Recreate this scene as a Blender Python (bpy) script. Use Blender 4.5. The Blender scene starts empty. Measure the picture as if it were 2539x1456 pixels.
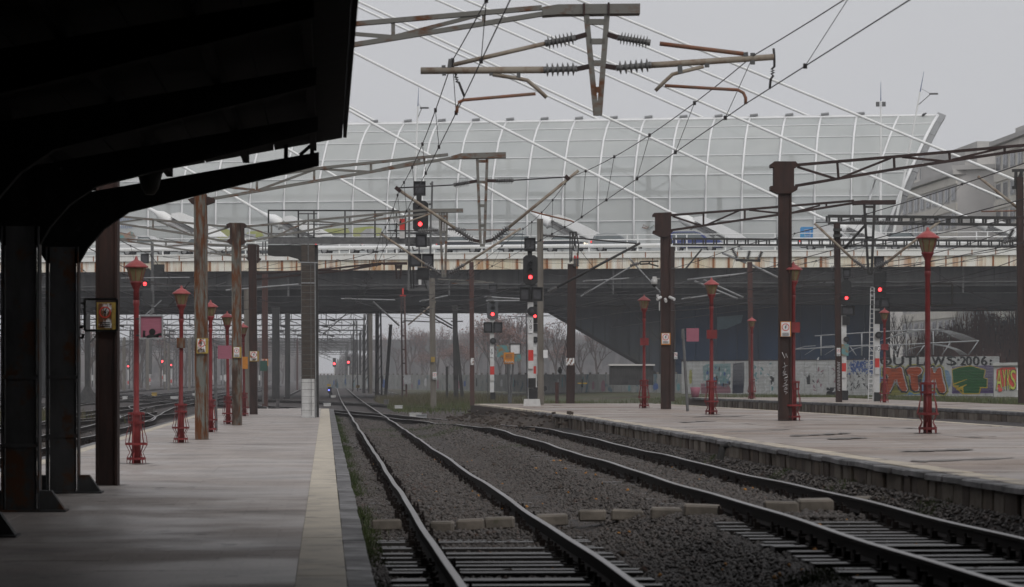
import bpy, bmesh, math, random
import numpy as np
from mathutils import Vector as V, Matrix

random.seed(7)
rng = np.random.default_rng(7)
SC = bpy.context.scene
COL = SC.collection

# ------------------------------------------------------------------ camera
EYE = 1.75                     # eye above the rails of the first track (z = 0)
FOC = 105.0                    # mm on a 36 mm sensor
PW, PH = 2539.0, 1456.0        # measuring grid used for the photograph
CX, HZ = PW / 2, 935.0         # picture centre and horizon row on that grid
FP = FOC / 36.0 * PW
TH = math.atan((CX - 808.0) / FP)          # the tracks run along +Y; the camera looks a little to the right of them
R_ = V((math.cos(TH), -math.sin(TH), 0)); F_ = V((math.sin(TH), math.cos(TH), 0)); Z_ = V((0, 0, 1))
CAM = V((0, 0, EYE))
cd = bpy.data.cameras.new('camera'); cam = bpy.data.objects.new('camera', cd); COL.objects.link(cam)
cd.lens = FOC; cd.sensor_width = 36.0; cd.clip_start = 0.1; cd.clip_end = 12000
cd.shift_y = (HZ - PH / 2) / PW
cam.location = CAM; cam.rotation_euler = (math.pi / 2, 0, -TH)
cd.dof.use_dof = True; cd.dof.focus_distance = 110.0; cd.dof.aperture_fstop = 4.5
SC.camera = cam

# ------------------------------------------------------------------ sky, sun, exposure
SUN_EL, SUN_AZ = math.radians(42), math.radians(158)     # overcast: a broad soft sun high behind the camera
w = bpy.data.worlds.new('World'); SC.world = w; w.use_nodes = True
nt = w.node_tree; nt.nodes.clear()
out = nt.nodes.new('ShaderNodeOutputWorld'); bg = nt.nodes.new('ShaderNodeBackground')
sky = nt.nodes.new('ShaderNodeTexSky'); sky.sky_type = 'NISHITA'; sky.sun_disc = False
sky.sun_elevation = SUN_EL; sky.sun_rotation = SUN_AZ; sky.air_density = 1.0; sky.dust_density = 6.0
hs = nt.nodes.new('ShaderNodeHueSaturation'); hs.inputs['Saturation'].default_value = 0.06
mix = nt.nodes.new('ShaderNodeMix'); mix.data_type = 'RGBA'; mix.inputs['Factor'].default_value = 0.90
mix.inputs['B'].default_value = (6.15, 6.22, 6.50, 1)      # even overcast layer
nt.links.new(sky.outputs[0], hs.inputs['Color']); nt.links.new(hs.outputs[0], mix.inputs['A'])
tc = nt.nodes.new('ShaderNodeTexCoord'); cn_ = nt.nodes.new('ShaderNodeTexNoise'); cn_.inputs['Scale'].default_value = 2.2; cn_.inputs['Detail'].default_value = 5
cm_ = nt.nodes.new('ShaderNodeMapRange'); cm_.inputs['From Min'].default_value = .3; cm_.inputs['From Max'].default_value = .7; cm_.inputs['To Min'].default_value = .94; cm_.inputs['To Max'].default_value = 1.04
cl_ = nt.nodes.new('ShaderNodeMix'); cl_.data_type = 'RGBA'; cl_.blend_type = 'MULTIPLY'; cl_.inputs['Factor'].default_value = 1
nt.links.new(tc.outputs['Generated'], cn_.inputs['Vector']); nt.links.new(cn_.outputs['Fac'], cm_.inputs['Value']); nt.links.new(mix.outputs['Result'], cl_.inputs['A']); nt.links.new(cm_.outputs[0], cl_.inputs['B'])
nt.links.new(cl_.outputs['Result'], bg.inputs['Color']); bg.inputs['Strength'].default_value = 0.10
nt.links.new(bg.outputs[0], out.inputs[0])
sl = bpy.data.lights.new('sun', 'SUN'); sl.energy = 1.2; sl.angle = math.radians(35); sl.color = (1.0, 0.98, 0.95)
so = bpy.data.objects.new('sun', sl); COL.objects.link(so)
sdir = V((math.sin(SUN_AZ) * math.cos(SUN_EL), math.cos(SUN_AZ) * math.cos(SUN_EL), math.sin(SUN_EL)))
so.rotation_euler = (-sdir).to_track_quat('-Z', 'Y').to_euler(); so.location = sdir * 60
SC.view_settings.view_transform = 'Standard'; SC.view_settings.look = 'None'
SC.view_settings.exposure = 0.0; SC.view_settings.gamma = 1.0
SC.cycles.use_denoising = True; SC.cycles.max_bounces = 6; SC.cycles.diffuse_bounces = 3
SC.cycles.glossy_bounces = 3; SC.cycles.transmission_bounces = 4; SC.cycles.transparent_max_bounces = 12
SC.cycles.volume_bounces = 0

# ------------------------------------------------------------------ helpers
def P(x, y, d):
    """a point seen at (x, y) on the measuring grid, d metres in front of the camera"""
    return CAM + F_ * d + R_ * ((x - CX) * d / FP) + Z_ * ((HZ - y) * d / FP)
def PZ(x, y, z):
    return P(x, y, FP * (EYE - z) / (y - HZ))
def hit(x, y, p0, n):
    r = F_ + R_ * ((x - CX) / FP) + Z_ * ((HZ - y) / FP)
    return CAM + r * ((p0 - CAM).dot(n) / r.dot(n))
def crop(x0, y0, s):
    return lambda x, y: ((x0 + x / s) * PW / 2560.0, (y0 + y / s) * PW / 2560.0)
def smooth(a, b, x):
    t = max(0.0, min(1.0, (x - a) / (b - a))); return t * t * (3 - 2 * t)

class MB:
    def __init__(s): s.v = []; s.f = []; s.m = []; s.s = []; s.mi = 0
    def face(s, idx, sm=False): s.f.append(idx); s.m.append(s.mi); s.s.append(sm)
    def quadbox(s, c, ex, ey, ez, sx, sy, sz):
        b = len(s.v); c = V(c)
        for k in (-.5, .5):
            for j in (-.5, .5):
                for i in (-.5, .5):
                    s.v.append(c + ex * (sx * i) + ey * (sy * j) + ez * (sz * k))
        for q in ((0, 2, 3, 1), (4, 5, 7, 6), (0, 1, 5, 4), (2, 6, 7, 3), (0, 4, 6, 2), (1, 3, 7, 5)):
            s.face([b + i for i in q])
        return s
    def box(s, c, size, ex=V((1, 0, 0)), ey=V((0, 1, 0)), ez=Z_):
        return s.quadbox(c, ex, ey, ez, *size)
    def bar(s, p0, p1, w, h, up=Z_):
        p0 = V(p0); p1 = V(p1); d = p1 - p0; L = d.length
        if L < 1e-6: return s
        d /= L; ex = d.cross(up)
        if ex.length < 1e-3: ex = d.cross(V((0, 1, 0)))
        ex.normalize(); ez = ex.cross(d)
        return s.quadbox((p0 + p1) / 2, ex, d, ez, w, L, h)
    def tube(s, p0, p1, r0, r1=None, n=8, cap=True):
        p0 = V(p0); p1 = V(p1); r1 = r0 if r1 is None else r1
        d = (p1 - p0)
        if d.length < 1e-6: return s
        d.normalize(); u = d.cross(Z_ if abs(d.z) < .95 else V((1, 0, 0))); u.normalize(); w_ = u.cross(d)
        b = len(s.v)
        for p, r in ((p0, r0), (p1, r1)):
            for i in range(n):
                a = 2 * math.pi * i / n; s.v.append(p + u * (r * math.cos(a)) + w_ * (r * math.sin(a)))
        for i in range(n):
            j = (i + 1) % n; s.face([b + j, b + i, b + n + i, b + n + j], True)
        if cap:
            c = len(s.v); s.v += s.v[b:b + 2 * n]
            s.face([c + i for i in range(n)]); s.face([c + n + i for i in reversed(range(n))])
        return s
    def path(s, pts, r, n=5):
        pts = [V(p) for p in pts]; b = len(s.v)
        for k, p in enumerate(pts):
            d = (pts[min(k + 1, len(pts) - 1)] - pts[max(k - 1, 0)]).normalized()
            u = d.cross(Z_ if abs(d.z) < .95 else V((1, 0, 0))); u.normalize(); w_ = u.cross(d)
            for i in range(n):
                a = 2 * math.pi * i / n; s.v.append(p + u * (r * math.cos(a)) + w_ * (r * math.sin(a)))
        for k in range(len(pts) - 1):
            for i in range(n):
                j = (i + 1) % n; s.face([b + k * n + j, b + k * n + i, b + (k + 1) * n + i, b + (k + 1) * n + j], True)
        s.face([b + i for i in range(n)]); e = b + (len(pts) - 1) * n; s.face([e + i for i in reversed(range(n))])
        return s
    def lathe(s, c, prof, n=16, sm=True, axis=Z_):
        c = V(c); b = len(s.v); ax = axis.normalized()
        u = ax.cross(V((0, 1, 0)) if abs(ax.y) < .9 else V((1, 0, 0))).normalized(); w_ = ax.cross(u)
        for r, z in prof:
            for i in range(n):
                a = 2 * math.pi * i / n; s.v.append(c + ax * z + u * (r * math.cos(a)) + w_ * (r * math.sin(a)))
        for k in range(len(prof) - 1):
            for i in range(n):
                j = (i + 1) % n; s.face([b + k * n + i, b + k * n + j, b + (k + 1) * n + j, b + (k + 1) * n + i], sm)
        s.face([b + i for i in reversed(range(n))]); e = b + (len(prof) - 1) * n; s.face([e + i for i in range(n)])
        return s
    def prism(s, pts, depth):
        """polygon of 3-D points pushed along the vector depth"""
        pts = [V(p) for p in pts]; n = len(pts); b = len(s.v); depth = V(depth)
        s.v += pts + [p + depth for p in pts]
        s.face([b + i for i in range(n)]); s.face([b + n + i for i in reversed(range(n))])
        for i in range(n):
            j = (i + 1) % n; s.face([b + i, b + n + i, b + n + j, b + j])
        return s
    # shapes laid out facing the camera at a given distance, with real thickness
    def rect(s, x0, y0, x1, y1, d, th):
        p = [P(x0, y0, d), P(x1, y0, d), P(x1, y1, d), P(x0, y1, d)]; return s.prism(p, F_ * th)
    def poly(s, pts, d, th): return s.prism([P(x, y, d) for x, y in pts], F_ * th)
    def pbar(s, a, b, d, w_, h, d2=None): return s.bar(P(a[0], a[1], d), P(b[0], b[1], d if d2 is None else d2), w_, h)
    def ptube(s, a, b, d, r, n=8, d2=None): return s.tube(P(a[0], a[1], d), P(b[0], b[1], d if d2 is None else d2), r, None, n)
    def insul(s, p0, p1, r, k=7):
        """ribbed insulator between two points"""
        p0 = V(p0); p1 = V(p1); L = (p1 - p0).length; prof = [(r * .5, 0)]
        for i in range(k):
            z = L * (.12 + .76 * i / (k - 1)); st = L * .76 / (k - 1)
            prof += [(r * .42, z - st * .3), (r, z - st * .06), (r, z + st * .06), (r * .42, z + st * .2)]
        prof += [(r * .55, L * .93), (r * .5, L)]
        return s.lathe(p0, prof, 10, True, p1 - p0)
    def mesh(s, mats, origin=V((0, 0, 0)), name='mesh'):
        me = bpy.data.meshes.new(name)
        me.from_pydata([tuple(v - origin) for v in s.v], [], s.f)
        for m in (mats if isinstance(mats, (list, tuple)) else [mats]): me.materials.append(m)
        if any(s.m): me.polygons.foreach_set('material_index', s.m)
        if any(s.s): me.polygons.foreach_set('use_smooth', s.s)
        me.update(); return me
    def build(s, name, mats, parent=None):
        o0 = world_loc(parent); me = s.mesh(mats, o0, name)
        return link(name, me, parent)

def world_loc(o):
    p = V((0, 0, 0))
    while o is not None: p += V(o.location); o = o.parent
    return p
def link(name, me, parent=None, loc=None):
    o = bpy.data.objects.new(name, me); COL.objects.link(o); o.parent = parent
    if loc is not None: o.location = loc
    return o
def tag(o, label=None, cat=None, group=None, kind=None):
    if label: o['label'] = label
    if cat: o['category'] = cat
    if group: o['group'] = group
    if kind: o['kind'] = kind
    return o
def thing(name, label, cat, loc=(0, 0, 0), group=None):
    o = bpy.data.objects.new(name, None); COL.objects.link(o); o.location = loc; o.empty_display_size = .2
    return tag(o, label, cat, group)
def copy_tree(o, parent=None):
    c = o.copy(); COL.objects.link(c); c.parent = parent
    for ch in o.children: copy_tree(ch, c)
    return c
def struct(name, mb, mat): return tag(mb.build(name, mat), kind='structure')

# ------------------------------------------------------------------ materials
def lin(r, g, b):
    f = lambda c: ((c / 255.0 + .055) / 1.055) ** 2.4 if c > 10 else c / 255.0 / 12.92
    return (f(r), f(g), f(b), 1)
def g(v, t=(1, 1, 1)): return (v * t[0], v * t[1], v * t[2], 1)
def mat(name, c1, c2=None, scale=3.0, stretch=(1, 1, 1), lo=.35, hi=.65, rough=.7, spec=.3, metal=0.0,
        bump=0.0, bscale=20.0, c3=None, scale3=1.0, lo3=.55, hi3=.7, stretch3=(1, 1, 1), rvar=0.0, emis=None, estr=0):
    m = bpy.data.materials.new(name); m.use_nodes = True; t = m.node_tree; N = t.nodes; L = t.links
    b = N['Principled BSDF']; b.inputs['Base Color'].default_value = c1
    b.inputs['Roughness'].default_value = rough; b.inputs['Metallic'].default_value = metal
    b.inputs['Specular IOR Level'].default_value = spec
    geo = N.new('ShaderNodeNewGeometry')
    def noise(sc, st, det=5.0):
        mp = N.new('ShaderNodeMapping'); mp.inputs['Scale'].default_value = st
        n = N.new('ShaderNodeTexNoise'); n.inputs['Scale'].default_value = sc; n.inputs['Detail'].default_value = det
        n.inputs['Roughness'].default_value = .65
        L.new(geo.outputs['Position'], mp.inputs[0]); L.new(mp.outputs[0], n.inputs['Vector']); return n
    def ramp(n, a, b_):
        r = N.new('ShaderNodeMapRange'); r.inputs['From Min'].default_value = a; r.inputs['From Max'].default_value = b_
        L.new(n.outputs['Fac'], r.inputs['Value']); return r
    def mixc(fac, A, B):
        x = N.new('ShaderNodeMix'); x.data_type = 'RGBA'; L.new(fac.outputs[0], x.inputs['Factor'])
        for k, c in (('A', A), ('B', B)):
            if isinstance(c, tuple): x.inputs[k].default_value = c
            else: L.new(c, x.inputs[k])
        return x.outputs['Result']
    col = None
    if c2:
        r = ramp(noise(scale, stretch), lo, hi); col = mixc(r, c1, c2)
        if rvar:
            q = N.new('ShaderNodeMapRange'); q.inputs['To Min'].default_value = rough; q.inputs['To Max'].default_value = rough + rvar
            L.new(r.outputs[0], q.inputs['Value']); L.new(q.outputs[0], b.inputs['Roughness'])
    if c3: col = mixc(ramp(noise(scale3, stretch3), lo3, hi3), col if col else c1, c3)
    if col: L.new(col, b.inputs['Base Color'])
    if bump:
        bp = N.new('ShaderNodeBump'); bp.inputs['Strength'].default_value = bump; bp.inputs['Distance'].default_value = .02
        n = noise(bscale, (1, 1, 1), 6.0); L.new(n.outputs['Fac'], bp.inputs['Height']); L.new(bp.outputs[0], b.inputs['Normal'])
    if emis: b.inputs['Emission Color'].default_value = emis; b.inputs['Emission Strength'].default_value = estr
    return m

def brickish(name, c1, c2, mortar, sx, sy, ms=.012, rough=.8):
    m = mat(name, c1); t = m.node_tree; N = t.nodes; L = t.links; b = N['Principled BSDF']; b.inputs['Roughness'].default_value = rough
    g_ = N.new('ShaderNodeNewGeometry'); sp = N.new('ShaderNodeSeparateXYZ'); L.new(g_.outputs['Position'], sp.inputs[0])
    cb = N.new('ShaderNodeCombineXYZ'); ad = N.new('ShaderNodeMath'); L.new(sp.outputs[0], ad.inputs[0]); L.new(sp.outputs[1], ad.inputs[1])
    L.new(ad.outputs[0], cb.inputs[0]); L.new(sp.outputs[2], cb.inputs[1])
    br = N.new('ShaderNodeTexBrick'); br.inputs['Scale'].default_value = 1; br.inputs['Brick Width'].default_value = sx
    br.inputs['Row Height'].default_value = sy; br.inputs['Mortar Size'].default_value = ms
    br.inputs['Color1'].default_value = c1; br.inputs['Color2'].default_value = c2; br.inputs['Mortar'].default_value = mortar
    L.new(cb.outputs[0], br.inputs['Vector']); L.new(br.outputs['Color'], b.inputs['Base Color']); return m

RUSTC = (.13, .05, .02, 1); RUSTD = (.055, .026, .016, 1)
M = {}
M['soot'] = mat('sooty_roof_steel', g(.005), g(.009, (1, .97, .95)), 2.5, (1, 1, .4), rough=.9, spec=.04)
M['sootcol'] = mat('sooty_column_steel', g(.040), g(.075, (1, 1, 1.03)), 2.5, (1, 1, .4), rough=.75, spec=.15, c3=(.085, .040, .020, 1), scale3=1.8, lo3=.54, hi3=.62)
M['mast_rust'] = mat('rusty_grey_paint', (.135, .14, .125, 1), (.11, .038, .012, 1), 2.4, (3.5, 3.5, .6), .42, .56, rough=.8, bump=.3, bscale=30, c3=(.045, .026, .018, 1), scale3=.9, lo3=.50, hi3=.62, stretch3=(2, 2, .7))
M['mast_dark'] = mat('dark_rusty_steel', (.026, .017, .015, 1), (.050, .026, .021, 1), 3.0, (3, 3, .5), rough=.8, bump=.2, bscale=40)
M['mast_redbrown'] = mat('red_brown_mast_paint', (.085, .036, .030, 1), (.055, .034, .030, 1), 4.0, (3, 3, .6), rough=.75)
M['arm_rust'] = mat('weathered_arm_steel', (.16, .155, .14, 1), (.115, .048, .022, 1), 2.2, (1, 1, 2), .52, .66, rough=.75, bump=.15, bscale=40, c3=(.055, .04, .034, 1), scale3=5, lo3=.6, hi3=.75)
M['arm_dark'] = mat('dark_arm_steel', (.026, .018, .017, 1), (.048, .028, .025, 1), 3, rough=.8)
M['gantry'] = mat('black_gantry_steel', g(.022), g(.045, (1, .95, .9)), 3, rough=.7)
M['concrete_pole'] = mat('old_concrete_pole', (.105, .092, .078, 1), (.17, .155, .135, 1), 2.5, (3, 3, .4), rough=.9, bump=.3, bscale=25)
M['dark_pole'] = mat('tarred_pole', g(.018, (1, 1, 1.1)), g(.05, (1, .95, .9)), 3, (3, 3, .5), rough=.85)
M['lampred'] = mat('red_lamp_paint', (.20, .026, .026, 1), (.135, .019, .020, 1), 6, (1, 1, .5), rough=.45, spec=.35, c3=(.085, .022, .018, 1), scale3=9, lo3=.62, hi3=.74)
M['lamphat'] = mat('faded_red_lamp_hat', (.33, .065, .062, 1), (.26, .045, .045, 1), 10, rough=.4, spec=.45)
M['lampglass'] = mat('amber_lamp_glass', (.125, .10, .048, 1), (.17, .145, .08, 1), 8, rough=.15, spec=.5)
M['white'] = mat('white_paint', g(.52), g(.44, (1, .98, .94)), 4, rough=.5)
M['whitebase'] = mat('whitewashed_masonry', g(.52, (1, .99, .97)), g(.36, (1, .98, .95)), 5, (1, 1, .5), lo=.5, hi=.75, rough=.85, bump=.5, bscale=12)
M['red'] = mat('signal_red', (.55, .045, .035, 1), (.42, .04, .035, 1), 5, rough=.5)
M['black'] = mat('signal_black', g(.013), g(.024, (1, 1, 1.05)), 8, rough=.55)
M['blackface'] = mat('signal_box_glass', g(.035, (1, 1, 1.1)), g(.065, (1, 1, 1.08)), 4, rough=.35)
M['grey_signal'] = mat('grey_signal_paint', g(.055, (1, 1.05, 1.12)), g(.08, (1, 1.03, 1.08)), 4, rough=.6)
M['redlight'] = mat('red_signal_light', (.8, .02, .02, 1), emis=(1, .045, .05, 1), estr=5.0)
M['redfar'] = mat('far_red_signal_light', (.8, .02, .02, 1), emis=(1, .05, .06, 1), estr=7.0)
M['bluelight'] = mat('blue_signal_light', (.1, .1, .8, 1), emis=(.2, .25, 1, 1), estr=2.5)
M['porcelain'] = mat('grey_porcelain', g(.085, (1, .97, .95)), g(.15, (1, .98, .97)), 14, rough=.35, spec=.5)
M['wire'] = mat('dark_wire', g(.03, (1.1, .95, 1.0)), rough=.6)
M['tube'] = mat('galvanised_rusty_tube', (.27, .235, .19, 1), (.15, .085, .05, 1), 5, rough=.65, lo=.45, hi=.7)
M['tube_rust'] = mat('rusty_tube', (.23, .09, .05, 1), (.16, .11, .08, 1), 5, rough=.7)
M['galv'] = mat('galvanised_steel', g(.28, (1, 1.02, 1.05)), g(.20), 6, rough=.5)
M['galvdark'] = mat('dull_steel', g(.13), g(.08), 6, rough=.6)
M['pink'] = mat('faded_pink_board', (.30, .105, .145, 1), (.25, .09, .12, 1), 8, (.6, .6, 6), rough=.6)
M['ochre'] = mat('ochre_board', (.36, .255, .055, 1), (.26, .17, .05, 1), 9, rough=.7, c3=RUSTC, scale3=7, lo3=.62, hi3=.7)
M['orange'] = mat('orange_notice', (.50, .20, .035, 1), (.42, .17, .04, 1), 9, rough=.7)
M['signwhite'] = mat('enamel_white', g(.66), g(.55), 6, rough=.5)
M['signrusty'] = mat('rust_stained_enamel', g(.66), RUSTC, 9, (1, 1, .7), .46, .56, rough=.6)
M['signred'] = mat('enamel_red', (.52, .06, .04, 1), rough=.5)
M['ink'] = mat('black_ink', g(.012), rough=.6)
M['teal'] = mat('faded_teal_board', (.10, .22, .23, 1), (.24, .13, .05, 1), 4, lo=.45, hi=.6, rough=.7)
M['green_board'] = mat('dark_green_board', (.03, .07, .055, 1), rough=.7)
M['brick'] = brickish('dark_old_brick', (.082, .062, .048, 1), (.055, .043, .035, 1), (.05, .045, .04, 1), .26, .085)
M['paving'] = mat('wet_pink_paving', (.29, .235, .20, 1), (.235, .19, .165, 1), 1.0, (1, .5, 1), rough=.5, spec=.2, rvar=.2, bump=.1, bscale=50, c3=(.14, .12, .115, 1), scale3=.45, lo3=.56, hi3=.75, stretch3=(.5, 1.2, 1))
M['paving_left'] = mat('wet_tile_paving', (.36, .305, .272, 1), (.285, .245, .225, 1), 1.6, (.7, 1.0, 1), rough=.55, spec=.12, rvar=.2, bump=.1, bscale=45, c3=(.20, .178, .165, 1), scale3=.5, lo3=.50, hi3=.70, stretch3=(.7, .9, 1))
M['cream'] = mat('worn_cream_strip', (.50, .44, .35, 1), (.39, .345, .28, 1), 1.6, (1, .8, 1), rough=.6, c3=(.22, .195, .17, 1), scale3=2.0, lo3=.54, hi3=.68)
M['cream_r'] = mat('faded_cream_line', (.50, .43, .33, 1), (.36, .31, .25, 1), 1.8, (1, .6, 1), rough=.6, c3=(.20, .17, .15, 1), scale3=1.3, lo3=.52, hi3=.62)
M['kerb'] = mat('wet_grey_kerb', (.095, .087, .088, 1), (.045, .042, .042, 1), 1.4, rough=.4, spec=.45, rvar=.3, bump=.2, bscale=30)
M['stonewall'] = mat('mossy_platform_stone', (.135, .10, .072, 1), (.075, .06, .046, 1), 3.5, rough=.85, bump=.5, bscale=18, c3=(.06, .065, .03, 1), scale3=1.3, lo3=.58, hi3=.7)
M['stonewall2'] = mat('brown_platform_stone', (.060, .042, .033, 1), (.088, .066, .05, 1), 4.5, rough=.85, bump=.5, bscale=18)
M['stonewall3'] = mat('pale_platform_stone', (.185, .155, .125, 1), (.12, .098, .078, 1), 4, rough=.85, bump=.5, bscale=18)
M['coreearth'] = mat('dark_earth_core', (.045, .036, .03, 1), (.08, .06, .05, 1), 4, rough=.95, bump=.6, bscale=9)
M['railside'] = mat('rail_side_rust', (.022, .016, .014, 1), (.014, .011, .010, 1), 6, (1, .3, 1), rough=.8, spec=.08)
M['railtop'] = mat('rail_head_steel', (.26, .25, .25, 1), (.18, .165, .155, 1), 2, (1, .15, 1), rough=.34, metal=.85)
M['sleeper'] = mat('wet_concrete_sleeper', (.075, .068, .064, 1), (.034, .030, .028, 1), 1.6, rough=.45, spec=.4, bump=.3, bscale=25)
M['sleeper_old'] = mat('dark_timber_sleeper', (.05, .042, .036, 1), (.08, .068, .058, 1), 5, (4, 1, 1), rough=.8)
M['timber'] = mat('worn_grey_timber', (.22, .19, .16, 1), (.10, .088, .074, 1), 2.2, (1, 4, 1), rough=.75, bump=.4, bscale=22, c3=(.07, .07, .035, 1), scale3=2, lo3=.6, hi3=.72)
M['fascia'] = mat('white_fascia_rust_streaks', (.82, .81, .75, 1), (.72, .65, .48, 1), .45, (1, 1, .35), rough=.55, c3=(.44, .205, .065, 1), scale3=.8, lo3=.475, hi3=.68, stretch3=(1.5, 1.5, .10))
M['coping'] = mat('white_coping', (.84, .84, .81, 1), (.74, .73, .68, 1), .8, rough=.5, c3=(.33, .17, .07, 1), scale3=1.6, lo3=.64, hi3=.72, stretch3=(1.5, 1.5, .3))
M['ruststain'] = mat('rust_joint', (.33, .125, .033, 1), (.24, .085, .025, 1), 3, (1, 1, .4), rough=.8)
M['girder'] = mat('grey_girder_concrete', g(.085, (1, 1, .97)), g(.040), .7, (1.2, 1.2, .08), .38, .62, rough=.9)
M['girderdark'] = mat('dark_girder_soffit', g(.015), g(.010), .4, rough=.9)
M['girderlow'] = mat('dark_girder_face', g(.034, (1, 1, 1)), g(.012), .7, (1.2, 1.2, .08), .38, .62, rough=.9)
M['whitetube'] = mat('white_tube', g(.84), g(.76, (1, 1, .97)), .8, rough=.4)
M['hallrib'] = mat('white_hall_rib', g(.86), g(.78), 1, rough=.4)
M['halldark'] = mat('grey_inner_frame', g(.14), rough=.6)
M['bluewall'] = mat('blue_grey_wall', (.004, .024, .062, 1), (.004, .013, .030, 1), .5, (1, 1, .15), rough=.8)
M['ramp'] = mat('dark_ramp_concrete', g(.050, (.85, 1, 1.2)), g(.024, (.9, 1, 1.1)), .6, (1, 1, .15), .38, .62, rough=.9, c3=(.045, .042, .03, 1), scale3=.4)
M['corrugated'] = mat('pale_corrugated_sheet', g(.62, (1, 1, .98)), g(.48, (1, .99, .96)), 1.4, rough=.55, c3=(.22, .17, .13, 1), scale3=.9, lo3=.62, hi3=.75, stretch3=(1, 1, .5))
M['concwall'] = mat('stained_concrete_panel', (.40, .40, .38, 1), (.28, .28, .265, 1), .9, rough=.9, c3=(.12, .19, .22, 1), scale3=.35, lo3=.58, hi3=.64)
M['building'] = mat('beige_render', (.74, .70, .63, 1), (.66, .62, .56, 1), .4, rough=.9)
M['building2'] = mat('grey_render', (.66, .63, .60, 1), (.58, .555, .535, 1), .4, rough=.9)
M['roofdark'] = mat('dark_roof', (.46, .445, .43, 1), (.52, .50, .475, 1), .6, rough=.9)
M['pane'] = mat('window_pane', (.05, .06, .075, 1), (.085, .095, .11, 1), .8, rough=.15, spec=.5)
M['bark'] = mat('wet_bark', (.070, .055, .050, 1), (.095, .075, .068, 1), 6, rough=.9)
M['twig'] = mat('brown_twigs', (.105, .075, .07, 1), (.07, .052, .049, 1), .6, rough=.9)
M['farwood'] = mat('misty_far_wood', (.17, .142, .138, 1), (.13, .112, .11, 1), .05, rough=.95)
M['deadleaf'] = mat('dry_red_leaves', (.23, .115, .088, 1), (.16, .085, .068, 1), 1, rough=.9)
M['grass'] = mat('damp_grass', (.055, .075, .025, 1), (.085, .088, .036, 1), 1.2, rough=.85, c3=(.11, .088, .045, 1), scale3=.9, lo3=.55, hi3=.68)
M['moss'] = mat('dark_moss_grass', (.030, .050, .014, 1), (.055, .070, .020, 1), 2.5, rough=.85)
M['drygrass'] = mat('dry_weeds', (.095, .072, .045, 1), (.055, .060, .026, 1), 1.2, rough=.9)
M['gravel'] = mat('ballast_stones', (.024, .019, .016, 1), (.105, .089, .079, 1), 10, rough=.55, spec=.4, c3=(.070, .038, .027, 1), scale3=5, lo3=.58, hi3=.68)
M['rubble'] = mat('earth_and_rubble', (.042, .032, .026, 1), (.075, .058, .047, 1), 5, rough=.9, bump=.5, bscale=12, c3=(.10, .045, .03, 1), scale3=4, lo3=.66, hi3=.72)
M['leafyellow'] = mat('yellow_leaf', (.42, .20, .04, 1), (.30, .13, .03, 1), 9, rough=.7)
M['tyre'] = mat('tyre_rubber', g(.015), rough=.8)
M['alloy'] = mat('wheel_rim', g(.36), rough=.35, metal=.5)
M['carglass'] = mat('car_glass', (.10, .125, .13, 1), (.15, .175, .18, 1), .6, rough=.08, spec=.6)
M['taillight'] = mat('lit_tail_light', (.6, .02, .02, 1), emis=(1, .05, .05, 1), estr=1.0)
M['headlight'] = mat('lit_head_light', (.9, .8, .6, 1), emis=(1, .85, .6, 1), estr=1.6)
M['skywhite'] = mat('frosted_white_glass', g(.7), rough=.4)

def pave(name, base, dark, stain, wet, tile):
    """worn paving: tile tones, stains, damp patches of lower roughness, fine grit"""
    m = mat(name, base, dark, 1.1, (.8, .8, 1), .35, .65, rough=.6, spec=.10, bump=.12, bscale=55, c3=stain, scale3=.42, lo3=.52, hi3=.72); t = m.node_tree; N = t.nodes; L = t.links; b = N['Principled BSDF']
    src = b.inputs['Base Color'].links[0].from_socket; geo = N.new('ShaderNodeNewGeometry')
    br = N.new('ShaderNodeTexBrick'); br.inputs['Scale'].default_value = 1; br.inputs['Brick Width'].default_value = tile; br.inputs['Row Height'].default_value = tile; br.inputs['Mortar Size'].default_value = .012; br.inputs['Bias'].default_value = 0
    br.inputs['Color1'].default_value = g(1.0); br.inputs['Color2'].default_value = g(.86); br.inputs['Mortar'].default_value = g(.80)
    L.new(geo.outputs['Position'], br.inputs['Vector'])
    mu = N.new('ShaderNodeMix'); mu.data_type = 'RGBA'; mu.blend_type = 'MULTIPLY'; mu.inputs['Factor'].default_value = .75
    L.new(src, mu.inputs['A']); L.new(br.outputs['Color'], mu.inputs['B'])
    def nz(sc, det=6):
        n = N.new('ShaderNodeTexNoise'); n.inputs['Scale'].default_value = sc; n.inputs['Detail'].default_value = det; L.new(geo.outputs['Position'], n.inputs['Vector']); return n.outputs['Fac']
    def mr(sock, a, c, o0, o1):
        r = N.new('ShaderNodeMapRange'); r.inputs['From Min'].default_value = a; r.inputs['From Max'].default_value = c; r.inputs['To Min'].default_value = o0; r.inputs['To Max'].default_value = o1; L.new(sock, r.inputs['Value']); return r.outputs[0]
    gr = N.new('ShaderNodeMix'); gr.data_type = 'RGBA'; gr.blend_type = 'MULTIPLY'; gr.inputs['Factor'].default_value = 1
    L.new(mu.outputs['Result'], gr.inputs['A']); L.new(mr(nz(28, 3), .35, .65, .86, 1.08), gr.inputs['B'])
    sp = N.new('ShaderNodeMix'); sp.data_type = 'RGBA'; sp.inputs['B'].default_value = tuple(v * .35 for v in stain[:3]) + (1,)      # small dark spots and spills
    L.new(gr.outputs['Result'], sp.inputs['A']); L.new(mr(nz(2.6, 2), .68, .74, 0, .75), sp.inputs['Factor'])
    L.new(sp.outputs['Result'], b.inputs['Base Color']); L.new(mr(nz(.33, 5), .42, .62, wet, .72), b.inputs['Roughness']); return m
M['paving_left'] = pave('worn_wet_tile_paving', (.40, .355, .33, 1), (.31, .275, .255, 1), (.20, .18, .17, 1), .34, .5)
M['paving'] = pave('worn_slab_paving', (.33, .275, .24, 1), (.265, .22, .195, 1), (.150, .128, .116, 1), .30, .75)

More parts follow.
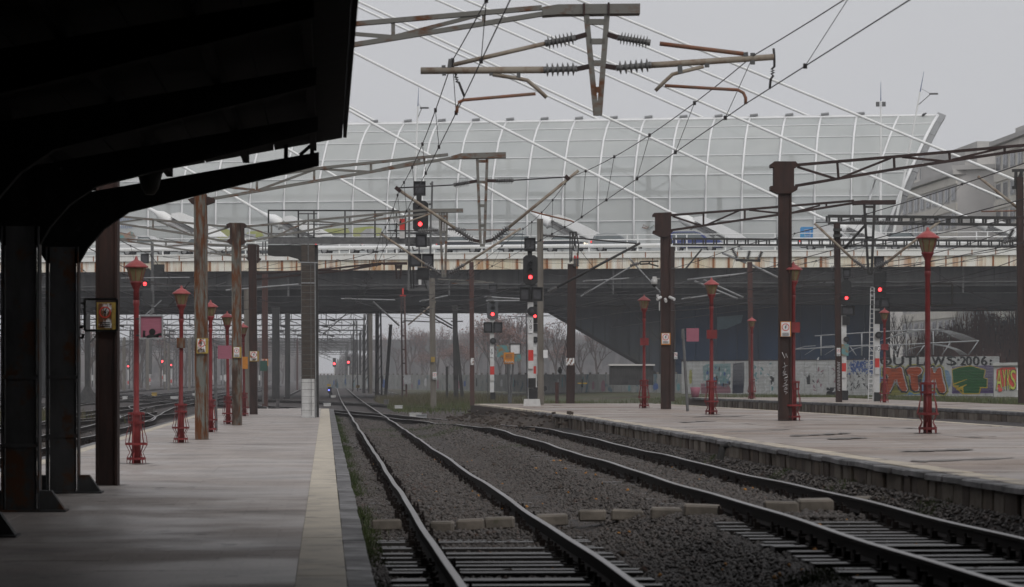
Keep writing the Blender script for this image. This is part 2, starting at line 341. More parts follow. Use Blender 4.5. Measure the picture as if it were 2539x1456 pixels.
for k in ('lampred', 'lamphat'):        # lamp tone: no two pieces of paint weathered alike
    t = M[k].node_tree; b = t.nodes['Principled BSDF']; src = b.inputs['Base Color'].links[0].from_socket
    oi = t.nodes.new('ShaderNodeObjectInfo'); r = t.nodes.new('ShaderNodeMapRange'); r.inputs['To Min'].default_value = .68; r.inputs['To Max'].default_value = 1.12; x = t.nodes.new('ShaderNodeMix'); x.data_type = 'RGBA'; x.blend_type = 'MULTIPLY'; x.inputs['Factor'].default_value = 1
    t.links.new(oi.outputs['Random'], r.inputs['Value']); t.links.new(src, x.inputs['A']); t.links.new(r.outputs[0], x.inputs['B']); t.links.new(x.outputs['Result'], b.inputs['Base Color'])
# ------------------------------------------------------------------ ground
def gz(X, Y):
    k = 1 - smooth(95, 150, Y)
    z = -.21 + smooth(3.2, 4.4, X) * .29 * k + smooth(6.38, 6.88, X) * .25 * k
    if Y < 40:
        for c, ye in ((1.88, 36.3), (5.55, 34.0)):
            if abs(X - c) < 1.5: z -= .045 * (1 - smooth(1.15, 1.5, abs(X - c))) * (1 - smooth(ye - 1.5, ye, Y))
    k2 = smooth(110, 150, Y) * (1 - smooth(420, 700, Y))
    z += k2 * (.22 * smooth(5, 9, X) + .40 * smooth(17, 28, X))
    z += smooth(26, 29, X) * (1 - smooth(110, 150, Y)) * .25
    z += .10 * smooth(9, 16, -X) * (1 - smooth(300, 500, Y))
    return z
def ground_material():
    m = mat('ballast_ground', g(.06)); t = m.node_tree; N = t.nodes; L = t.links; b = N['Principled BSDF']
    geo = N.new('ShaderNodeNewGeometry'); sp = N.new('ShaderNodeSeparateXYZ'); L.new(geo.outputs['Position'], sp.inputs[0])
    vo = N.new('ShaderNodeTexVoronoi'); vo.inputs['Scale'].default_value = 13; L.new(geo.outputs['Position'], vo.inputs['Vector'])
    n1 = N.new('ShaderNodeTexNoise'); n1.inputs['Scale'].default_value = .55; n1.inputs['Detail'].default_value = 8; L.new(geo.outputs['Position'], n1.inputs['Vector'])
    cr = N.new('ShaderNodeValToRGB'); e = cr.color_ramp.elements; e[0].color = (.013, .011, .010, 1); e[1].color = (.078, .064, .060, 1)
    sc = N.new('ShaderNodeSeparateColor'); L.new(vo.outputs['Color'], sc.inputs[0]); L.new(sc.outputs[0], cr.inputs[0])
    mx = N.new('ShaderNodeMix'); mx.data_type = 'RGBA'; mx.inputs['B'].default_value = (.030, .022, .019, 1)
    mr = N.new('ShaderNodeMapRange'); mr.inputs['From Min'].default_value = .45; mr.inputs['From Max'].default_value = .85
    L.new(n1.outputs['Fac'], mr.inputs['Value']); L.new(mr.outputs[0], mx.inputs['Factor']); L.new(cr.outputs[0], mx.inputs['A'])
    # grassland away from the tracks
    def step(sock, a, c):
        r = N.new('ShaderNodeMapRange'); r.inputs['From Min'].default_value = a; r.inputs['From Max'].default_value = c; L.new(sock, r.inputs['Value']); return r.outputs[0]
    def mul(a, c):
        x = N.new('ShaderNodeMath'); x.operation = 'MULTIPLY'; L.new(a, x.inputs[0]); L.new(c, x.inputs[1]); return x.outputs[0]
    def mx_(a, c):
        x = N.new('ShaderNodeMath'); x.operation = 'MAXIMUM'; L.new(a, x.inputs[0]); L.new(c, x.inputs[1]); return x.outputs[0]
    gx = mul(step(sp.outputs[0], 6.5, 10), step(sp.outputs[1], 132, 150)); gm = mx_(gx, step(sp.outputs[0], 26.5, 28))
    gm = mul(gm, step(n1.outputs['Fac'], .30, .46))
    gc = N.new('ShaderNodeMix'); gc.data_type = 'RGBA'; gc.inputs['A'].default_value = (.040, .058, .018, 1); gc.inputs['B'].default_value = (.085, .068, .042, 1)
    n2 = N.new('ShaderNodeTexNoise'); n2.inputs['Scale'].default_value = .16; n2.inputs['Detail'].default_value = 7; L.new(geo.outputs['Position'], n2.inputs['Vector'])
    L.new(step(n2.outputs['Fac'], .42, .60), gc.inputs['Factor'])
    fm = N.new('ShaderNodeMix'); fm.data_type = 'RGBA'; L.new(gm, fm.inputs['Factor']); L.new(mx.outputs['Result'], fm.inputs['A']); L.new(gc.outputs['Result'], fm.inputs['B'])
    L.new(fm.outputs['Result'], b.inputs['Base Color']); b.inputs['Roughness'].default_value = .7; b.inputs['Specular IOR Level'].default_value = .25
    bp = N.new('ShaderNodeBump'); bp.inputs['Strength'].default_value = .9; bp.inputs['Distance'].default_value = .05
    L.new(vo.outputs['Distance'], bp.inputs['Height']); L.new(bp.outputs[0], b.inputs['Normal']); return m
xs = [-5000, -1500, -500, -200, -100, -60, -45] + [i * .6 for i in range(-55, 78)] + [60, 100, 200, 500, 1500, 5000]
ys = [-60, -25] + [float(i) for i in range(-10, 170)] + [170 + 4 * i for i in range(1, 45)] + [380, 450, 550, 700, 1000, 1600, 3000, 7000]
gv = []; gf = []
for j, y in enumerate(ys):
    for i, x in enumerate(xs):
        near = -40 < x < 50 and 0 < y < 330
        gv.append((x, y, gz(x, y) + (random.uniform(-.025, .025) if near else 0)))
nx = len(xs)
for j in range(len(ys) - 1):
    for i in range(nx - 1): gf.append((j * nx + i, j * nx + i + 1, (j + 1) * nx + i + 1, (j + 1) * nx + i))
me = bpy.data.meshes.new('ground'); me.from_pydata(gv, [], gf); me.materials.append(ground_material())
for p_ in me.polygons: p_.use_smooth = True
tag(link('ground', me), kind='structure')

# ------------------------------------------------------------------ platforms
ex, ey = V((1, 0, 0)), V((0, 1, 0))
def slab_mesh(sx, sy, sz, mt, bev=.012):
    """a slab with a chamfered top, origin at the centre of its top"""
    mb = MB(); b = bev
    rings = [(sx / 2, sy / 2, -sz), (sx / 2, sy / 2, -b), (sx / 2 - b, sy / 2 - b, 0)]
    for a, c, z in rings: mb.v += [V((-a, -c, z)), V((a, -c, z)), V((a, c, z)), V((-a, c, z))]
    for k in (0, 4):
        for i in range(4):
            j = (i + 1) % 4; mb.face([k + i, k + j, k + 4 + j, k + 4 + i])
    mb.face([8, 9, 10, 11]); mb.face([3, 2, 1, 0])
    return mb.mesh(mt, name='slab')
ZL, ZR, ZF = .07, .65, .67
# left platform
PLX0, PLX1, PLY0, PLY1 = -6.0, .38, -60.0, 159.0
lp = tag(link('station_platform', MB().box(((PLX0 + PLX1) / 2, (PLY0 + PLY1) / 2, -.20), (PLX1 - PLX0 - .06, PLY1 - PLY0, .38)).mesh(M['coreearth'])), kind='structure')
lp['label'] = 'low wet platform with cream strip, running under the dark canopy'
sw = (PLX1 - .21 - .42 - (PLX0 + .56)) / 3
sm_l = slab_mesh(sw - .001, 2.999, .08, M['paving_left'], .002)
n = 0
for j in range(int((PLY1 - 8) / 3.0) + 1):
    for i in range(3):
        o = link('paving_slab', sm_l, lp, (PLX0 + .56 + sw * (i + .5), 8 + 3.0 * j + 1.5 - (1.5 if i == 1 else 0), ZL + random.uniform(-.002, .002)))
        o.rotation_euler = (random.uniform(-.0012, .0012), random.uniform(-.0012, .0012), 0)
cm = slab_mesh(.419, 1.497, .08, M['cream'], .004); km = [slab_mesh(.225, 2.395, .30, M['kerb'], .005)]
cm2 = slab_mesh(.30, 1.49, .08, M['cream'])
for j in range(101):
    link('cream_paver', cm, lp, (PLX1 - .21 - .21, 8 + 1.5 * j, ZL + .004 + random.uniform(-.003, .003)))
    link('cream_paver', cm2, lp, (PLX0 + .40, 8 + 1.5 * j, ZL + .004))
for j in range(63):
    o = link('kerb_stone', km[0], lp, (PLX1 - .10 + random.uniform(.0, .016), 8 + 2.4 * j, ZL + random.uniform(-.004, .002)))
    o.rotation_euler = (0, random.uniform(-.004, .008), random.uniform(-.004, .004))
    link('kerb_stone', km[0], lp, (PLX0 + .125, 8 + 2.4 * j, ZL - .005))

# raised right platform between the second and third track
def edgeX(Y): return 6.92 if Y < 84 else 6.92 - (Y - 84) * .028
def edgeXR(Y): return 15.4 if Y < 84 else 15.4 - (Y - 84) * .04
rp = struct('raised_platform', MB().prism([V((7.12, 20, -.3)), V((15.2, 20, -.3)), V((15.2, 84, -.3)), V((edgeXR(128) - .2, 128, -.3)), V((edgeX(124) + .2, 124, -.3)), V((7.12, 84, -.3))], (0, 0, .3 + ZR - .06)), M['coreearth'])
rp['label'] = 'raised platform with a mossy stone edge wall beside the curving track'
_sc = {}
def slab_c(sx, sy, sz, mt, bev=.012):
    k = (round(sx, 2), round(sy, 2), mt.name)
    if k not in _sc: _sc[k] = slab_mesh(k[0], k[1], sz, mt, bev)
    return _sc[k]
Y = 20.0
while Y < 123:
    L_ = min(2.9 if Y < 60 else 4.2, 125 - Y)
    x0, x1 = edgeX(Y + L_ / 2) + .20 + .34, edgeXR(Y + L_ / 2) - .45
    for i in range(3):
        sx = (x1 - x0) / 3
        o = link('paving_slab', slab_c(sx - .014, L_ - .014, .08, M['paving']), rp, (x0 + sx * (i + .5), Y + L_ / 2, ZR + random.uniform(-.012, .006)))
        o.rotation_euler = (random.uniform(-.003, .003), random.uniform(-.003, .003), 0)
    Y += L_
cream_r = slab_mesh(.325, 1.98, .08, M['cream_r'], .008); cap_m = [slab_mesh(.22, 1.0, .07, M['kerb'], .012), slab_mesh(.22, .99, .075, M['kerb'], .02)]
for j in range(53):
    Y = 21 + 2.0 * j
    if Y > 122: break
    o = link('cream_paver', cream_r, rp, (edgeX(Y) + .20 + .17, Y, ZR + .003 + random.uniform(-.006, .004))); o.rotation_euler = (0, 0, .028 if Y > 84 else 0)
    o = link('cream_paver', cream_r, rp, (edgeXR(Y) - .27, Y, ZR + .003)); o.rotation_euler = (0, 0, .04 if Y > 84 else 0)
for j in range(92):
    Y = 20.5 + j * 1.02
    if 94 < Y: break
    o = link('edge_slab', cap_m[j % 2], rp, (edgeX(Y) + .10 + random.uniform(-.02, .02), Y, ZR + random.uniform(-.012, .002)))
    o.rotation_euler = (random.uniform(-.012, .012), random.uniform(-.02, .02), (.028 if Y > 84 else 0) + random.uniform(-.01, .01))
def block_mesh(sx, sy, sz, mt, seed):
    r = random.Random(seed); bm = bmesh.new(); bmesh.ops.create_cube(bm, size=1)
    for v in bm.verts: v.co = V((v.co.x * sx * r.uniform(.9, 1.02), v.co.y * sy * r.uniform(.94, 1.0), v.co.z * sz * r.uniform(.93, 1.0)))
    bmesh.ops.bevel(bm, geom=list(bm.edges), offset=.022, segments=1, affect='EDGES')
    me = bpy.data.meshes.new('block'); bm.to_mesh(me); bm.free(); me.materials.append(mt); return me
BW = [.34, .42, .50, .58]
blocks = [[block_mesh(.22, w_, .52, M[('stonewall', 'stonewall2', 'stonewall3')[(k + s) % 3]], k * 9 + s) for s in range(3)] for k, w_ in enumerate(BW)]
Y = 21.0
while Y < 92:
    k = random.randrange(4); Y += BW[k] / 2
    o = link('wall_stone', blocks[k][random.randrange(3)], rp, (edgeX(Y) + .17 + random.uniform(-.03, .02), Y, ZR - .325 + random.uniform(-.02, .01)))
    o.rotation_euler = (random.uniform(-.03, .03), random.uniform(-.06, .04), random.uniform(-.04, .04)); Y += BW[k] / 2 + .012
# crumbled end of the platform
rb = MB()
for i in range(300):
    Y = random.uniform(84, 126); X = edgeX(Y) + random.uniform(-1.5, .15); s_ = random.uniform(.03, .13)
    z = gz(X, Y) + max(0, .6 * (1 - abs(X - edgeX(Y) - .5) / 1.6)) * random.uniform(.4, 1)
    a = random.uniform(0, 6.3); e1 = V((math.cos(a), math.sin(a), random.uniform(-.4, .4))).normalized(); e2 = e1.cross(Z_).normalized(); rb.quadbox((X, Y, z), e1, e2, e1.cross(e2), s_ * random.uniform(.8, 2.2), s_, s_ * .6)
tag(rb.build('rubble', M['rubble']), 'broken stone and earth rubble where the raised platform crumbles', 'rubble', kind='stuff')
bank = MB(); ny = 44
for j in range(ny + 1):
    Y = 88 + j * .95; e_ = edgeX(Y)
    for i, (dx, z) in enumerate(((-1.1, -.05), (-.7, .05), (-.3, .18), (.1, .40), (.5, .58), (1.2, .60))):
        bank.v.append(V((e_ + dx + random.uniform(-.12, .12) - .1 + 1.0 * smooth(112, 126, Y), Y, gz(e_ + dx, Y) * .5 + z * .8 * smooth(86, 91, Y) + random.uniform(-.07, .05) - .03)))
for j in range(ny):
    for i in range(5): bank.face([j * 6 + i, j * 6 + i + 1, (j + 1) * 6 + i + 1, (j + 1) * 6 + i])
struct('earth_bank', bank, M['rubble'])

# far platform behind the third track
def fedge(Y): return 21.3 if Y < 118 else 21.3 - (Y - 118) * .05
fp = struct('far_platform', MB().prism([V((21.45, 60, -.3)), V((27, 60, -.3)), V((27, 163, -.3)), V((fedge(160) + .15, 160, -.3)), V((21.45, 118, -.3))], (0, 0, .3 + ZF - .05)), M['coreearth'])
fp['label'] = 'far platform with a stone edge below the graffiti fence'
Y = 62.0
while Y < 158:
    x0 = fedge(Y + 2) + .75; sx = (26.95 - x0) / 2
    for i in range(2): link('paving_slab', slab_mesh(sx - .015, 3.98, .08, M['paving']), fp, (x0 + sx * (i + .5), Y + 2, ZF + random.uniform(-.01, .005)))
    o = link('cream_paver', slab_mesh(.33, 3.97, .08, M['cream_r'], .006), fp, (fedge(Y + 2) + .57, Y + 2, ZF + .003)); o.rotation_euler = (0, 0, .05 if Y > 116 else 0)
    o = link('edge_slab', slab_mesh(.40, 3.97, .10, M['kerb'], .02), fp, (fedge(Y + 2) + .2, Y + 2, ZF - .004)); o.rotation_euler = (0, 0, .05 if Y > 116 else 0)
    Y += 4.0
Y = 76.0
while Y < 150:
    k = random.randrange(4)
    o = link('wall_stone', blocks[k][random.randrange(3)], fp, (fedge(Y) + .12, Y, ZF - .36)); o.scale = (1, 1.35, 1); Y += BW[k] * 1.35 + .014
# far left platform beyond the yard tracks
fl = struct('yard_platform', MB().prism([V((-26, 60, -.3)), V((-19.6, 60, -.3)), V((-19.6, 152, -.3)), V((-26, 152, -.3))], (0, 0, .72)), M['paving'])
for j in range(46):
    link('edge_slab', cap_m[0], fl, (-19.7, 62 + 2.0 * j, .47)).scale = (1, 1.95, 1)

# ------------------------------------------------------------------ tracks
def wob(X0, k):
    return (lambda Y: (.003 + .009 * smooth(30, 90, Y)) * math.sin(Y * .29 + k) + .004 * smooth(25, 60, Y) * math.sin(Y * .83 + 2 * k), lambda Y: .012 * math.sin(Y * .37 + 3 * k) + .005 * math.sin(Y * .9 + k))
RPROF = [(-.07, -.17), (.07, -.17), (.07, -.155), (.012, -.135), (.012, -.045), (.036, -.035), (.036, -.004), (.030, 0), (-.030, 0), (-.036, -.004), (-.036, -.035), (-.012, -.045), (-.012, -.135), (-.07, -.155)]
def rail(parent, pts):
    mb = MB(); n = len(RPROF)
    for k, p in enumerate(pts):
        d = (pts[min(k + 1, len(pts) - 1)] - pts[max(0, k - 1)]); d.z = 0; d.normalize(); u = V((d.y, -d.x, 0))
        for a, z in RPROF: mb.v.append(p + u * a + Z_ * z)
    for k in range(len(pts) - 1):
        for i in range(n):
            j = (i + 1) % n; mb.mi = 1 if i in (6, 7, 8) else 0; mb.face([k * n + i, k * n + j, (k + 1) * n + j, (k + 1) * n + i])
    mb.mi = 0; mb.face(list(range(n))); return mb.build('rail', [M['railside'], M['railtop']], parent)
def sleeper_mesh(mt):
    mb = MB(); mb.box((0, 0, -.255), (2.5, .24, .17)); mb.mi = 1
    for s in (-1, 1):
        mb.box((s * .75, 0, -.163), (.34, .17, .02))
        for q in (-1, 1):
            mb.box((s * .75 + q * .105, 0, -.125), (.06, .11, .07)); mb.tube((s * .75 + q * .12, 0, -.12), (s * .75 + q * .12, 0, -.055), .016, None, 5)
    return mb.mesh([mt, M['railside']], name='sleeper')
SLP = [sleeper_mesh(M['sleeper']), sleeper_mesh(M['sleeper_old'])]
def track(name, label, fx, fz, y0, y1, step=1.5, sl=None, wobk=1.0, kind_mesh=0, spacing=.6, heading=None):
    """centre line X = fx(Y), rail head Z = fz(Y)"""
    t = tag(bpy.data.objects.new(name, None), label, None, kind='structure'); COL.objects.link(t); wx, wz = wob(0, wobk)
    nn = int((y1 - y0) / step) + 1; ysq = [y0 + (y1 - y0) * i / (nn - 1) for i in range(nn)]
    for s in (-1, 1):
        pts = []
        for y in ysq:
            dx = (fx(y + .5) - fx(y - .5)); L_ = math.hypot(1, dx)
            c = 1.0 if y < 130 else .6
            pts.append(V((fx(y) + s * .75 / L_ + wx(y) * c, y - s * .75 * dx / L_, fz(y) + (wz(y) if s > 0 else wz(y + 3.7)) * c)))
        rail(t, pts)
    if sl:
        y = sl[0]
        while y < sl[1]:
            dx = fx(y + .5) - fx(y - .5)
            o = link('sleeper', SLP[kind_mesh], t, (fx(y) + wx(y) + random.uniform(-.06, .06), y + random.uniform(-.05, .05), fz(y) + random.uniform(-.03, .004)))
            o.rotation_euler = (0, 0, -math.atan(dx) + random.uniform(-.03, .03)); y += spacing
    return t
T1 = lambda Y: 1.88 + .6 * smooth(180, 520, Y)
track('railway_track', 'wet track alongside the low platform running straight under the bridge', T1, lambda Y: 0.0, 8, 900, 1.5, (12, 98), 1.0)
T2 = lambda Y: 5.55 - 1.05 * smooth(80, 128, Y) - .085 * max(0, Y - 118) - .0008 * max(0, Y - 118) ** 2
track('railway_track', 'track beside the raised platform, crossing leftward at its far end', T2, lambda Y: .30 - .30 * smooth(78, 122, Y), 8, 232, 1.2, (11, 100), 2.3)
track('railway_track', 'track in the gap between the raised and the far platform', lambda Y: 18.4 - .10 * max(0, Y - 110), lambda Y: .12 - .1 * smooth(90, 130, Y), 55, 240, 1.5, (60, 120), 4.0, 1)
track('railway_track', 'crossover track cutting across beyond the low platform end', lambda Y: 14.0 - .13 * (Y - 120) - .0006 * max(0, Y - 150) ** 2, lambda Y: .0, 150, 330, 2, None, 3.0)
track('railway_track', 'yard track hugging the outer edge of the low platform', lambda Y: -7.75 - 1.8 * smooth(105, 185, Y), lambda Y: .0, 20, 600, 1.5, (28, 98), 5.0, 1)
track('railway_track', 'second yard track out from the low platform', lambda Y: -11.9 + .9 * smooth(110, 200, Y), lambda Y: .0, 25, 650, 1.5, (40, 100), 6.1, 1)
track('railway_track', 'third yard track beside the overgrown yard platform', lambda Y: -17.2 + 1.0 * smooth(100, 220, Y), lambda Y: .02, 40, 700, 2, (60, 110), 7.3, 1)
track('railway_track', 'outermost yard track behind the yard platform', lambda Y: -29.5 + 5 * smooth(120, 330, Y), lambda Y: .02, 60, 700, 2, None, 8.3, 1)
track('railway_track', 'yard turnout curving from the second to the first yard track', lambda Y: -11.9 + 4.1 * smooth(98, 150, Y), lambda Y: .004, 96, 152, 1.5, None, 2.0, 1)
track('railway_track', 'yard turnout curving away between the first yard tracks', lambda Y: -7.75 - 5.0 * smooth(118, 190, Y), lambda Y: .006, 116, 192, 1.5, None, 3.3, 1)
track('railway_track', 'yard turnout swinging out to the overgrown platform', lambda Y: -11.6 - 4.6 * smooth(125, 190, Y), lambda Y: .007, 122, 192, 1.5, None, 4.4, 1)
track('railway_track', 'long yard diagonal from the outer yard tracks inward', lambda Y: -22 + 14 * smooth(150, 290, Y), lambda Y: .008, 140, 300, 2, None, 1.4, 1)
track('railway_track', 'long yard diagonal leading out from behind the platform end', lambda Y: -4.0 - 14 * smooth(165, 300, Y), lambda Y: .009, 166, 310, 2, None, 2.4, 1)
for k, (X, lb) in enumerate(((6.6, 'first far track east of the main line beyond the bridge'), (-2.9, 'first far track west of the main line beyond the bridge'))):
    track('railway_track', lb, lambda Y, X=X: X, lambda Y: .0, 262, 900, 3, None, 5.5 + k)

# crossing timbers laid across both tracks
CT = [(918, 1000, 1288, -.03), (1066, 1128, 1292, -.03), (1128, 1205, 1287, -.02), (1197, 1282, 1283, -.01), (1322, 1418, 1268, .04), (1428, 1512, 1263, .08), (1514, 1602, 1257, .12), (1606, 1700, 1252, .20), (1690, 1800, 1249, .25), (1888, 1990, 1243, .27), (1972, 2072, 1237, .28), (2118, 2218, 1228, .30)]
names_ct = ['beside the platform kerb', 'split in two just inside the first rail', 'mid-gauge in the first track', 'tight against the inner rail of the first track', 'tilted outside the first track', 'second out from the first track', 'midway between the two tracks', 'long and low nearing the second track', 'butting the second track', 'flat between the rails of the second track', 'pale between the rails of the second track', 'between the second track and the stone wall']
for k, (x0, x1, y, z) in enumerate(CT):
    a = PZ(x0, y, z); b = PZ(x1, y, z); c = (a + b) / 2
    me = block_mesh((b - a).length * random.uniform(.86, .97), random.uniform(.24, .36), .15, M['timber'], 40 + k)
    o = link('crossing_timber', me, None, (c.x, c.y + .1, z - .085 + random.uniform(-.03, .01))); o.rotation_euler = (random.uniform(-.05, .05), random.uniform(-.06, .06), math.atan2((b - a).y, (b - a).x) + random.uniform(-.06, .06))
    tag(o, 'worn grey crossing timber ' + names_ct[k], 'timber', 'timbers of the foot crossing')

# ------------------------------------------------------------------ ballast stones, weeds (uncountable)
def scatter_stones(name, n, fy, fx, size, mt, lab, zoff=0.0, cover=None):
    octa = np.array([(1, 0, 0), (-1, 0, 0), (0, 1, 0), (0, -1, 0), (0, 0, 1), (0, 0, -1)], float)
    tri = np.array([(0, 2, 4), (2, 1, 4), (1, 3, 4), (3, 0, 4), (2, 0, 5), (1, 2, 5), (3, 1, 5), (0, 3, 5)])
    Y = fy(n); X = fx(n, Y); keep = np.ones(n, bool) if cover is None else cover(X, Y); X = X[keep]; Y = Y[keep]; n = len(X)
    Zg = np.array([gz(a, b) for a, b in zip(X, Y)]) + zoff
    vs = octa[None] * rng.uniform(.55, 1.25, (n, 6, 1)) * (size * rng.uniform(.5, 1.25, (n, 1, 1)) * np.array([1, 1, .75]))
    a = rng.uniform(0, 6.283, n); ca, sa = np.cos(a)[:, None], np.sin(a)[:, None]; tl = rng.uniform(-.6, .6, n)[:, None]
    x = vs[:, :, 0] * ca - vs[:, :, 1] * sa; y = vs[:, :, 0] * sa + vs[:, :, 1] * ca; z = vs[:, :, 2] + x * tl
    vv = np.stack([x + X[:, None], y + Y[:, None], z + Zg[:, None]], 2).reshape(-1, 3)
    ff = (tri[None] + (np.arange(n) * 6)[:, None, None]).reshape(-1, 3)
    me = bpy.data.meshes.new(name); me.vertices.add(len(vv)); me.vertices.foreach_set('co', vv.ravel())
    me.loops.add(len(ff) * 3); me.loops.foreach_set('vertex_index', ff.ravel()); me.polygons.add(len(ff))
    me.polygons.foreach_set('loop_start', np.arange(len(ff)) * 3); me.polygons.foreach_set('loop_total', np.full(len(ff), 3))
    me.materials.append(mt); me.update(calc_edges=True); me.validate()
    return tag(link(name, me), lab, 'gravel' if 'gravel' in name else 'debris', kind='stuff')
def near_y(a, b, p=1.6): return lambda n: a + (b - a) * rng.random(n) ** p
def not_sleeper(X, Y):
    in1 = (np.abs(X - 1.88) < 1.27) & (Y < 36.0); in2 = (np.abs(X - 5.55) < 1.27) & (Y < 34.0)
    on_rail = np.zeros(len(X), bool)
    for c in (1.13, 2.63, 4.80, 6.30): on_rail |= np.abs(X - c) < .10
    r = rng.random(len(X))
    return ~on_rail & ~((in1 | in2) & (r < .30))
scatter_stones('gravel', 110000, near_y(19, 78), lambda n, Y: rng.uniform(.42, 6.92, n), .035, M['gravel'], 'dark wet ballast stones around the two main tracks', .03, not_sleeper)
scatter_stones('gravel', 9000, near_y(34, 95), lambda n, Y: np.where(rng.random(n) < .5, rng.normal(1.88, .42, n), rng.normal(5.55, .42, n)), .048, M['gravel'], 'ballast heaped over the sleepers between the rails', .05, not_sleeper)
scatter_stones('gravel', 16000, near_y(76, 165, 1.2), lambda n, Y: rng.uniform(.5, 6.6, n), .075, M['gravel'], 'coarser ballast and clods around the turnout by the platform end', .0, None)
scatter_stones('gravel', 9000, near_y(40, 120), lambda n, Y: rng.uniform(-18, -6.1, n), .06, M['gravel'], 'dark ballast stones on the yard side of the low platform', .0)
scatter_stones('debris', 130, near_y(20, 75), lambda n, Y: rng.uniform(.9, 6.6, n), .035, M['leafyellow'], 'fallen yellow leaves and brick crumbs on the ballast', .05)
scatter_stones('debris', 160, near_y(22, 80), lambda n, Y: rng.uniform(.9, 6.6, n), .085, M['rubble'], 'larger loose stones lying on the ballast', .03)
def blades(name, pts, hmin, hmax, wd, mt, lab, lean=.5):
    """pts: list of (x, y, z) roots"""
    n = len(pts); p = np.array(pts); h = rng.uniform(hmin, hmax, n); a = rng.uniform(0, 6.283, n); l = rng.uniform(0, lean, n) * h
    dx, dy = np.cos(a), np.sin(a); b2 = rng.uniform(0, 6.283, n)
    v = np.zeros((n, 3, 3)); v[:, 0] = p + np.stack([-dy * wd / 2, dx * wd / 2, 0 * h], 1); v[:, 1] = p + np.stack([dy * wd / 2, -dx * wd / 2, 0 * h], 1)
    v[:, 2] = p + np.stack([np.cos(b2) * l, np.sin(b2) * l, h], 1)
    me = bpy.data.meshes.new(name); me.from_pydata(v.reshape(-1, 3).tolist(), [], (np.arange(n * 3).reshape(-1, 3)).tolist()); me.materials.append(mt)
    return tag(link(name, me), lab, 'grass', kind='stuff')
pts = []
for i in range(22000):
    Y = 18 + 130 * random.random() ** 1.5; q = math.sin(Y * .8) + math.sin(Y * .33 + 2) + .5 * math.sin(Y * 2.1)
    if q < random.uniform(-1.4, .6): continue
    X = .41 + abs(random.gauss(0, .12)); pts.append((X, Y, gz(X, Y) + .01))
blades('grass', pts, .03, .12, .016, M['moss'], 'mossy grass growing along the low platform edge', .8)
pts = []
for cx_, cy_, r_, nn in ((4.0, 24.6, .33, 1500), (3.6, 23.6, .25, 700), (4.35, 25.2, .2, 500), (3.3, 96, 1.4, 1400), (2.9, 108, 1.6, 1200), (4.9, 23.0, .2, 350), (1.75, 23.2, .12, 160), (4.6, 70, .5, 400), (6.7, 44, .25, 260), (6.75, 39, .3, 300), (6.75, 52, .4, 260), (6.7, 33, .3, 260)):
    for i in range(nn): X = random.gauss(cx_, r_ * .6); Y = random.gauss(cy_, r_); pts.append((X, Y, gz(X, Y) + .02))
blades('grass', pts, .02, .085, .014, M['moss'], 'green tufts sprouting from the ballast between the tracks', .9)
pts = []
for i in range(34000):
    if random.random() < .45: X = random.uniform(7, 34); Y = random.uniform(130, 205)
    else: Y = random.uniform(95, 185); X = random.uniform(27.1, 38)
    if math.sin(X * .9) + math.sin(Y * .35 + X * .2) < random.uniform(-1.6, .9): continue
    pts.append((X, Y, gz(X, Y)))
blades('grass', pts, .08, .34, .05, M['grass'], 'rough grass between the far platform and the fences', .7)
pts = []
for i in range(15000):
    a = random.random(); Y = random.uniform(178, 250); X = random.gauss(6.5 + .02 * (Y - 178), 2.8)
    if X < 3.9: continue
    pts.append((X, Y, gz(X, Y)))
for i in range(5000):
    Y = random.gauss(128, 6); X = random.gauss(-15.0, 2.0); pts.append((X, Y, gz(X, Y)))
blades('weeds', pts, .15, .7, .05, M['drygrass'], 'tall tangled weeds beside the main line near the bridge', .5)
pts = []
for i in range(6000):
    Y = random.gauss(186, 12); X = random.gauss(6.0, 2.2)
    if X > 3.8: pts.append((X, Y, gz(X, Y)))
for i in range(3500):
    Y = random.gauss(128, 5); X = random.gauss(-15.0, 1.8); pts.append((X, Y, gz(X, Y)))
blades('weeds', pts, .12, .45, .06, M['grass'], 'green weeds crowding the rail side near the bridge', .5)

# ------------------------------------------------------------------ canopy over the low platform
cn = thing('platform_canopy', 'black silhouetted platform canopy with steel columns and upswept roof', 'canopy', (-3.8, 20, ZL))
XC = -3.8
def zroof(X): return 4.53 + .186 * abs(X - XC)
rf = MB()
for s in (1, -1):
    for k in range(4):
        x0, x1 = XC + s * (.02 + 4.04 * k / 4), XC + s * (4.04 * (k + 1) / 4)
        p = [V((x0, -58, zroof(x0))), V((x1, -58, zroof(x1))), V((x1, -58, zroof(x1) + .16)), V((x0, -58, zroof(x0) + .16))]
        rf.prism(p, (0, 102.2, 0))
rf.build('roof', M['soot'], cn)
fa = MB()
for s in (1, -1): fa.box((XC + s * 4.08, -6.95, zroof(XC + 4.06) + .11), (.05, 102.3, .22))
fa.build('gutter', M['soot'], cn)
pu = MB()
for s in (1, -1):
    for q in (.45, 1.55, 2.65, 3.62): pu.box((XC + s * q, -7.3, zroof(XC + q) - .09), (.09, 101.4, .17))
pu.build('purlins', M['soot'], cn)
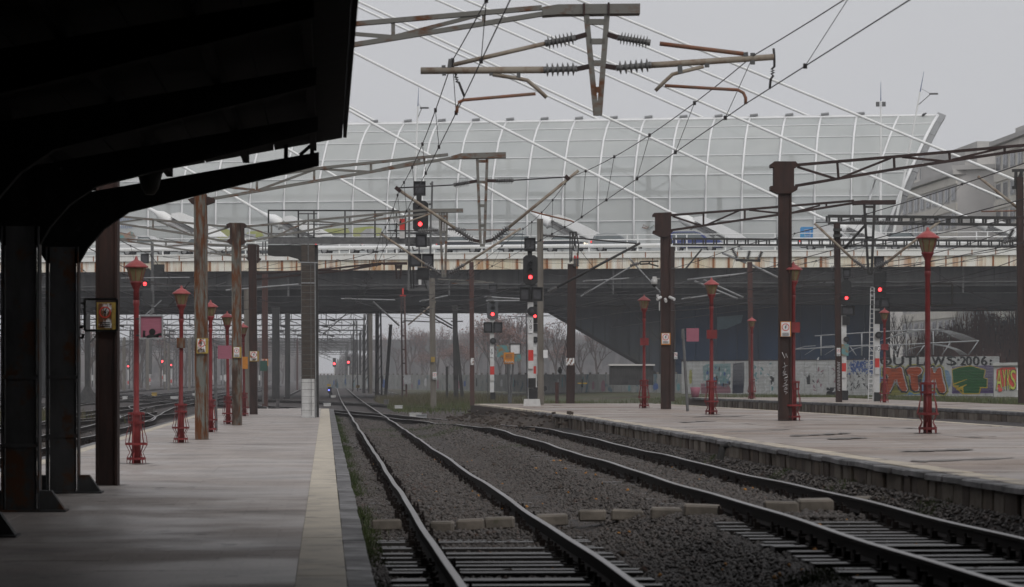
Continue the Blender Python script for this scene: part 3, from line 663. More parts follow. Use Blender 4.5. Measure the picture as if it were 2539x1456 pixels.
for j in range(17):
    Y = 43.6 - 5.95 * j
    c = MB(); c.box((XC, Y, 1.85), (.36, .30, 3.56))
    for s in (-1, 1): c.box((XC + s * .225, Y, 1.85), (.022, .36, 3.56))
    for z in (.9, 1.75): c.box((XC, Y - .16, z), (.43, .03, .05))
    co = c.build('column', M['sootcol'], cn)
    gst = MB()
    for s in (-1, 1): gst.prism([V((XC + s * .23, Y - .1, ZL)), V((XC + s * .56, Y - .1, ZL)), V((XC + s * .38, Y - .1, .33)), V((XC + s * .23, Y - .1, .33))], (0, .2, 0))
    gst.box((XC, Y, ZL + .012), (1.14, .5, .024)); gst.build('base_gusset', M['sootcol'], co)
    a = MB()
    for s in (1, -1):
        pts = [(3.70, 5.02), (3.70, 4.83), (.95, 4.14), (.60, 3.90), (.36, 3.62), (.235, 3.40), (.0, 3.40), (.0, 4.36)]
        a.prism([V((XC + s * px, Y - .11, pz)) for px, pz in pts], (0, .22, 0))
    a.build('bracket_arm', M['soot'], cn)
    if j == 0:
        st = MB()
        for q, w_ in ((3.22, .06), (3.60, .06)): st.box((XC + q, Y, zroof(XC + q) - .1), (w_, .12, .26))
        st.bar((XC + 3.42, Y, 4.98), (XC + 3.58, Y, 5.12), .05, .05); st.build('end_struts', M['soot'], cn)
M['glasslight'] = mat('dusty_lamp_glass', (.016, .014, .011, 1), rough=.6, spec=.1)
def pendant(name, lab, x, y, d):
    p = P(x, y, d); t = thing(name, lab, 'lamp', p)
    MB().tube(p + Z_ * .30, p + Z_ * .62, .012, None, 6).build('rod', M['soot'], t)
    MB().lathe(p, [(.17, .20), (.185, .24), (.15, .30), (.03, .33)], 14).build('lamp_hat', M['soot'], t)
    MB().lathe(p, [(.06, -.08), (.115, 0), (.165, .2)], 14).build('lamp_shade', M['glasslight'], t)
pendant('pendant_lamp', 'dark pendant lamp hanging under the canopy by the second column', 372, 468, 39.5)

# unseen passenger train, added to block light from the left of the platform
trn = thing('shade_train', 'unseen dark coaches added along the outer platform edge to shade it', 'train', (-7.75, -5, 0))
tb_m = mat('dark_coach_paint', (.030, .036, .050, 1), (.024, .028, .036, 1), 1.2, rough=.4); tw_m = mat('coach_window', (.02, .024, .028, 1), rough=.1, spec=.5)
for k in range(4):
    y0 = -57.5 + 26.6 * k; prof = [(-1.40, .95), (-1.45, 1.3), (-1.45, 3.2), (-1.15, 3.8), (-.5, 4.08), (.5, 4.08), (1.15, 3.8), (1.45, 3.2), (1.45, 1.3), (1.40, .95)]
    bd = MB().prism([V((-7.75 + x, y0, z)) for x, z in prof], (0, 26.1, 0)).build('coach_body', tb_m, trn)
    for i in range(11):
        for s_ in (-1, 1): MB().box((-7.75 + s_ * 1.455, y0 + 2.6 + 2.1 * i, 2.45), (.02, 1.3, .95)).build('window', tw_m, bd)
    for yy in (3.5, 22.6):
        bg_ = MB().box((-7.75, y0 + yy, .55), (2.2, 3.0, .5)).build('bogie', M['soot'], trn)
        for q in (-1.25, 1.25):
            for s_ in (-1, 1): MB().lathe((-7.75 + s_ * .75 - .06, y0 + yy + q, .46), [(.46, 0), (.46, .12)], 16, True, V((1, 0, 0))).build('wheel', M['soot'], bg_)

# unseen train shed, added to shade the foreground
SHY = 26.0
shd = thing('shade_shed', 'unseen dark shed added around and behind the viewpoint to shade the foreground', 'train shed', (-3, -20, 0))
for i in range(6):
    x0 = -32 + 10 * i; MB().prism([V((x0, -62, 6.6)), V((x0 + 5, -62, 8.2)), V((x0 + 9.96, -62, 6.6)), V((x0 + 9.96, -62, 6.8)), V((x0 + 5, -62, 8.4)), V((x0, -62, 6.8))], (0, 62 + SHY, 0)).build('roof_bay', M['soot'], shd)
    MB().prism([V((x0, SHY, 5.3)), V((x0 + 9.96, SHY, 5.3)), V((x0 + 9.96, SHY, 6.75)), V((x0 + 5, SHY, 8.35)), V((x0, SHY, 6.75))], (0, .12, 0)).build('gable_screen', M['soot'], shd)
for x in (-32, 28): MB().box((x, -20.5, 3.2), (.3, 82, 6.8)).build('side_wall', M['girderdark'], shd)
MB().box((-2, -62.2, 4.0), (60, .3, 8.4)).build('end_wall', M['girderdark'], shd)
for x in (-22.5, 11.0):
    for k in range(8): MB().box((x, 12 - 10 * k, 3.3), (.35, .35, 6.7)).build('shed_column', M['sootcol'], shd)

# cracks on the paving; dirt and painted contact shade around the bases
crk = mat('crack_dirt', (.10, .086, .077, 1), (.17, .145, .128, 1), 3, rough=.5); cr2 = crop(1660, 1000, 2.821)
for L_ in ([(890, 252), (1100, 240), (1360, 228)], [(1160, 272), (1300, 268), (1460, 264)], [(100, 156), (250, 150), (400, 144)], [(1740, 432), (2100, 420), (2539, 404)], [(1650, 362), (1950, 352), (2230, 345)], [(420, 225), (700, 212), (930, 205)], [(1980, 250), (2250, 262), (2539, 280)], [(60, 120), (300, 116), (700, 108)], [(1500, 190), (1800, 200), (2200, 225)]):
    mb = MB(); pts = []
    for (a, b), (c, d) in zip(L_[:-1], L_[1:]):
        for k in range(6): pts.append((a + (c - a) * k / 6 , b + (d - b) * k / 6 + random.uniform(-1.5, 1.5)))
    P3 = [PZ(*cr2(*q), ZR + .010) for q in pts]
    for k, p in enumerate(P3): w_ = random.uniform(.08, .5) * (.25 if k in (0, len(P3) - 1) else 1); mb.v += [p - V((0, w_, 0)), p + V((0, w_, 0))]
    for k in range(len(P3) - 1): mb.face([2 * k, 2 * k + 2, 2 * k + 3, 2 * k + 1])
    mb.build('paving_crack', crk, rp)
def stain(parent, x, y, z, r, seed):  # uneven dark disc: dirt plus contact shade painted under a post
    rd = random.Random(seed); mb = MB(); n = 18; mb.v = [V((x + math.cos(6.283 * k / n) * r * rd.uniform(.7, 1.5), y + math.sin(6.283 * k / n) * r * rd.uniform(.9, 2.4), z)) for k in range(n)]; mb.face(list(range(n))); mb.build('dirt_contact_shade', crk, parent)
for k, (x, y, z) in enumerate(((338, 1150, ZL), (448, 1098, ZL), (522, 1072, ZL), (566, 1052, ZL), (500, 1090, ZL), (588, 1053, ZL), (267, 1203, ZL), (628, 1027, ZL), (767, 1036, ZL), (2300, 1075, ZR), (1967, 1043, ZR), (1764, 1028, ZR), (1597, 1012, ZR), (1946, 1043, ZR), (1650, 1015, ZR))):
    p = PZ(x, y, z); stain(lp if z == ZL else rp, p.x, p.y, z + (.006 if z == ZL else .011), .26, k)
# ------------------------------------------------------------------ road bridge with tram hall
BA = math.radians(10.5)
AX = (R_ * math.cos(BA) - F_ * math.sin(BA)).normalized(); AN = (F_ * math.cos(BA) + R_ * math.sin(BA)).normalized()
B0 = CAM + F_ * 268.0
K = PW / 2560.0
def BP(x, y, off=0.0): return hit(x, y, B0 + AN * off, AN)
def BS(x, y, off=0.0): return BP(x * K, y * K, off)          # photograph pixels
def BB(s, off, z): return V((B0.x, B0.y, 0)) + AX * s + AN * off + Z_ * z
def bs(x, off): return (BP(x, HZ, off) - B0).dot(AX)
def bz(y, off, x=1269): return BP(x, y, off).z
zc1, zc0, zf0, zg1, zg0 = bz(626, 0), bz(642, 0), bz(668, 0), bz(716, 2), bz(758, 4)
br = thing('road_bridge', 'long white-edged road bridge with rust streaked fascia across the tracks', 'bridge', BB(0, 0, 0))
def bbox(mb, s0, s1, o0, o1, z0, z1):
    return mb.quadbox(BB((s0 + s1) / 2, (o0 + o1) / 2, (z0 + z1) / 2), AX, AN, Z_, s1 - s0, o1 - o0, z1 - z0)
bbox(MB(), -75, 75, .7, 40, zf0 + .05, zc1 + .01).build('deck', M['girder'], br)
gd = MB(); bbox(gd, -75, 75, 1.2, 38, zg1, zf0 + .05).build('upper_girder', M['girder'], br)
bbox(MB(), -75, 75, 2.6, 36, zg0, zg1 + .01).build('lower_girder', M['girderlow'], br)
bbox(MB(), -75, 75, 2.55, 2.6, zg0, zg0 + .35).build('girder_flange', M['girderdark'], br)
me_f = MB(); me_f.quadbox(V((0, 0, 0)), AX, AN, Z_, 1.34, .16, zc0 - zf0); me_f = me_f.mesh(M['fascia'])
me_c = MB(); me_c.quadbox(V((0, 0, 0)), AX, AN, Z_, 2.03, .9, zc1 - zc0 - .01)
me_c.quadbox(V((0, 0, (zc1 - zc0) * .5 - .03)) - AN * .47, AX, AN, Z_, 2.03, .1, .12); me_c = me_c.mesh(M['coping'])
me_j = MB().quadbox(V((0, 0, 0)), AX, AN, Z_, .09, .05, zc0 - zf0 - .02).mesh(M['ruststain'])
me_s = MB().prism([AX * -.10 - Z_ * .45, AX * .12 - Z_ * .45, AX * .05 + Z_ * .45, AX * -.04 + Z_ * .45], AN * .01).mesh(M['ruststain'])
for i in range(110):
    s_ = -75 + 1.36 * i
    if -56 < s_ < 52:
        link('fascia_panel', me_f, br, BB(s_, .06, (zc0 + zf0) / 2) - world_loc(br))
        o = link('rust_joint', me_j, br, BB(s_ + .68, -.01, (zc0 + zf0) / 2) - world_loc(br)); o.scale = (random.uniform(.3, 2.6),) * 2 + (1,)
for i in range(73):
    s_ = -75 + 2.05 * i
    if -56 < s_ < 52:
        link('coping_panel', me_c, br, BB(s_, .22, (zc0 + zc1) / 2) - world_loc(br))
        if random.random() < .8:
            o = link('rust_joint', me_j, br, BB(s_ + 1.02, -.245, (zc0 + zc1) / 2) - world_loc(br)); o.scale = (.9, .9, .55)
# railing: thin rails, thick white pipe, paired posts
zr1, zr2, zr3 = bz(585, .1), bz(597, .1), bz(611, .1)
for z, r, nm in ((zr1, .035, 'top_rail'), (zr2, .06, 'middle_rail'), (zr3, .17, 'pipe_rail')):
    MB().tube(BB(-60, .25, z), BB(55, .25, z), r, None, 10).build(nm, M['whitetube'], br)
pm = MB().box((0, 0, (zr1 - zc1) / 2), (.10, .10, zr1 - zc1), AX, AN, Z_).mesh(M['whitetube'])
for i in range(27):
    for dx in (0, .95): link('railing_post', pm, br, BB(-60 + 4.4 * i + dx, .28, zc1) - world_loc(br))
# back railing of the carriageway and barrier
MB().tube(BB(-60, 9.4, zc1 + .75), BB(55, 9.4, zc1 + .75), .05, None, 6).build('back_rail', M['whitetube'], br)
# seams, drain pipes and a service duct on the girder faces
sm_u = MB().quadbox(V((0, 0, 0)), AX, AN, Z_, .08, .03, zf0 - zg1 - .1).mesh(M['girderdark']); sm_l = MB().quadbox(V((0, 0, 0)), AX, AN, Z_, .07, .03, zg1 - zg0 - .4).mesh(M['girderdark'])
for i in range(24):
    link('girder_seam', sm_u, br, BB(-56 + 4.7 * i, 1.19, (zf0 + zg1) / 2) - world_loc(br)); link('girder_seam', sm_l, br, BB(-54 + 4.7 * i, 2.59, (zg0 + zg1) / 2 + .15) - world_loc(br))
for s_ in (-38, -21, -6, 9, 24, 40): MB().tube(BB(s_, 1.1, zf0), BB(s_, 1.1, zg1 - .6), .09, None, 8).build('drain_pipe', M['galvdark'], br)
MB().tube(BB(-60, 1.05, zg1 + .35), BB(55, 1.05, zg1 + .35), .07, None, 6).build('service_duct', M['galvdark'], br); MB().tube(BB(-60, 2.5, zg0 + .9), BB(55, 2.5, zg0 + .9), .05, None, 6).build('service_duct', M['galvdark'], br)
# piers under the bridge, hidden mostly by masts
for x in (120, 2700): 
    s_ = bs(x, 10); bbox(MB(), s_ - 1.6, s_ + 1.6, 6, 14, -.3, zg0 + .02).build('pier', M['girderdark'], br)

# enclosed ramp and blue clad wall under the deck
rmp = thing('access_ramp', 'dark enclosed ramp sloping down from the bridge to the ground', 'ramp', BP(1500, 940, 7))
MB().prism([BP(x, y, 5) for x, y in ((1318, 750), (1672, 750), (1672, 952), (1640, 936), (1560, 892))], AN * 9).build('ramp_body', M['ramp'], rmp)
tr_ = MB()
tr_.bar(BP(1318, 748, 4.9), BP(1650, 941, 4.9), .25, .3); tr_.build('ramp_edge', M['girderdark'], rmp)
jm = MB()
for x in (1380, 1410, 1440, 1470, 1500, 1530, 1560, 1585, 1610, 1635): jm.bar(BP(x, 752, 4.96), BP(x, 752 + (x - 1318) * .56, 4.96), .05, .06)
jm.build('panel_joints', M['girderdark'], rmp)
bw = thing('clad_wall', 'dark blue clad wall standing under the bridge behind the fence', 'wall', BP(1900, 950, 7))
s0, s1 = bs(1672, 6), bs(2196, 6); npn = 10
for i in range(npn):
    a, b = s0 + (s1 - s0) * i / npn, s0 + (s1 - s0) * (i + 1) / npn
    for z0, z1 in ((.2, 3.3), (3.32, zg0 + .3)):
        bbox(MB(), a + .02, b - .02, 6.0, 6.3, z0, z1).build('clad_panel', M['bluewall'], bw)
bbox(MB(), s0, s1, 6.32, 13, .1, zg0 + .2).build('core', M['girderdark'], bw)
MB().prism([BP(x, y, 5.95) for x, y in ((1778, 786), (1842, 781), (1838, 800), (1800, 816), (1778, 818))], AN * .04).build('pale_pane', mat('pale_blue_pane', (.10, .16, .19, 1), (.07, .11, .13, 1), 1), bw)

# glass tram hall on the deck
M['panelglass'] = mat('frosted_hall_glass', (.80, .81, .79, 1), (.70, .715, .70, 1), .35, rough=.45)
t = M['panelglass'].node_tree; bs_ = t.nodes['Principled BSDF']; o_ = t.nodes['Material Output']
tl_ = t.nodes.new('ShaderNodeBsdfTranslucent'); tl_.inputs[0].default_value = (.80, .82, .81, 1)
tp_ = t.nodes.new('ShaderNodeBsdfTransparent'); tp_.inputs[0].default_value = (.93, .95, .95, 1)
m1_ = t.nodes.new('ShaderNodeMixShader'); m1_.inputs[0].default_value = .45; m2_ = t.nodes.new('ShaderNodeMixShader'); m2_.inputs[0].default_value = .22
oi_ = t.nodes.new('ShaderNodeObjectInfo'); mr_ = t.nodes.new('ShaderNodeMapRange'); mr_.inputs['To Min'].default_value = .14; mr_.inputs['To Max'].default_value = .46   # each pane a little clearer or milkier
t.links.new(oi_.outputs['Random'], mr_.inputs['Value']); t.links.new(mr_.outputs[0], m2_.inputs[0])
t.links.new(bs_.outputs[0], m1_.inputs[1]); t.links.new(tl_.outputs[0], m1_.inputs[2]); t.links.new(m1_.outputs[0], m2_.inputs[1]); t.links.new(tp_.outputs[0], m2_.inputs[2]); t.links.new(m2_.outputs[0], o_.inputs[0])
hl = thing('tram_hall', 'long curved white-ribbed glass hall standing on the bridge', 'hall', BB(0, 14, zc1 + .02))
OFF = [12, 12, 12, 12.65, 13.9, 15.4, 17.3, 19.4]; ROWY = [None, 551, 495, 439, 392, 351, 322, 303]
ROWZ = [zc1 + .02] + [bz(y, o) for y, o in zip(ROWY[1:], OFF[1:])]
ribs = []                                       # s position of each rib at every row
xt = 2128 * K; sp_ = 3.36; s_top = bs(xt, 12)
for i in range(29): ribs.append([s_top - sp_ * (28 - i)] * 8)
def slant(xb, xt_): 
    b, t_ = bs(xb, 12), bs(xt_, 12); n_ = len(ROWZ); return [b + (t_ - b) * (ROWZ[k] - ROWZ[0]) / (ROWZ[-1] - ROWZ[0]) for k in range(n_)]
ribs.append(slant(2136 * K, 2236 * K)); ribs.append(slant(2190 * K, 2336 * K))
for i, rb_ in enumerate(ribs):
    m_ = MB(); pts = [BB(rb_[k], OFF[k] - .12, ROWZ[k]) for k in range(8)]
    m_.path(pts, .105 if i < 30 else .16, 6); m_.build('rib', M['hallrib'], hl)
for k in range(1, 8):
    m_ = MB(); m_.path([BB(rb_[k], OFF[k] - .10, ROWZ[k]) for rb_ in ribs], .042 if k < 7 else .12, 5); m_.build('glazing_bar', M['hallrib'], hl)
gl_cache = {}
for i in range(len(ribs) - 1):
    for k in range(7):
        a, b, c, d = BB(ribs[i][k], OFF[k], ROWZ[k]), BB(ribs[i + 1][k], OFF[k], ROWZ[k]), BB(ribs[i + 1][k + 1], OFF[k + 1], ROWZ[k + 1]), BB(ribs[i][k + 1], OFF[k + 1], ROWZ[k + 1])
        nrm = (b - a).cross(d - a).normalized()
        if i < 28:
            if k not in gl_cache: gl_cache[k] = MB().prism([q - a for q in (a, b, c, d)], nrm * -.03).mesh(M['panelglass'])
            link('glass_panel', gl_cache[k], hl, a - world_loc(hl))
        else: MB().prism([a, b, c, d], nrm * -.03).build('glass_panel', M['panelglass'], hl)
tp2 = MB(); bbox(tp2, ribs[0][0], ribs[-2][7], OFF[-1] + .1, OFF[-1] + .6, ROWZ[-1] - .1, ROWZ[-1] + .22); tp2.build('ridge_beam', M['hallrib'], hl)
for i in range(3, 29, 1):
    MB().tube(BB(ribs[i][7], OFF[-1] - .1, ROWZ[-1] + .25), BB(ribs[i][7] + .75, OFF[-1] - .1, ROWZ[-1] + .32), .13, None, 8).build('ridge_vent', M['galv'], hl)
inn = MB()
for i in range(0, 29, 2):
    inn.bar(BB(ribs[i][0] + .9, 15.5, ROWZ[0]), BB(ribs[i][0] + .9, 15.5, ROWZ[4]), .45, .45)
for k in (1, 2, 3): inn.bar(BB(ribs[0][0], 15.4, ROWZ[k] + .7), BB(ribs[28][0], 15.4, ROWZ[k] + .7), .25, .4)
for i in (6, 14, 15, 21, 22):
    s_ = ribs[i][0]; inn.bar(BB(s_ + .2, 14.2, ROWZ[2]), BB(s_ + 6, 15.2, ROWZ[4] - .2), .16, .16); inn.bar(BB(s_ + .2, 15.2, ROWZ[4] - .2), BB(s_ + 6, 14.2, ROWZ[2]), .16, .16)
inn.build('inner_frame', M['halldark'], hl)
# slanted end beam
m_ = MB(); e_ = ribs[-1]
for k in range(7): m_.bar(BB(e_[k] + .3, OFF[k] + .5, ROWZ[k]), BB(e_[k + 1] + .3, OFF[k + 1] + .5, ROWZ[k + 1]), .8, .45, AN)
m_.build('end_beam', M['galv'], hl)
# tags sprayed along the foot of the hall
sp1 = mat('sprayed_lime', (.36, .40, .10, 1), (.45, .45, .25, 1), .8); sp2 = mat('sprayed_orange', (.48, .17, .08, 1), (.12, .33, .33, 1), 1.2); sp3 = mat('sprayed_blue', (.16, .22, .40, 1)); sp4 = mat('sprayed_grey', g(.34), g(.5), 1)
def blob(mt, pts, off=11.84): MB().prism([BS(x, y, off) for x, y in pts], AN * -.02).build('sprayed_tag', mt, hl)
blob(sp1, ((540, 592), (548, 575), (566, 572), (580, 580), (574, 596), (552, 600))); blob(sp1, ((612, 588), (622, 579), (652, 577), (660, 590), (630, 596)))
blob(sp4, ((566, 598), (580, 580), (612, 584), (640, 586), (636, 600), (580, 602)), 11.82); blob(sp1, ((798, 578), (820, 572), (870, 570), (875, 582), (800, 588)))
blob(sp1, ((878, 582), (886, 570), (930, 566), (955, 572), (950, 590), (884, 592))); blob(sp4, ((900, 584), (916, 572), (935, 572), (942, 592), (904, 594)), 11.82)
blob(sp2, ((292, 592), (300, 580), (318, 584), (326, 578), (334, 582), (340, 594), (294, 596)))
bl_ = MB()
for x, y, hgt in ((294, 546, 9), (303, 545, 9), (313, 545, 9), (322, 545, 9), (294, 563, 9), (304, 562, 9), (314, 562, 9), (324, 562, 8)):
    for q in ((x, y, x + 5, y), (x, y, x, y + hgt), (x, y + hgt, x + 6, y + hgt - 1), (x + 5, y, x + 6, y + hgt)): bl_.bar(BS(q[0], q[1], 11.84), BS(q[2], q[3], 11.84), .05, .03)
bl_.build('sprayed_tag', sp3, hl)
ol_ = MB(); ol_.path([BS(x, y, 11.84) for x, y in ((1608, 571), (1616, 566), (1609, 562), (1606, 569), (1616, 572), (1624, 564), (1626, 571), (1634, 563), (1640, 570), (1650, 566))], .05, 4); ol_.build('sprayed_tag', sp2, hl)

# stay cables with their anchor cones
def cable(lab, pts, off, anchor=None, r=.125, up=-70, down=None):
    (x0, y0), (x1, y1) = pts; k = (y1 - y0) / (x1 - x0)
    yt = up; xt_ = x0 - (y0 - yt) / k
    yb = anchor[1] if anchor else (down if down else y1); xb = x1 + (yb - y1) / k
    t_ = thing('stay_cable', lab, 'cable', BS(xb, yb, off), 'white stay cables of the bridge')
    MB().tube(BS(xt_, yt, off), BS(xb, yb, off), r, None, 10).build('cable_tube', M['whitetube'], t_)
    if anchor:
        d = V((1, k)).normalized(); q = lambda u, v_: BS(xb + d.x * u - d.y * v_, yb + d.y * u + d.x * v_, off)
        MB().lathe(q(-42, 0), [(r, 0), (.22, (q(-15, 0) - q(-42, 0)).length), (.50, (q(0, 0) - q(-42, 0)).length), (.52, (q(26, 0) - q(-42, 0)).length), (.30, (q(34, 0) - q(-42, 0)).length), (.30, (q(86, 0) - q(-42, 0)).length)], 16, True, q(86, 0) - q(-42, 0)).build('anchor_cone', M['whitetube'], t_)
        MB().prism([BS(xb + a, yb + b, off - .45) for a, b in ((24, -6), (44, -9), (72, 2), (140, 36), (160, 52), (122, 52), (60, 20), (26, 4))], AN * .9).build('anchor_fin', M['whitetube'], t_)
        MB().prism([BS(xb + a, yb + b, off - .5) for a, b in ((25, 7), (60, 24), (110, 50), (104, 52), (56, 29), (24, 13))], AN * 1.0).build('fin_slot', M['galvdark'], t_)
        MB().lathe(q(24, 0), [(.62, 0), (.62, .1)], 16, True, q(30, 0) - q(24, 0)).build('anchor_collar', M['whitetube'], t_)
cable('white stay cable anchored furthest left, above the white saloon', ((458.6, 417.7), (677, 545)), 8, (300, 548), .12, 150) if 0 else None
cable('stay cable ending in a cone above the pickup', ((236, 440), (330, 496)), 8, (345, 540), .12, 200)
cable('stay cable ending in a cone behind the signal gantry railing', ((458.6, 417.7), (677, 545)), 8, (690, 548), .125, 150)
cable('stay cable ending behind the big gantry signal', ((716.7, 371), (981, 522)), 8, (1040, 560), .125, 60)
cable('stay cable ending in a cone above the dark saloon', ((866, 272), (1178, 447)), 8, (1352, 545), .135)
cable('stay cable ending in a cone above the blue car', ((879, 129), (1515, 450)), 8, (1712, 549), .135)
cable('stay cable crossing the hall down to the van', ((888, 0), (1943.6, 492.7)), 8, (2090, 562), .13)
cable('stay cable running down past the slanted hall end', ((1165.6, 0), (2316, 500)), 8, (2440, 556), .13)
cable('topmost stay cable running across the sky toward the right buildings', ((1449, 0), (2553, 457)), 8, None, .13, -70, 560)
cable('rear stay cable vanishing behind the hall beside the canopy edge', ((868, 265), (954.5, 312)), 30, None, .13, -70, 420)
cable('rear stay cable paired with the one to the blue car', ((885, 12.6), (1503, 302)), 30, None, .13, -70, 420)
cable('rear stay cable vanishing behind the middle of the hall ridge', ((1093, 0), (1763, 297)), 30, None, .13, -70, 420)
cable('rear stay cable passing behind the hall end to the apartment block', ((1339, 0), (2277, 398.6)), 30, None, .13, -70, 560)

# road lamps on the bridge
def road_lamp(lab, foot, top, arm, off, kind):
    t_ = thing('road_lamp', lab, 'street lamp', BP(*foot, off), 'tall road lamps on the bridge')
    a, b = BP(*foot, off), BP(*top, off); mid = a + (b - a) * .88
    MB().tube(a, mid, .14, .07, 8).build('pole', M['whitetube'], t_)
    MB().tube(mid, b, .05, .015, 6).build('blue_spire', mat('blue_spire', (.08, .12, .25, 1)), t_)
    if kind == 'arm':
        c = a + (b - a) * arm[0]; e = BP(arm[1], arm[2], off)
        mb = MB(); mb.tube(c, e, .05, .04, 6); mb.tube(a + (b - a) * (arm[0] + .1), e, .02, .02, 5); mb.build('arm', M['galv'], t_)
        MB().quadbox(e + AX * .25, AX, AN, Z_, .8, .28, .14).build('lamp_head', M['galvdark'], t_)
    else:
        for s_ in (-.28, .28): MB().quadbox(a + (b - a) * arm + AX * s_, AX, AN, Z_, .32, .25, .42).build('lamp_head', M['galvdark'], t_)
road_lamp('slim road lamp left of the gantry signal, tipped blue', (1023, 605), (1038, 217), (.80, 1046, 268), 9.8, 'arm')
road_lamp('straight road lamp with twin boxes near the hall end', (2183, 600), (2184, 203), .86, 10.2, 'twin')
road_lamp('leaning road lamp reaching above the hall end', (2212, 600), (2291, 177), (.80, 2308, 233), 9.6, 'arm')

# vehicles on the bridge
def carpaint(name, c, c2=None): return mat(name, c, c2 or tuple(v * .85 for v in c[:3]) + (1,), 1.2, rough=.3, spec=.5)
PAINT = {'white': carpaint('white_car_paint', g(.66)), 'dark': carpaint('dark_car_paint', (.030, .035, .045, 1)), 'slate': carpaint('slate_car_paint', (.055, .07, .08, 1)), 'silver': carpaint('silver_car_paint', (.22, .24, .25, 1)), 'blue': carpaint('blue_car_paint', (.022, .045, .21, 1)), 'bluewhite': carpaint('van_white_paint', g(.64))}
SHAPES = {  # profile in fractions of length, heights in metres; cabin polygon
 'saloon': ([(0, .35), (0, .85), (.03, .95), (.18, 1.0), (.30, 1.42), (.36, 1.48), (.55, 1.46), (.60, 1.40), (.74, 1.0), (.95, .85), (1, .7), (1, .35)], [(.22, 1.02), (.315, 1.40), (.37, 1.43), (.55, 1.41), (.585, 1.36), (.69, 1.02)]),
 'hatch': ([(0, .35), (0, .85), (.02, 1.0), (.06, 1.40), (.12, 1.52), (.50, 1.52), (.58, 1.44), (.74, 1.02), (.96, .88), (1, .7), (1, .35)], [(.08, 1.04), (.11, 1.42), (.14, 1.46), (.50, 1.46), (.56, 1.40), (.68, 1.04)]),
 'suv': ([(0, .4), (0, .95), (.02, 1.1), (.06, 1.55), (.12, 1.68), (.52, 1.68), (.60, 1.58), (.74, 1.12), (.96, 1.0), (1, .8), (1, .4)], [(.08, 1.14), (.11, 1.56), (.14, 1.6), (.52, 1.6), (.58, 1.54), (.68, 1.14)]),
 'pickup': ([(0, .45), (0, 1.02), (.32, 1.02), (.345, 1.62), (.38, 1.70), (.56, 1.70), (.60, 1.64), (.72, 1.12), (.97, 1.0), (1, .8), (1, .45)], [(.36, 1.12), (.38, 1.56), (.56, 1.58), (.59, 1.54), (.67, 1.12)]),
 'van': ([(0, .4), (0, 1.9), (.02, 2.02), (.62, 2.02), (.70, 1.92), (.86, 1.2), (.97, 1.02), (1, .8), (1, .4)], [(.64, 1.22), (.64, 1.78), (.69, 1.80), (.82, 1.22)])}
def car(lab, shape, paint, x0, x1, off, zoff=0.0, tail=True, head=False):
    a = BS(x0, 630, off); b = BS(x1, 630, off); L_ = (b - a).length; z0 = zc1 + .06 + zoff
    base = V((a.x, a.y, z0)); t_ = thing('parked_van' if shape == 'van' else 'car', lab, 'van' if shape == 'van' else ('pickup' if shape == 'pickup' else 'car'), base, 'traffic on the bridge')
    prof, cab = SHAPES[shape]; W_ = 1.75
    pt = lambda u, z, o: base + AX * (u * L_) + Z_ * (z * 1.12) + AN * o
    MB().prism([pt(u, z, 0) for u, z in prof], AN * W_).build('body', PAINT[paint], t_)
    for o, th in ((-.012, .01), (W_ + .002, .01)): MB().prism([pt(u, z, o) for u, z in cab], AN * th).build('window', M['carglass'], t_)
    for u in (.19, .80):
        for o in (-.03, W_ - .15):
            wp = pt(u, .33, o); wh = MB().lathe(wp, [(.33, 0), (.35, .03), (.35, .15), (.33, .18)], 18, True, AN).build('wheel', M['tyre'], t_)
            MB().lathe(wp - AN * .012, [(.20, 0), (.22, .01)], 12, True, AN).build('rim', M['alloy'], wh)
    for o in (.0, W_ - .3):
        MB().quadbox(pt(-.002, .88, o + .12), AX, AN, Z_, .12, .3, .18).build('tail_light', M['taillight'], t_)
        MB().quadbox(pt(.992, .74, o + .12), AX, AN, Z_, .10, .3, .14).build('headlight', M['headlight' if head else 'alloy'], t_)
    MB().quadbox(pt(.5, .42, W_ / 2), AX, AN, Z_, L_ * 1.01, W_ * .96, .12).build('bumper', M['tyre'], t_)
    return t_, pt, L_
car('white pickup on the bridge behind the first red lamp', 'pickup', 'white', 292, 430, 3)
car('white saloon with lit headlight on the bridge behind the rusty mast', 'saloon', 'white', 434, 576, 5.5, .1, True, True)
car('dark saloon on the bridge beside the lime graffiti', 'saloon', 'slate', 552, 668, 8.0)
car('white hatchback on the bridge just right of the brick pylon', 'hatch', 'white', 790, 902, 3)
car('white car on the bridge left of the gantry signal', 'saloon', 'white', 905, 1016, 4.5)
car('dark saloon on the bridge right of the gantry signal', 'saloon', 'dark', 1092, 1204, 4)
car('slate estate car on the bridge above the trackside signal', 'suv', 'slate', 1244, 1360, 5.2)
car('dark blue saloon with glowing headlight on the bridge', 'saloon', 'dark', 1356, 1462, 3.2, 0, True, True)
car('silver hatchback with red tail light on the bridge', 'hatch', 'silver', 1478, 1598, 3.4)
car('bright blue car on the bridge behind a dark mast', 'suv', 'blue', 1668, 1802, 4.2)
v_, pt, L_ = car('white van with blue rear panel on the bridge', 'van', 'bluewhite', 2000, 2134, 4.6)
vb = mat('van_blue_panel', (.05, .30, .55, 1), (.06, .20, .50, 1), 2); MB().prism([pt(u, z, -.012) for u, z in ((.003, 1.05), (.003, 1.88), (.025, 1.98), (.25, 1.98), (.24, 1.05))], AN * .008).build('blue_panel', vb, v_)
wl = MB()
for q in ((.09, 1.2, .09, 1.8), (.19, 1.2, .19, 1.8), (.09, 1.75, .19, 1.75), (.09, 1.45, .19, 1.45), (.09, 1.25, .19, 1.25)): wl.bar(pt(q[0], q[1], -.02), pt(q[2], q[3], -.02), .04, .05)
wl.build('panel_mark', M['white'], v_)
car('dark hatchback on the bridge right of the van', 'hatch', 'dark', 2218, 2318, 5.0)
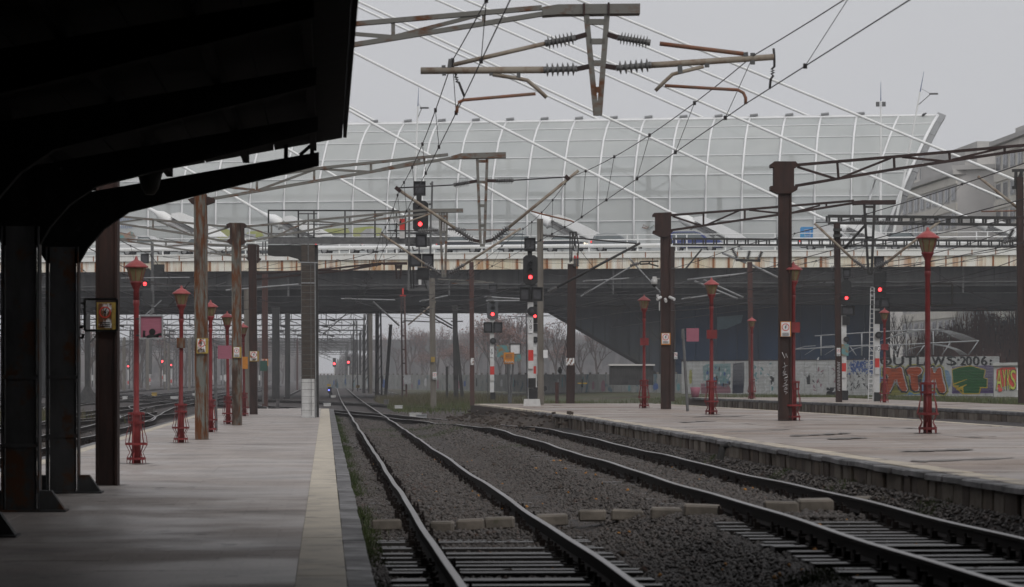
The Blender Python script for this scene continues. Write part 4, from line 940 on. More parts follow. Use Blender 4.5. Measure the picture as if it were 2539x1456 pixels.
car('white saloon on the bridge hidden behind the near columns', 'saloon', 'white', 36, 150, 3.4)

# ------------------------------------------------------------------ apartment blocks behind the bridge
def facade_block(name, lab, pl, dl, pr, dr, back, z1, floors, cols, wallm, roofz=None, zbase=0.0):
    """front runs from (px pl, distance dl) to (px pr, distance dr)"""
    a = P(pl, HZ, dl); b = P(pr, HZ, dr); a.z = b.z = zbase; e = (b - a); L_ = e.length; e.normalize(); n_ = V((-e.y, e.x, 0))
    if n_.dot(F_) < 0: n_ = -n_
    t_ = thing(name, lab, 'building', (a + b) / 2)
    MB().prism([a, b, b + n_ * back, a + n_ * back], (0, 0, z1)).build('wall', wallm, t_)
    if roofz: 
        rf_ = MB(); q = [a - e * .5 - n_ * .6, b + e * .5 - n_ * .6, b + e * .5 + n_ * back, a - e * .5 + n_ * back]; rf_.prism([p + Z_ * (z1 + .01) for p in q], (0, 0, .5))
        q2 = [a + n_ * 2.2, b + n_ * 2.2, b + n_ * (back - 1), a + n_ * (back - 1)]; rf_.prism([p + Z_ * (z1 + .52) for p in q2], (0, 0, roofz)); rf_.build('roof', M['roofdark'], t_)
    fh = 2.95; cw = L_ / cols
    wm = MB().quadbox(V((0, 0, 0)), e, n_, Z_, cw * .62, .14, 1.65).mesh(M['whitebase']); pmh = MB(); 
    for s_ in (-1, 1): pmh.quadbox(e * (s_ * cw * .145) - n_ * .08, e, n_, Z_, cw * .24, .04, 1.4)
    pmh = pmh.mesh(M['pane'])
    bd = MB()
    for k in range(floors): bd.quadbox((a + b) / 2 + Z_ * (z1 - .55 - fh * k) - n_ * .08, e, n_, Z_, L_, .18, .85)
    bd.build('floor_band', M['building'], t_)
    for k in range(floors):
        for c in range(cols):
            o = link('window', wm, t_, a + e * (cw * (c + .5)) + Z_ * (z1 - 2.0 - fh * k) - n_ * .03 - world_loc(t_)); link('pane', pmh, o)
    return t_
facade_block('apartment_building', 'beige apartment block with a long window front behind the bridge', 2238, 362, 2374, 330, 9, 24.1, 8, 9, M['building2'], 3.2)
facade_block('apartment_building', 'blank grey end wall of an apartment block joined to the window front', 2376, 330, 2466, 328, 12, 24.6, 0, 1, M['building2'], 1.8)
facade_block('apartment_building', 'beige apartment block cut off by the picture edge behind the bridge', 2468, 325, 2620, 296, 12, 26.8, 9, 8, M['building'], 1.5)
facade_block('apartment_building', 'low flat-roofed upper block rising behind the hall end', 2196, 420, 2404, 410, 12, 32.0, 2, 10, M['building2'], .6)
# ------------------------------------------------------------------ corrugated fence with graffiti
FA, FB = P(1690, HZ, 238), P(2478, HZ, 205); FA.z = FB.z = .42
FE = (FB - FA); FL = FE.length; FE.normalize(); FN = V((FE.y, -FE.x, 0))
if FN.dot(F_) > 0: FN = -FN                       # towards the camera
FH, PER = 2.75, .108
fence = thing('corrugated_fence', 'pale corrugated metal fence painted with large graffiti letters', 'fence', (FA + FB) / 2)
def corr(z): return .034 * math.sin(2 * math.pi * z / PER)
NSH = 26; shw = FL / NSH
def sheet(h):
    mb = MB(); n = int(h / (PER / 4))
    for k in range(n + 1):
        z = h * k / n
        for s in (-.5, .5): mb.v.append(FE * (s * (shw - .02)) + FN * corr(z) + Z_ * z)
    for k in range(n): mb.face([2 * k, 2 * k + 1, 2 * k + 3, 2 * k + 2], True)
    return mb.mesh(M['corrugated'])
shm = [sheet(FH - .17), sheet(FH)]
for i in range(NSH):
    link('corrugated_sheet', shm[1 if i > 17 else 0], fence, FA + FE * (shw * (i + .5)) - world_loc(fence))
pst = MB().box((0, 0, 1.35), (.07, .07, 2.7), FE, FN, Z_).mesh(M['arm_dark'])
for i in range(NSH + 1): link('fence_post', pst, fence, FA + FE * (shw * i) - FN * .07 - world_loc(fence))
trimm = MB(); trimm.bar(FA + Z_ * (FH - .16) + FN * .03, FA + FE * (shw * 18) + Z_ * (FH - .16) + FN * .03, .05, .05); trimm.build('top_rail', M['arm_dark'], fence)
gfC = crop(2160, 720, 5.2)
def fpt(x, y): return hit(x, y, FA, FN)
def conform(bm_pts_tris, name, mt, lift):
    """paint on the corrugation: cut along the ribs and press onto them"""
    bm = bmesh.new(); vs = [bm.verts.new(p) for p in bm_pts_tris[0]]
    for f in bm_pts_tris[1]:
        try: bm.faces.new([vs[i] for i in f])
        except ValueError: pass
    bmesh.ops.triangulate(bm, faces=bm.faces[:])
    zs = [v.co.z for v in bm.verts]; z = math.floor((min(zs) - .42) / (PER / 4)) * (PER / 4) + .42
    while z < max(zs):
        bmesh.ops.bisect_plane(bm, geom=bm.verts[:] + bm.edges[:] + bm.faces[:], plane_co=(0, 0, z), plane_no=(0, 0, 1)); z += PER / 4
    o0 = world_loc(fence)
    for v in bm.verts:
        s = (v.co - FA).dot(FE); zz = v.co.z; v.co = FA + FE * s + FN * (corr(zz - .42) + lift) + Z_ * (zz - FA.z) - o0
    me = bpy.data.meshes.new(name); bm.to_mesh(me); bm.free(); me.materials.append(mt)
    for p in me.polygons: p.use_smooth = False
    return link(name, me, fence)
def paint(name, mt, poly, lift, cr=gfC):
    p = [fpt(*cr(*q)) for q in poly]; return conform((p, [list(range(len(p)))]), name, mt, lift)
def inflate(poly, r):
    n = len(poly); c = []
    area = sum(poly[i][0] * poly[(i + 1) % n][1] - poly[(i + 1) % n][0] * poly[i][1] for i in range(n)); sg = 1 if area > 0 else -1
    for i in range(n):
        (x0, y0), (x1, y1), (x2, y2) = poly[i - 1], poly[i], poly[(i + 1) % n]
        n1 = V((y1 - y0, x0 - x1)); n2 = V((y2 - y1, x1 - x2)); n1.normalize(); n2.normalize(); m_ = n1 + n2
        m_ = m_ / max(.35, m_.length_squared / 2) if m_.length > .2 else n1
        c.append((x1 + sg * m_.x * r, y1 + sg * m_.y * r))
    return c
FADE = dict(c3=(.40, .40, .385, 1), scale3=1.7, lo3=.67, hi3=.82)
C_or = mat('sprayed_orange_red', (.50, .105, .03, 1), (.42, .09, .03, 1), 2, **FADE); C_bk = mat('sprayed_black', g(.022), g(.05), 2, **FADE); C_wh = mat('sprayed_white', g(.62))
C_bl = mat('sprayed_sky_blue', (.13, .32, .52, 1), (.10, .27, .46, 1), 2, **FADE); C_ye = mat('sprayed_yellow', (.58, .42, .04, 1)); C_yl = mat('sprayed_lime_yellow', (.42, .40, .10, 1)); C_gr = mat('sprayed_green', (.022, .12, .030, 1), (.028, .15, .04, 1), 2, **FADE)
C_pu = mat('sprayed_purple', (.095, .055, .19, 1), (.085, .05, .16, 1), 2, **FADE); C_db = mat('sprayed_deep_blue', (.045, .10, .32, 1), (.10, .17, .38, 1), 5)
M1 = [(262, 1052), (300, 1036), (345, 1042), (378, 1100), (398, 1105), (425, 1046), (470, 1030), (495, 1050), (510, 1130), (520, 1210), (548, 1270), (562, 1320), (545, 1345), (500, 1340), (465, 1300), (440, 1230), (430, 1180), (410, 1230), (400, 1190), (375, 1200), (368, 1280), (335, 1350), (285, 1365), (235, 1330), (240, 1270), (300, 1220), (320, 1150), (295, 1120), (262, 1120)]
T1p = [(555, 1070), (590, 1035), (660, 1028), (730, 1036), (755, 1070), (740, 1110), (700, 1140), (672, 1145), (665, 1190), (690, 1250), (712, 1300), (700, 1335), (660, 1340), (625, 1320), (610, 1250), (615, 1190), (605, 1140), (570, 1120)]
M2 = [(850, 1055), (885, 1035), (905, 1100), (925, 1110), (955, 1050), (985, 1034), (1005, 1055), (1015, 1130), (1030, 1220), (1055, 1290), (1060, 1340), (1030, 1368), (985, 1355), (955, 1300), (945, 1240), (930, 1180), (915, 1240), (900, 1190), (880, 1210), (870, 1300), (845, 1320), (838, 1250), (840, 1150)]
paint('blue_ground', C_bl, [(180, 1060), (230, 1040), (780, 1040), (800, 1090), (1050, 1060), (1100, 1080), (1130, 1150), (1130, 1250), (1100, 1310), (930, 1390), (430, 1390), (370, 1380), (180, 1300)], .003)
for pl in (M1, T1p, M2):
    paint('letter_halo', C_yl, inflate(pl, 40), .005); paint('letter_outline', C_bk, inflate(pl, 24), .007); paint('letter_rim', C_wh, [(x + 7, y - 3) for x, y in inflate(pl, 6)], .009); paint('graffiti_letter', C_or, pl, .011)
paint('purple_ground', C_pu, [(1145, 1020), (1700, 1005), (1700, 1370), (1145, 1375)], .003)
GS = [(1150, 1065), (1250, 1035), (1390, 1018), (1570, 1068), (1570, 1095), (1550, 1180), (1600, 1185), (1595, 1295), (1510, 1290), (1495, 1370), (1290, 1372), (1300, 1310), (1220, 1300), (1240, 1270), (1165, 1265)]
paint('shape_outline', C_ye, inflate(GS, 11), .005); paint('green_shape', C_gr, GS, .008)
for q in ([(1160, 1245), (1335, 1185), (1340, 1192), (1165, 1262)], [(1200, 1330), (1215, 1300), (1335, 1252), (1340, 1260), (1290, 1290), (1300, 1372), (1285, 1372), (1270, 1320)]): paint('yellow_dash', C_ye, q, .012)
def text_mesh(s):
    cu = bpy.data.curves.new('txt', 'FONT'); cu.body = s; cu.resolution_u = 3; o = bpy.data.objects.new('txt', cu); COL.objects.link(o)
    bpy.context.view_layer.update(); me = bpy.data.meshes.new_from_object(o.evaluated_get(bpy.context.evaluated_depsgraph_get()))
    vs = [(v.co.x, v.co.y) for v in me.vertices]; fs = [list(p.vertices) for p in me.polygons]
    bpy.data.objects.remove(o); bpy.data.curves.remove(cu); bpy.data.meshes.remove(me); return vs, fs
def text_on(fn, s, x0, y0, x1, y1):
    """fit a word into the picture rectangle; fn maps grid points to 3-D"""
    vs, fs = text_mesh(s); ax = [v[0] for v in vs]; ay = [v[1] for v in vs]; a, b, c, d = min(ax), max(ax), min(ay), max(ay)
    return [fn(x0 + (x - a) / (b - a) * (x1 - x0), y1 - (y - c) / (d - c) * (y1 - y0)) for x, y in vs], fs
def thick(parts, w_):
    return parts
for ch, a, b in (('O', 215, 360), ('U', 385, 515), ('T', 540, 665), ('L', 690, 770), ('A', 775, 880), ('W', 885, 1050), ('S', 1080, 1200), ('2', 1255, 1325), ('0', 1330, 1400), ('0', 1420, 1500), ('6', 1525, 1600)):
    for k, (dx, dy) in enumerate(((0, 0), (7, 3), (-6, -3))):
        v_, f_ = text_on(lambda x, y: fpt(*gfC(x, y)), ch, a + dx, 890 + dy, b + dx, 1008 + dy); conform((v_, f_), 'graffiti_letter', C_bk, .008 + k * .0015)
for x, y, r in ((1228, 935, 17), (1650, 945, 17), (1650, 990, 17), (288, 965, 24)): paint('graffiti_dot', C_bk, [(x + r * math.cos(a * .785), y + r * math.sin(a * .785)) for a in range(8)], .008)
paint('dollar_stroke', C_bk, [(1128, 875), (1140, 875), (1142, 1020), (1130, 1020)], .013)
C_tq = mat('sprayed_turquoise', (.10, .30, .32, 1), (.22, .34, .36, 1), 4); C_pk = mat('sprayed_pink', (.33, .17, .20, 1))
cr7 = crop(1860, 860, 3.627); rs = random.Random(3)
for i in range(150):
    x = rs.uniform(945, 1180); y = rs.gauss(205, 35); w_ = rs.uniform(5, 26); h_ = rs.uniform(8, 40)
    if 140 < y < 285: paint('blue_scrawl', C_db, [(x, y), (x + w_ * .4, y - h_ * .6), (x + w_, y), (x + w_ * .5, y + h_ * .4)], .003 + .0001 * i, cr7)
def scrawl(x0, x1, y0, y1, n, mt, wd, seed, lift=.014):
    r = random.Random(seed)
    for i in range(n):
        x = r.uniform(x0, x1); y = r.uniform(y0, y1); q = []; a = r.uniform(0, 6.28)
        for k in range(3): q.append((x, y)); a += r.uniform(-1.2, 1.2); x += math.cos(a) * 16; y += math.sin(a) * 22
        paint('thin_scrawl', mt, [(q[0][0] - wd, q[0][1]), (q[1][0] - wd, q[1][1]), (q[2][0] - wd * .4, q[2][1]), (q[2][0] + wd * .4, q[2][1]), (q[1][0] + wd, q[1][1]), (q[0][0] + wd, q[0][1])], lift + i * .0001, cr7)
scrawl(940, 1190, 260, 420, 34, C_bk, 2.6, 5); scrawl(940, 1180, 150, 280, 14, C_wh, 3, 6, .017)
scrawl(490, 830, 150, 440, 34, C_wh, 8, 7); scrawl(560, 840, 180, 330, 10, C_bk, 2.4, 8); scrawl(90, 320, 170, 440, 26, C_wh, 9, 9); scrawl(90, 320, 170, 440, 12, C_tq, 8, 19); scrawl(490, 830, 160, 420, 10, C_pk, 7, 29)
for q in (((565, 285), (600, 285), (600, 365), (572, 365)), ((748, 395), (830, 395), (830, 465), (748, 465)), ((235, 285), (275, 285), (270, 370), (245, 370))): paint('grey_patch', C_bk, q, .006, cr7)
crL = crop(1660, 760, 2.821); C_tq = mat('sprayed_turquoise', (.10, .30, .32, 1), (.22, .34, .36, 1), 4); C_nv = mat('sprayed_navy', (.03, .035, .06, 1)); C_pk = mat('sprayed_pink', (.33, .17, .20, 1))
paint('turquoise_ground', C_tq, [(275, 440), (300, 425), (470, 420), (470, 560), (440, 590), (280, 540)], .003, crL); paint('pink_ground', C_pk, [(260, 560), (470, 560), (470, 630), (262, 632)], .003, crL)
paint('navy_block', C_nv, [(486, 420), (565, 412), (568, 520), (560, 630), (482, 632), (484, 520)], .004, crL)
rs = random.Random(11)
for i in range(46):
    x = rs.uniform(282, 462); y = rs.uniform(440, 575); w_ = rs.uniform(4, 12); h_ = rs.uniform(15, 50); paint('letter_sliver', (C_bk, C_wh, C_tq, C_db)[i % 4], [(x, y), (x + w_, y - h_ * .4), (x + w_ * 1.6, y), (x + w_ * .6, y + h_ * .6)], .006 + .0002 * i, crL)
paint('yellow_letter', C_yl, [(180, 470), (196, 462), (200, 500), (190, 505), (196, 560), (182, 566), (176, 520)], .005, crL)
# yard wall of concrete at the picture edge with its own tag
cwl = thing('concrete_wall', 'concrete wall end with lime and red lettering beside the corrugated fence', 'wall', P(2500, HZ, 201))
def cpt(x, y, d=200.0): return P(*gfC(x, y), d)
MB().prism([cpt(1690, 1010), cpt(2200, 1000), cpt(2200, 1420), cpt(1690, 1420)], F_ * .25).build('wall_panel', M['concwall'], cwl)
MB().prism([cpt(1670, 975, 199.8), cpt(2200, 965, 199.8), cpt(2200, 1003, 199.8), cpt(1670, 1013, 199.8)], F_ * .6).build('coping', M['concwall'], cwl)
def cpaint(nm, mt, pl, d): MB().prism([cpt(x, y, d) for x, y in pl], F_ * .008).build(nm, mt, cwl)
C_rd = mat('sprayed_red', (.42, .06, .04, 1)); C_li = mat('sprayed_lime2', (.34, .37, .06, 1))
cpaint('red_shadow', C_rd, [(1725, 1060), (1800, 1035), (1960, 1030), (1985, 1080), (1975, 1250), (1930, 1330), (1900, 1260), (1800, 1290), (1740, 1300), (1720, 1180)], 199.98)
for ch, a, b in (('A', 1715, 1795), ('Y', 1795, 1850), ('K', 1855, 1905), ('S', 1900, 1975)):
    v_, f_ = text_on(lambda x, y: cpt(x, y, 199.95), ch, a - 5, 1055, b + 8, 1335); mb = MB(); mb.v = v_; [mb.face(f) for f in f_]; mb.build('graffiti_letter', C_bk, cwl)
    v_, f_ = text_on(lambda x, y: cpt(x, y, 199.92), ch, a + 3, 1065, b, 1322); mb = MB(); mb.v = v_; [mb.face(f) for f in f_]; mb.build('graffiti_letter', C_li, cwl)
for ch, a, b, y0, y1 in (('R', 1985, 2075, 1040, 1330),):
    v_, f_ = text_on(lambda x, y: cpt(x, y, 199.95), ch, a, y0, b, y1); mb = MB(); mb.v = v_; [mb.face(f) for f in f_]; mb.build('graffiti_letter', C_wh, cwl)
cpaint('red_blob', C_rd, [(1740, 1310), (1770, 1292), (1800, 1310), (1795, 1345), (1755, 1350)], 199.9)
# bent tube frame of a polytunnel behind the fence
tf = thing('tunnel_frame', 'bare arched frame of grey tubes rising behind the corrugated fence', 'frame', P(2200, 960, 238))
def tline(nm, pts, d, r, cr=gfC): MB().path([P(*cr(*q), d) for q in pts], r, 5).build(nm, M['galv'], tf)
tline('lower_rail', [(-900, 800), (-400, 770), (0, 748), (550, 735), (920, 715), (1495, 688)], 234, .05); tline('upper_rail', [(-640, 625), (0, 583), (680, 543), (985, 538)], 242, .05)
for x, y0, y1 in ((548, 590, 870), (900, 560, 870), (-30, 590, 880), (-330, 610, 880), (-560, 625, 880)): tline('post', [(x, y0), (x, y1)], 236, .06)
for q in ([(1480, 698), (1360, 872)], [(1118, 715), (1015, 875)], [(785, 745), (690, 876)], [(468, 752), (372, 882)], [(310, 712), (440, 876)], [(60, 760), (160, 880)], [(-180, 765), (-100, 880)], [(-300, 775), (-380, 880)]): tline('brace', q, 235, .045)
for k in range(6): tline('arch', [(300 - k * 26, 665 + k * 6), (440 - k * 20, 600 + k * 9), (640 - k * 16, 552 + k * 8), (800, 545)], 236 + k, .022)
for k in range(6): tline('arch', [(985 - k * 8, 542), (1130 - k * 12, 560 + k * 5), (1300 - k * 24, 612 + k * 6), (1495 - k * 40, 690)], 236 + k, .022)
for k in range(4): tline('arch', [(900, 722 + k * 6), (1080 - k * 10, 750 + k * 4), (1240 - k * 22, 805), (1345 - k * 30, 872)], 236 + k, .022)
for c in (720, 330, 0, -260, -520, -760): tline('arch', [(c - 250, 872), (c - 130, 795), (c, 760), (c + 130, 752)], 237, .025)
# panel wall far behind the trackside signals
pw = thing('panel_wall', 'long concrete panel wall with faded graffiti beyond the trackside signals', 'wall', P(1250, 955, 300))
pa, pb = P(760, HZ, 420), P(1700, HZ, 250); pa.z = pb.z = .25; pe = pb - pa; pl_ = pe.length; pe.normalize(); pn_ = V((pe.y, -pe.x, 0)); npan = 66
pmesh = MB().prism([V((0, 0, 0)), pe * (pl_ / npan - .12), pe * (pl_ / npan - .12) + Z_ * 1.75, Z_ * 1.75], pn_ * .1).mesh(M['concwall']); ppost = MB().box((0, 0, .95), (.14, .16, 1.95), pe, pn_, Z_).mesh(M['concrete_pole'])
for i in range(npan):
    q = pa + pe * (pl_ * i / npan) - world_loc(pw); link('wall_panel', pmesh, pw, q + pe * .06); link('post', ppost, pw, q)
rs = random.Random(5)
for i in range(40):
    q = pa + pe * rs.uniform(20, pl_); c = [C_tq, C_wh, C_db, C_pk, C_bk][i % 5]; z = rs.uniform(.2, .7); w_ = rs.uniform(.5, 1.6); h_ = rs.uniform(.3, .9); sgn = pn_ if pn_.dot(F_) < 0 else -pn_
    off_ = .13 if sgn == pn_ else .02
    MB().prism([q + sgn * off_ + pe * a + Z_ * b for a, b in ((0, z), (w_ * .4, z - .15), (w_, z), (w_ * .9, z + h_), (w_ * .5, z + h_ + .1), (0.05, z + h_ * .8))], sgn * .006).build('faded_tag', c, pw)

# ------------------------------------------------------------------ trees (bare, late autumn)
def tree_meshes(seed, h, spread, leaves, up=.55):
    r = random.Random(seed); tr = MB(); tw = MB(); lf = []
    def grow(p, d, L_, rad, lv):
        mid = p + d * (L_ * .5) + V((r.uniform(-1, 1), r.uniform(-1, 1), 0)) * L_ * .06; e = mid + d * (L_ * .5)
        mb = tr if lv < 3 else tw
        mb.tube(p, mid, rad, rad * .85, 5 if lv < 3 else 3, False); mb.tube(mid, e, rad * .85, rad * .62, 5 if lv < 3 else 3, False)
        if lv >= 6: lf.append(e); return
        for k in range(3 if lv < 2 else r.choice((2, 3, 3))):
            a = r.uniform(0, 6.28); t_ = r.uniform(.45, .95) * spread; nd = (d + V((math.cos(a), math.sin(a), 0)) * t_ + Z_ * (up * .5 - .1)).normalized()
            grow(p + (e - p) * r.uniform(.55, 1), nd, L_ * r.uniform(.6, .82), rad * r.uniform(.52, .66), lv + 1)
    grow(V((0, 0, 0)), Z_, h * .27, h * .018, 0)
    lm = MB()
    for e in lf:
        for k in range(leaves):
            c = e + V((r.gauss(0, .35), r.gauss(0, .35), r.gauss(0, .3))); u = V((r.uniform(-1, 1), r.uniform(-1, 1), r.uniform(-1, 1))).normalized(); w2 = u.cross(V((r.uniform(-1, 1), r.uniform(-1, 1), 1))).normalized(); s = r.uniform(.06, .14)
            b = len(lm.v); lm.v += [c - u * s, c + w2 * s * .6, c + u * s, c - w2 * s * .6]; lm.face([b, b + 1, b + 2, b + 3])
    return tr.mesh(M['bark']), tw.mesh(M['twig']), (lm.mesh(M['deadleaf']) if leaves else None)
TV = [tree_meshes(1, 9, .8, 0), tree_meshes(2, 10, .7, 1), tree_meshes(3, 8, .9, 2), tree_meshes(4, 11, .65, 0, .9), tree_meshes(5, 8, .85, 4)]
def tree(lab, x, d, v_, sc, z=.2, grp='bare trees around the bridge'):
    p = P(x, HZ, d); p.z = z; t_ = thing('bare_tree', lab, 'tree', p, grp); a = random.uniform(0, 6.28)
    for nm, me in zip(('trunk', 'crown', 'leaves'), TV[v_]):
        if me: o = link(nm, me, t_); o.rotation_euler = (0, 0, a); o.scale = (sc, sc, sc)
for lab, x, d, v_, sc in (
 ('bare pale tree under the bridge right of the tall signal', 2215, 300, 3, 1.0), ('reddish tree under the bridge behind the empty square frame', 2345, 300, 4, 1.05), ('dense russet tree right of the empty square frame', 2425, 292, 2, 1.15),
 ('russet tree at the picture edge under the bridge', 2500, 285, 4, 1.2), ('dark bare tree leaning in from the picture edge', 2560, 280, 0, 1.3), ('second bare tree behind the tall signal', 2255, 325, 0, 1.1), ('russet shrubby tree low behind the concrete wall', 2460, 262, 2, .62), ('small russet bush by the concrete wall top', 2395, 270, 4, .55)): tree(lab, x, d, v_, sc)
mids = [(985, 700, 0, 1.6), (1020, 660, 1, 1.7), (1045, 760, 3, 1.7), (1085, 640, 1, 1.6), (1110, 720, 0, 1.8), (1150, 620, 2, 1.6), (1185, 700, 1, 1.9), (1215, 520, 1, 1.6), (1255, 470, 4, 1.7), (1285, 520, 1, 1.7), (1320, 560, 0, 1.6), (1375, 480, 1, 1.4), (1405, 520, 2, 1.4), (1440, 440, 0, 1.25), (1480, 440, 1, 1.15), (1130, 600, 4, 1.3), (1240, 620, 2, 1.8), (950, 900, 1, 2.0), (1060, 640, 2, 1.3)]
tl = ['small bare tree right of the leaning black post', 'bare tree left of the lattice post', 'tall misty tree behind the lattice post', 'brown tree between the lattice post and the concrete pole', 'tall bare tree behind the concrete pole', 'brown tree left of the A-shaped post', 'bare tree right of the A-shaped post', 'russet tree left of the grey signal', 'leafiest russet tree right of the grey signal', 'brown tree behind the orange notice', 'bare tree behind the tall signal post', 'brown tree between the two tall masts under the ramp', 'russet tree just under the ramp edge', 'bare tree low under the sloping ramp', 'small brown tree at the ramp foot', 'low russet tree at the A-shaped post foot', 'dense russet tree behind the grey signal head', 'misty far tree by the leaning black post', 'low russet tree behind the lattice post foot']
for (x, d, v_, sc), lab in zip(mids, tl): tree(lab, x, d, v_, sc, .1)
lefts = [(40, 330, 1, 1.0), (110, 340, 2, 1.0), (225, 380, 1, 1.1), (300, 420, 0, 1.1), (400, 520, 1, 1.3), (460, 560, 3, 1.3), (520, 600, 1, 1.4), (560, 640, 0, 1.5), (350, 480, 3, 1.2), (640, 700, 1, 1.5), (700, 760, 0, 1.6)]
ll = ['brown tree left of the nearest canopy column', 'russet tree between the two canopy columns', 'brown tree between the second column and the rusty mast', 'misty tree just right of the dark rusty mast', 'misty tree behind the pink graffiti board', 'tall misty tree right of the second red lamp', 'misty tree behind the streaked rusty mast', 'far misty tree right of the streaked mast', 'misty tree left of the pink graffiti board', 'very faint tree behind the mast group', 'very faint tree left of the brick pylon']
for (x, d, v_, sc), lab in zip(lefts, ll): tree(lab, x, d, v_, sc, 0)
# far wooded edge beyond the yard
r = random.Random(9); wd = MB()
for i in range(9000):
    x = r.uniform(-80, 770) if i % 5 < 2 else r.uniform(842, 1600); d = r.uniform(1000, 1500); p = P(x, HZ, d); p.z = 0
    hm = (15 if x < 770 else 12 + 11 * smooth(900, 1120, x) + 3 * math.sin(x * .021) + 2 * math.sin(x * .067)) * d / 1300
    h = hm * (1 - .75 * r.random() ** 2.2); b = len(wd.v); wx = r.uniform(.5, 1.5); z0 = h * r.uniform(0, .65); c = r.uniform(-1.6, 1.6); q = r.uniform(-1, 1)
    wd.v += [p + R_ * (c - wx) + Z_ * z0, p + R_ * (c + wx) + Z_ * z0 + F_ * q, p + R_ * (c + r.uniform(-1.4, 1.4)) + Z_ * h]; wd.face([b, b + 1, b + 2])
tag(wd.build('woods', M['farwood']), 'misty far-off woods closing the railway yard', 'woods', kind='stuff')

r = random.Random(31); sb = MB()
for i in range(2600):
    x = r.uniform(2205, 2600); d = r.uniform(272, 300); p = P(x, HZ, d); p.z = .3
    hm = 4.0 + 4.5 * smooth(2240, 2420, x) + 1.2 * math.sin(x * .05) + .8 * math.sin(x * .13); h = hm * (1 - .8 * r.random() ** 1.6); z0 = h * r.uniform(.2, .85); c = r.gauss(0, .5); wx = r.uniform(.02, .07); b = len(sb.v); tx = c + r.uniform(-.7, .7)
    sb.v += [p + R_ * (c - wx) + Z_ * z0, p + R_ * (c + wx) + Z_ * z0, p + R_ * tx + Z_ * h]; sb.face([b, b + 1, b + 2])
tag(sb.build('scrub', M['deadleaf']), 'tangled brown bare scrub behind the graffiti fence under the bridge', 'scrub', kind='stuff')
# ------------------------------------------------------------------ catenary masts
ID = lambda x, y: (x, y)
SRC = lambda x, y: (x * K, y * K)
def column(t_, x, ytop, zb, d, wpx, m_, xt=None, flange=True):
    """steel column of two channels, wpx wide on the grid at distance d"""
    b = P(x, HZ, d); b.z = zb; tp = P(x if xt is None else xt, ytop, d); w_ = wpx * d / FP; mb = MB()
    if flange:
        mb.bar(b, tp, w_ * .78, w_ * .62, F_)
        for s in (-1, 1): mb.bar(b + R_ * (s * w_ * .44), tp + R_ * (s * w_ * .44), w_ * .12, w_ * .86, F_)
    else: mb.bar(b, tp, w_, w_, F_)
    return mb.build('column', m_, t_)
def bars(t_, nm, m_, d, L_, w_, h_, cr=ID):
    if nm in ('clamp', 'link', 'cage_post', 'bracket', 'collar', 'hanger_plate', 'cable', 'steel_post', 'side_arm', 'cross_bar', 'cross_arm', 'cage_tray') and len(L_) > 1:
        for q in L_: bars(t_, nm, m_, d, [q], w_, h_, cr)
        return
    mb = MB()
    for q in L_: mb.bar(P(*cr(q[0], q[1]), d), P(*cr(q[2], q[3]), d), w_, h_, F_)
    return mb.build(nm, m_, t_)
def polyp(t_, nm, m_, d, pts, th, cr=ID):
    return MB().poly([cr(*q) for q in pts], d - th / 2, th).build(nm, m_, t_)
def tubep(t_, nm, m_, d, pts, r, cr=ID):
    mb = MB(); mb.path([P(*cr(*q), d) for q in pts], r, 7); return mb.build(nm, m_, t_)
def insp(t_, d, a, b, r, cr=ID, k=7):
    return MB().insul(P(*cr(*a), d), P(*cr(*b), d), r, k).build('insulator', M['porcelain'], t_)
def arm(t_, nm, m_, d, top, bot, webs, box, w_, cr):
    for part, L_ in (('top_chord', top), ('bottom_chord', bot)):
        mb = MB()
        for a, b in zip(L_[:-1], L_[1:]): mb.bar(P(*cr(*a), d), P(*cr(*b), d), w_, w_ * 1.6, F_)
        mb.build(nm + '_' + part, m_, t_)
    for q in webs: MB().bar(P(*cr(q[0], q[1]), d), P(*cr(q[2], q[3]), d), w_ * .8, w_, F_).build(nm + '_web', m_, t_)
    if box: MB().poly([cr(*q) for q in box], d - .1, .2).build(nm + '_end_box', m_, t_)
def warning(t_, x0, y0, x1, y1, d, board='ochre', face='signwhite', cr=ID, brd=.13, brx=.22):
    """shock-hazard plate: board, white plate, red ring, black bolt"""
    x0, y0 = cr(x0, y0); x1, y1 = cr(x1, y1); W_, H_ = x1 - x0, y1 - y0
    bo = MB().rect(x0, y0, x1, y1, d, .02).build('sign_board', M[board], t_) if board else t_
    a0, a1, b0, b1 = x0 + W_ * .08, x1 - W_ * (brx if board else .04), y0 + H_ * .04, y1 - H_ * brd
    pl = MB().rect(a0, b0, a1, b1, d - .012, .010).build('sign_plate', M[face], bo)
    cx, cy, r = (a0 + a1) / 2, b0 + (b1 - b0) * .36, min((a1 - a0) * .44, (b1 - b0) * .34)
    rg = MB(); n = 20
    for k in range(n):
        p, q = 2 * math.pi * k / n, 2 * math.pi * (k + 1) / n
        rg.poly([(cx + r * math.cos(p), cy + r * math.sin(p)), (cx + r * math.cos(q), cy + r * math.sin(q)), (cx + r * .8 * math.cos(q), cy + r * .8 * math.sin(q)), (cx + r * .8 * math.cos(p), cy + r * .8 * math.sin(p))], d - .018, .004)
    rg.build('red_ring', M['signred'], t_)
    f = lambda u, v_: (cx + r * u, cy + r * v_)
    MB().poly([f(.15, -.62), f(-.3, .08), f(.0, .08), f(-.18, .62), f(.32, -.12), f(.03, -.12), f(.35, -.62)], d - .022, .004).build('bolt', M['ink'], t_)
    tx = MB()
    for k in range(3): yy = b0 + (b1 - b0) * (.76 + .08 * k); tx.rect(a0 + (a1 - a0) * .12, yy, a1 - (a1 - a0) * .12, yy + (b1 - b0) * .035, d - .018, .004)
    tx.build('small_print', M['ink'], t_)

cA, cA2 = crop(860, 0, 3.174), crop(1660, 0, 2.821)
def at(x, d, z): p = P(x, HZ, d); p.z = z; return p
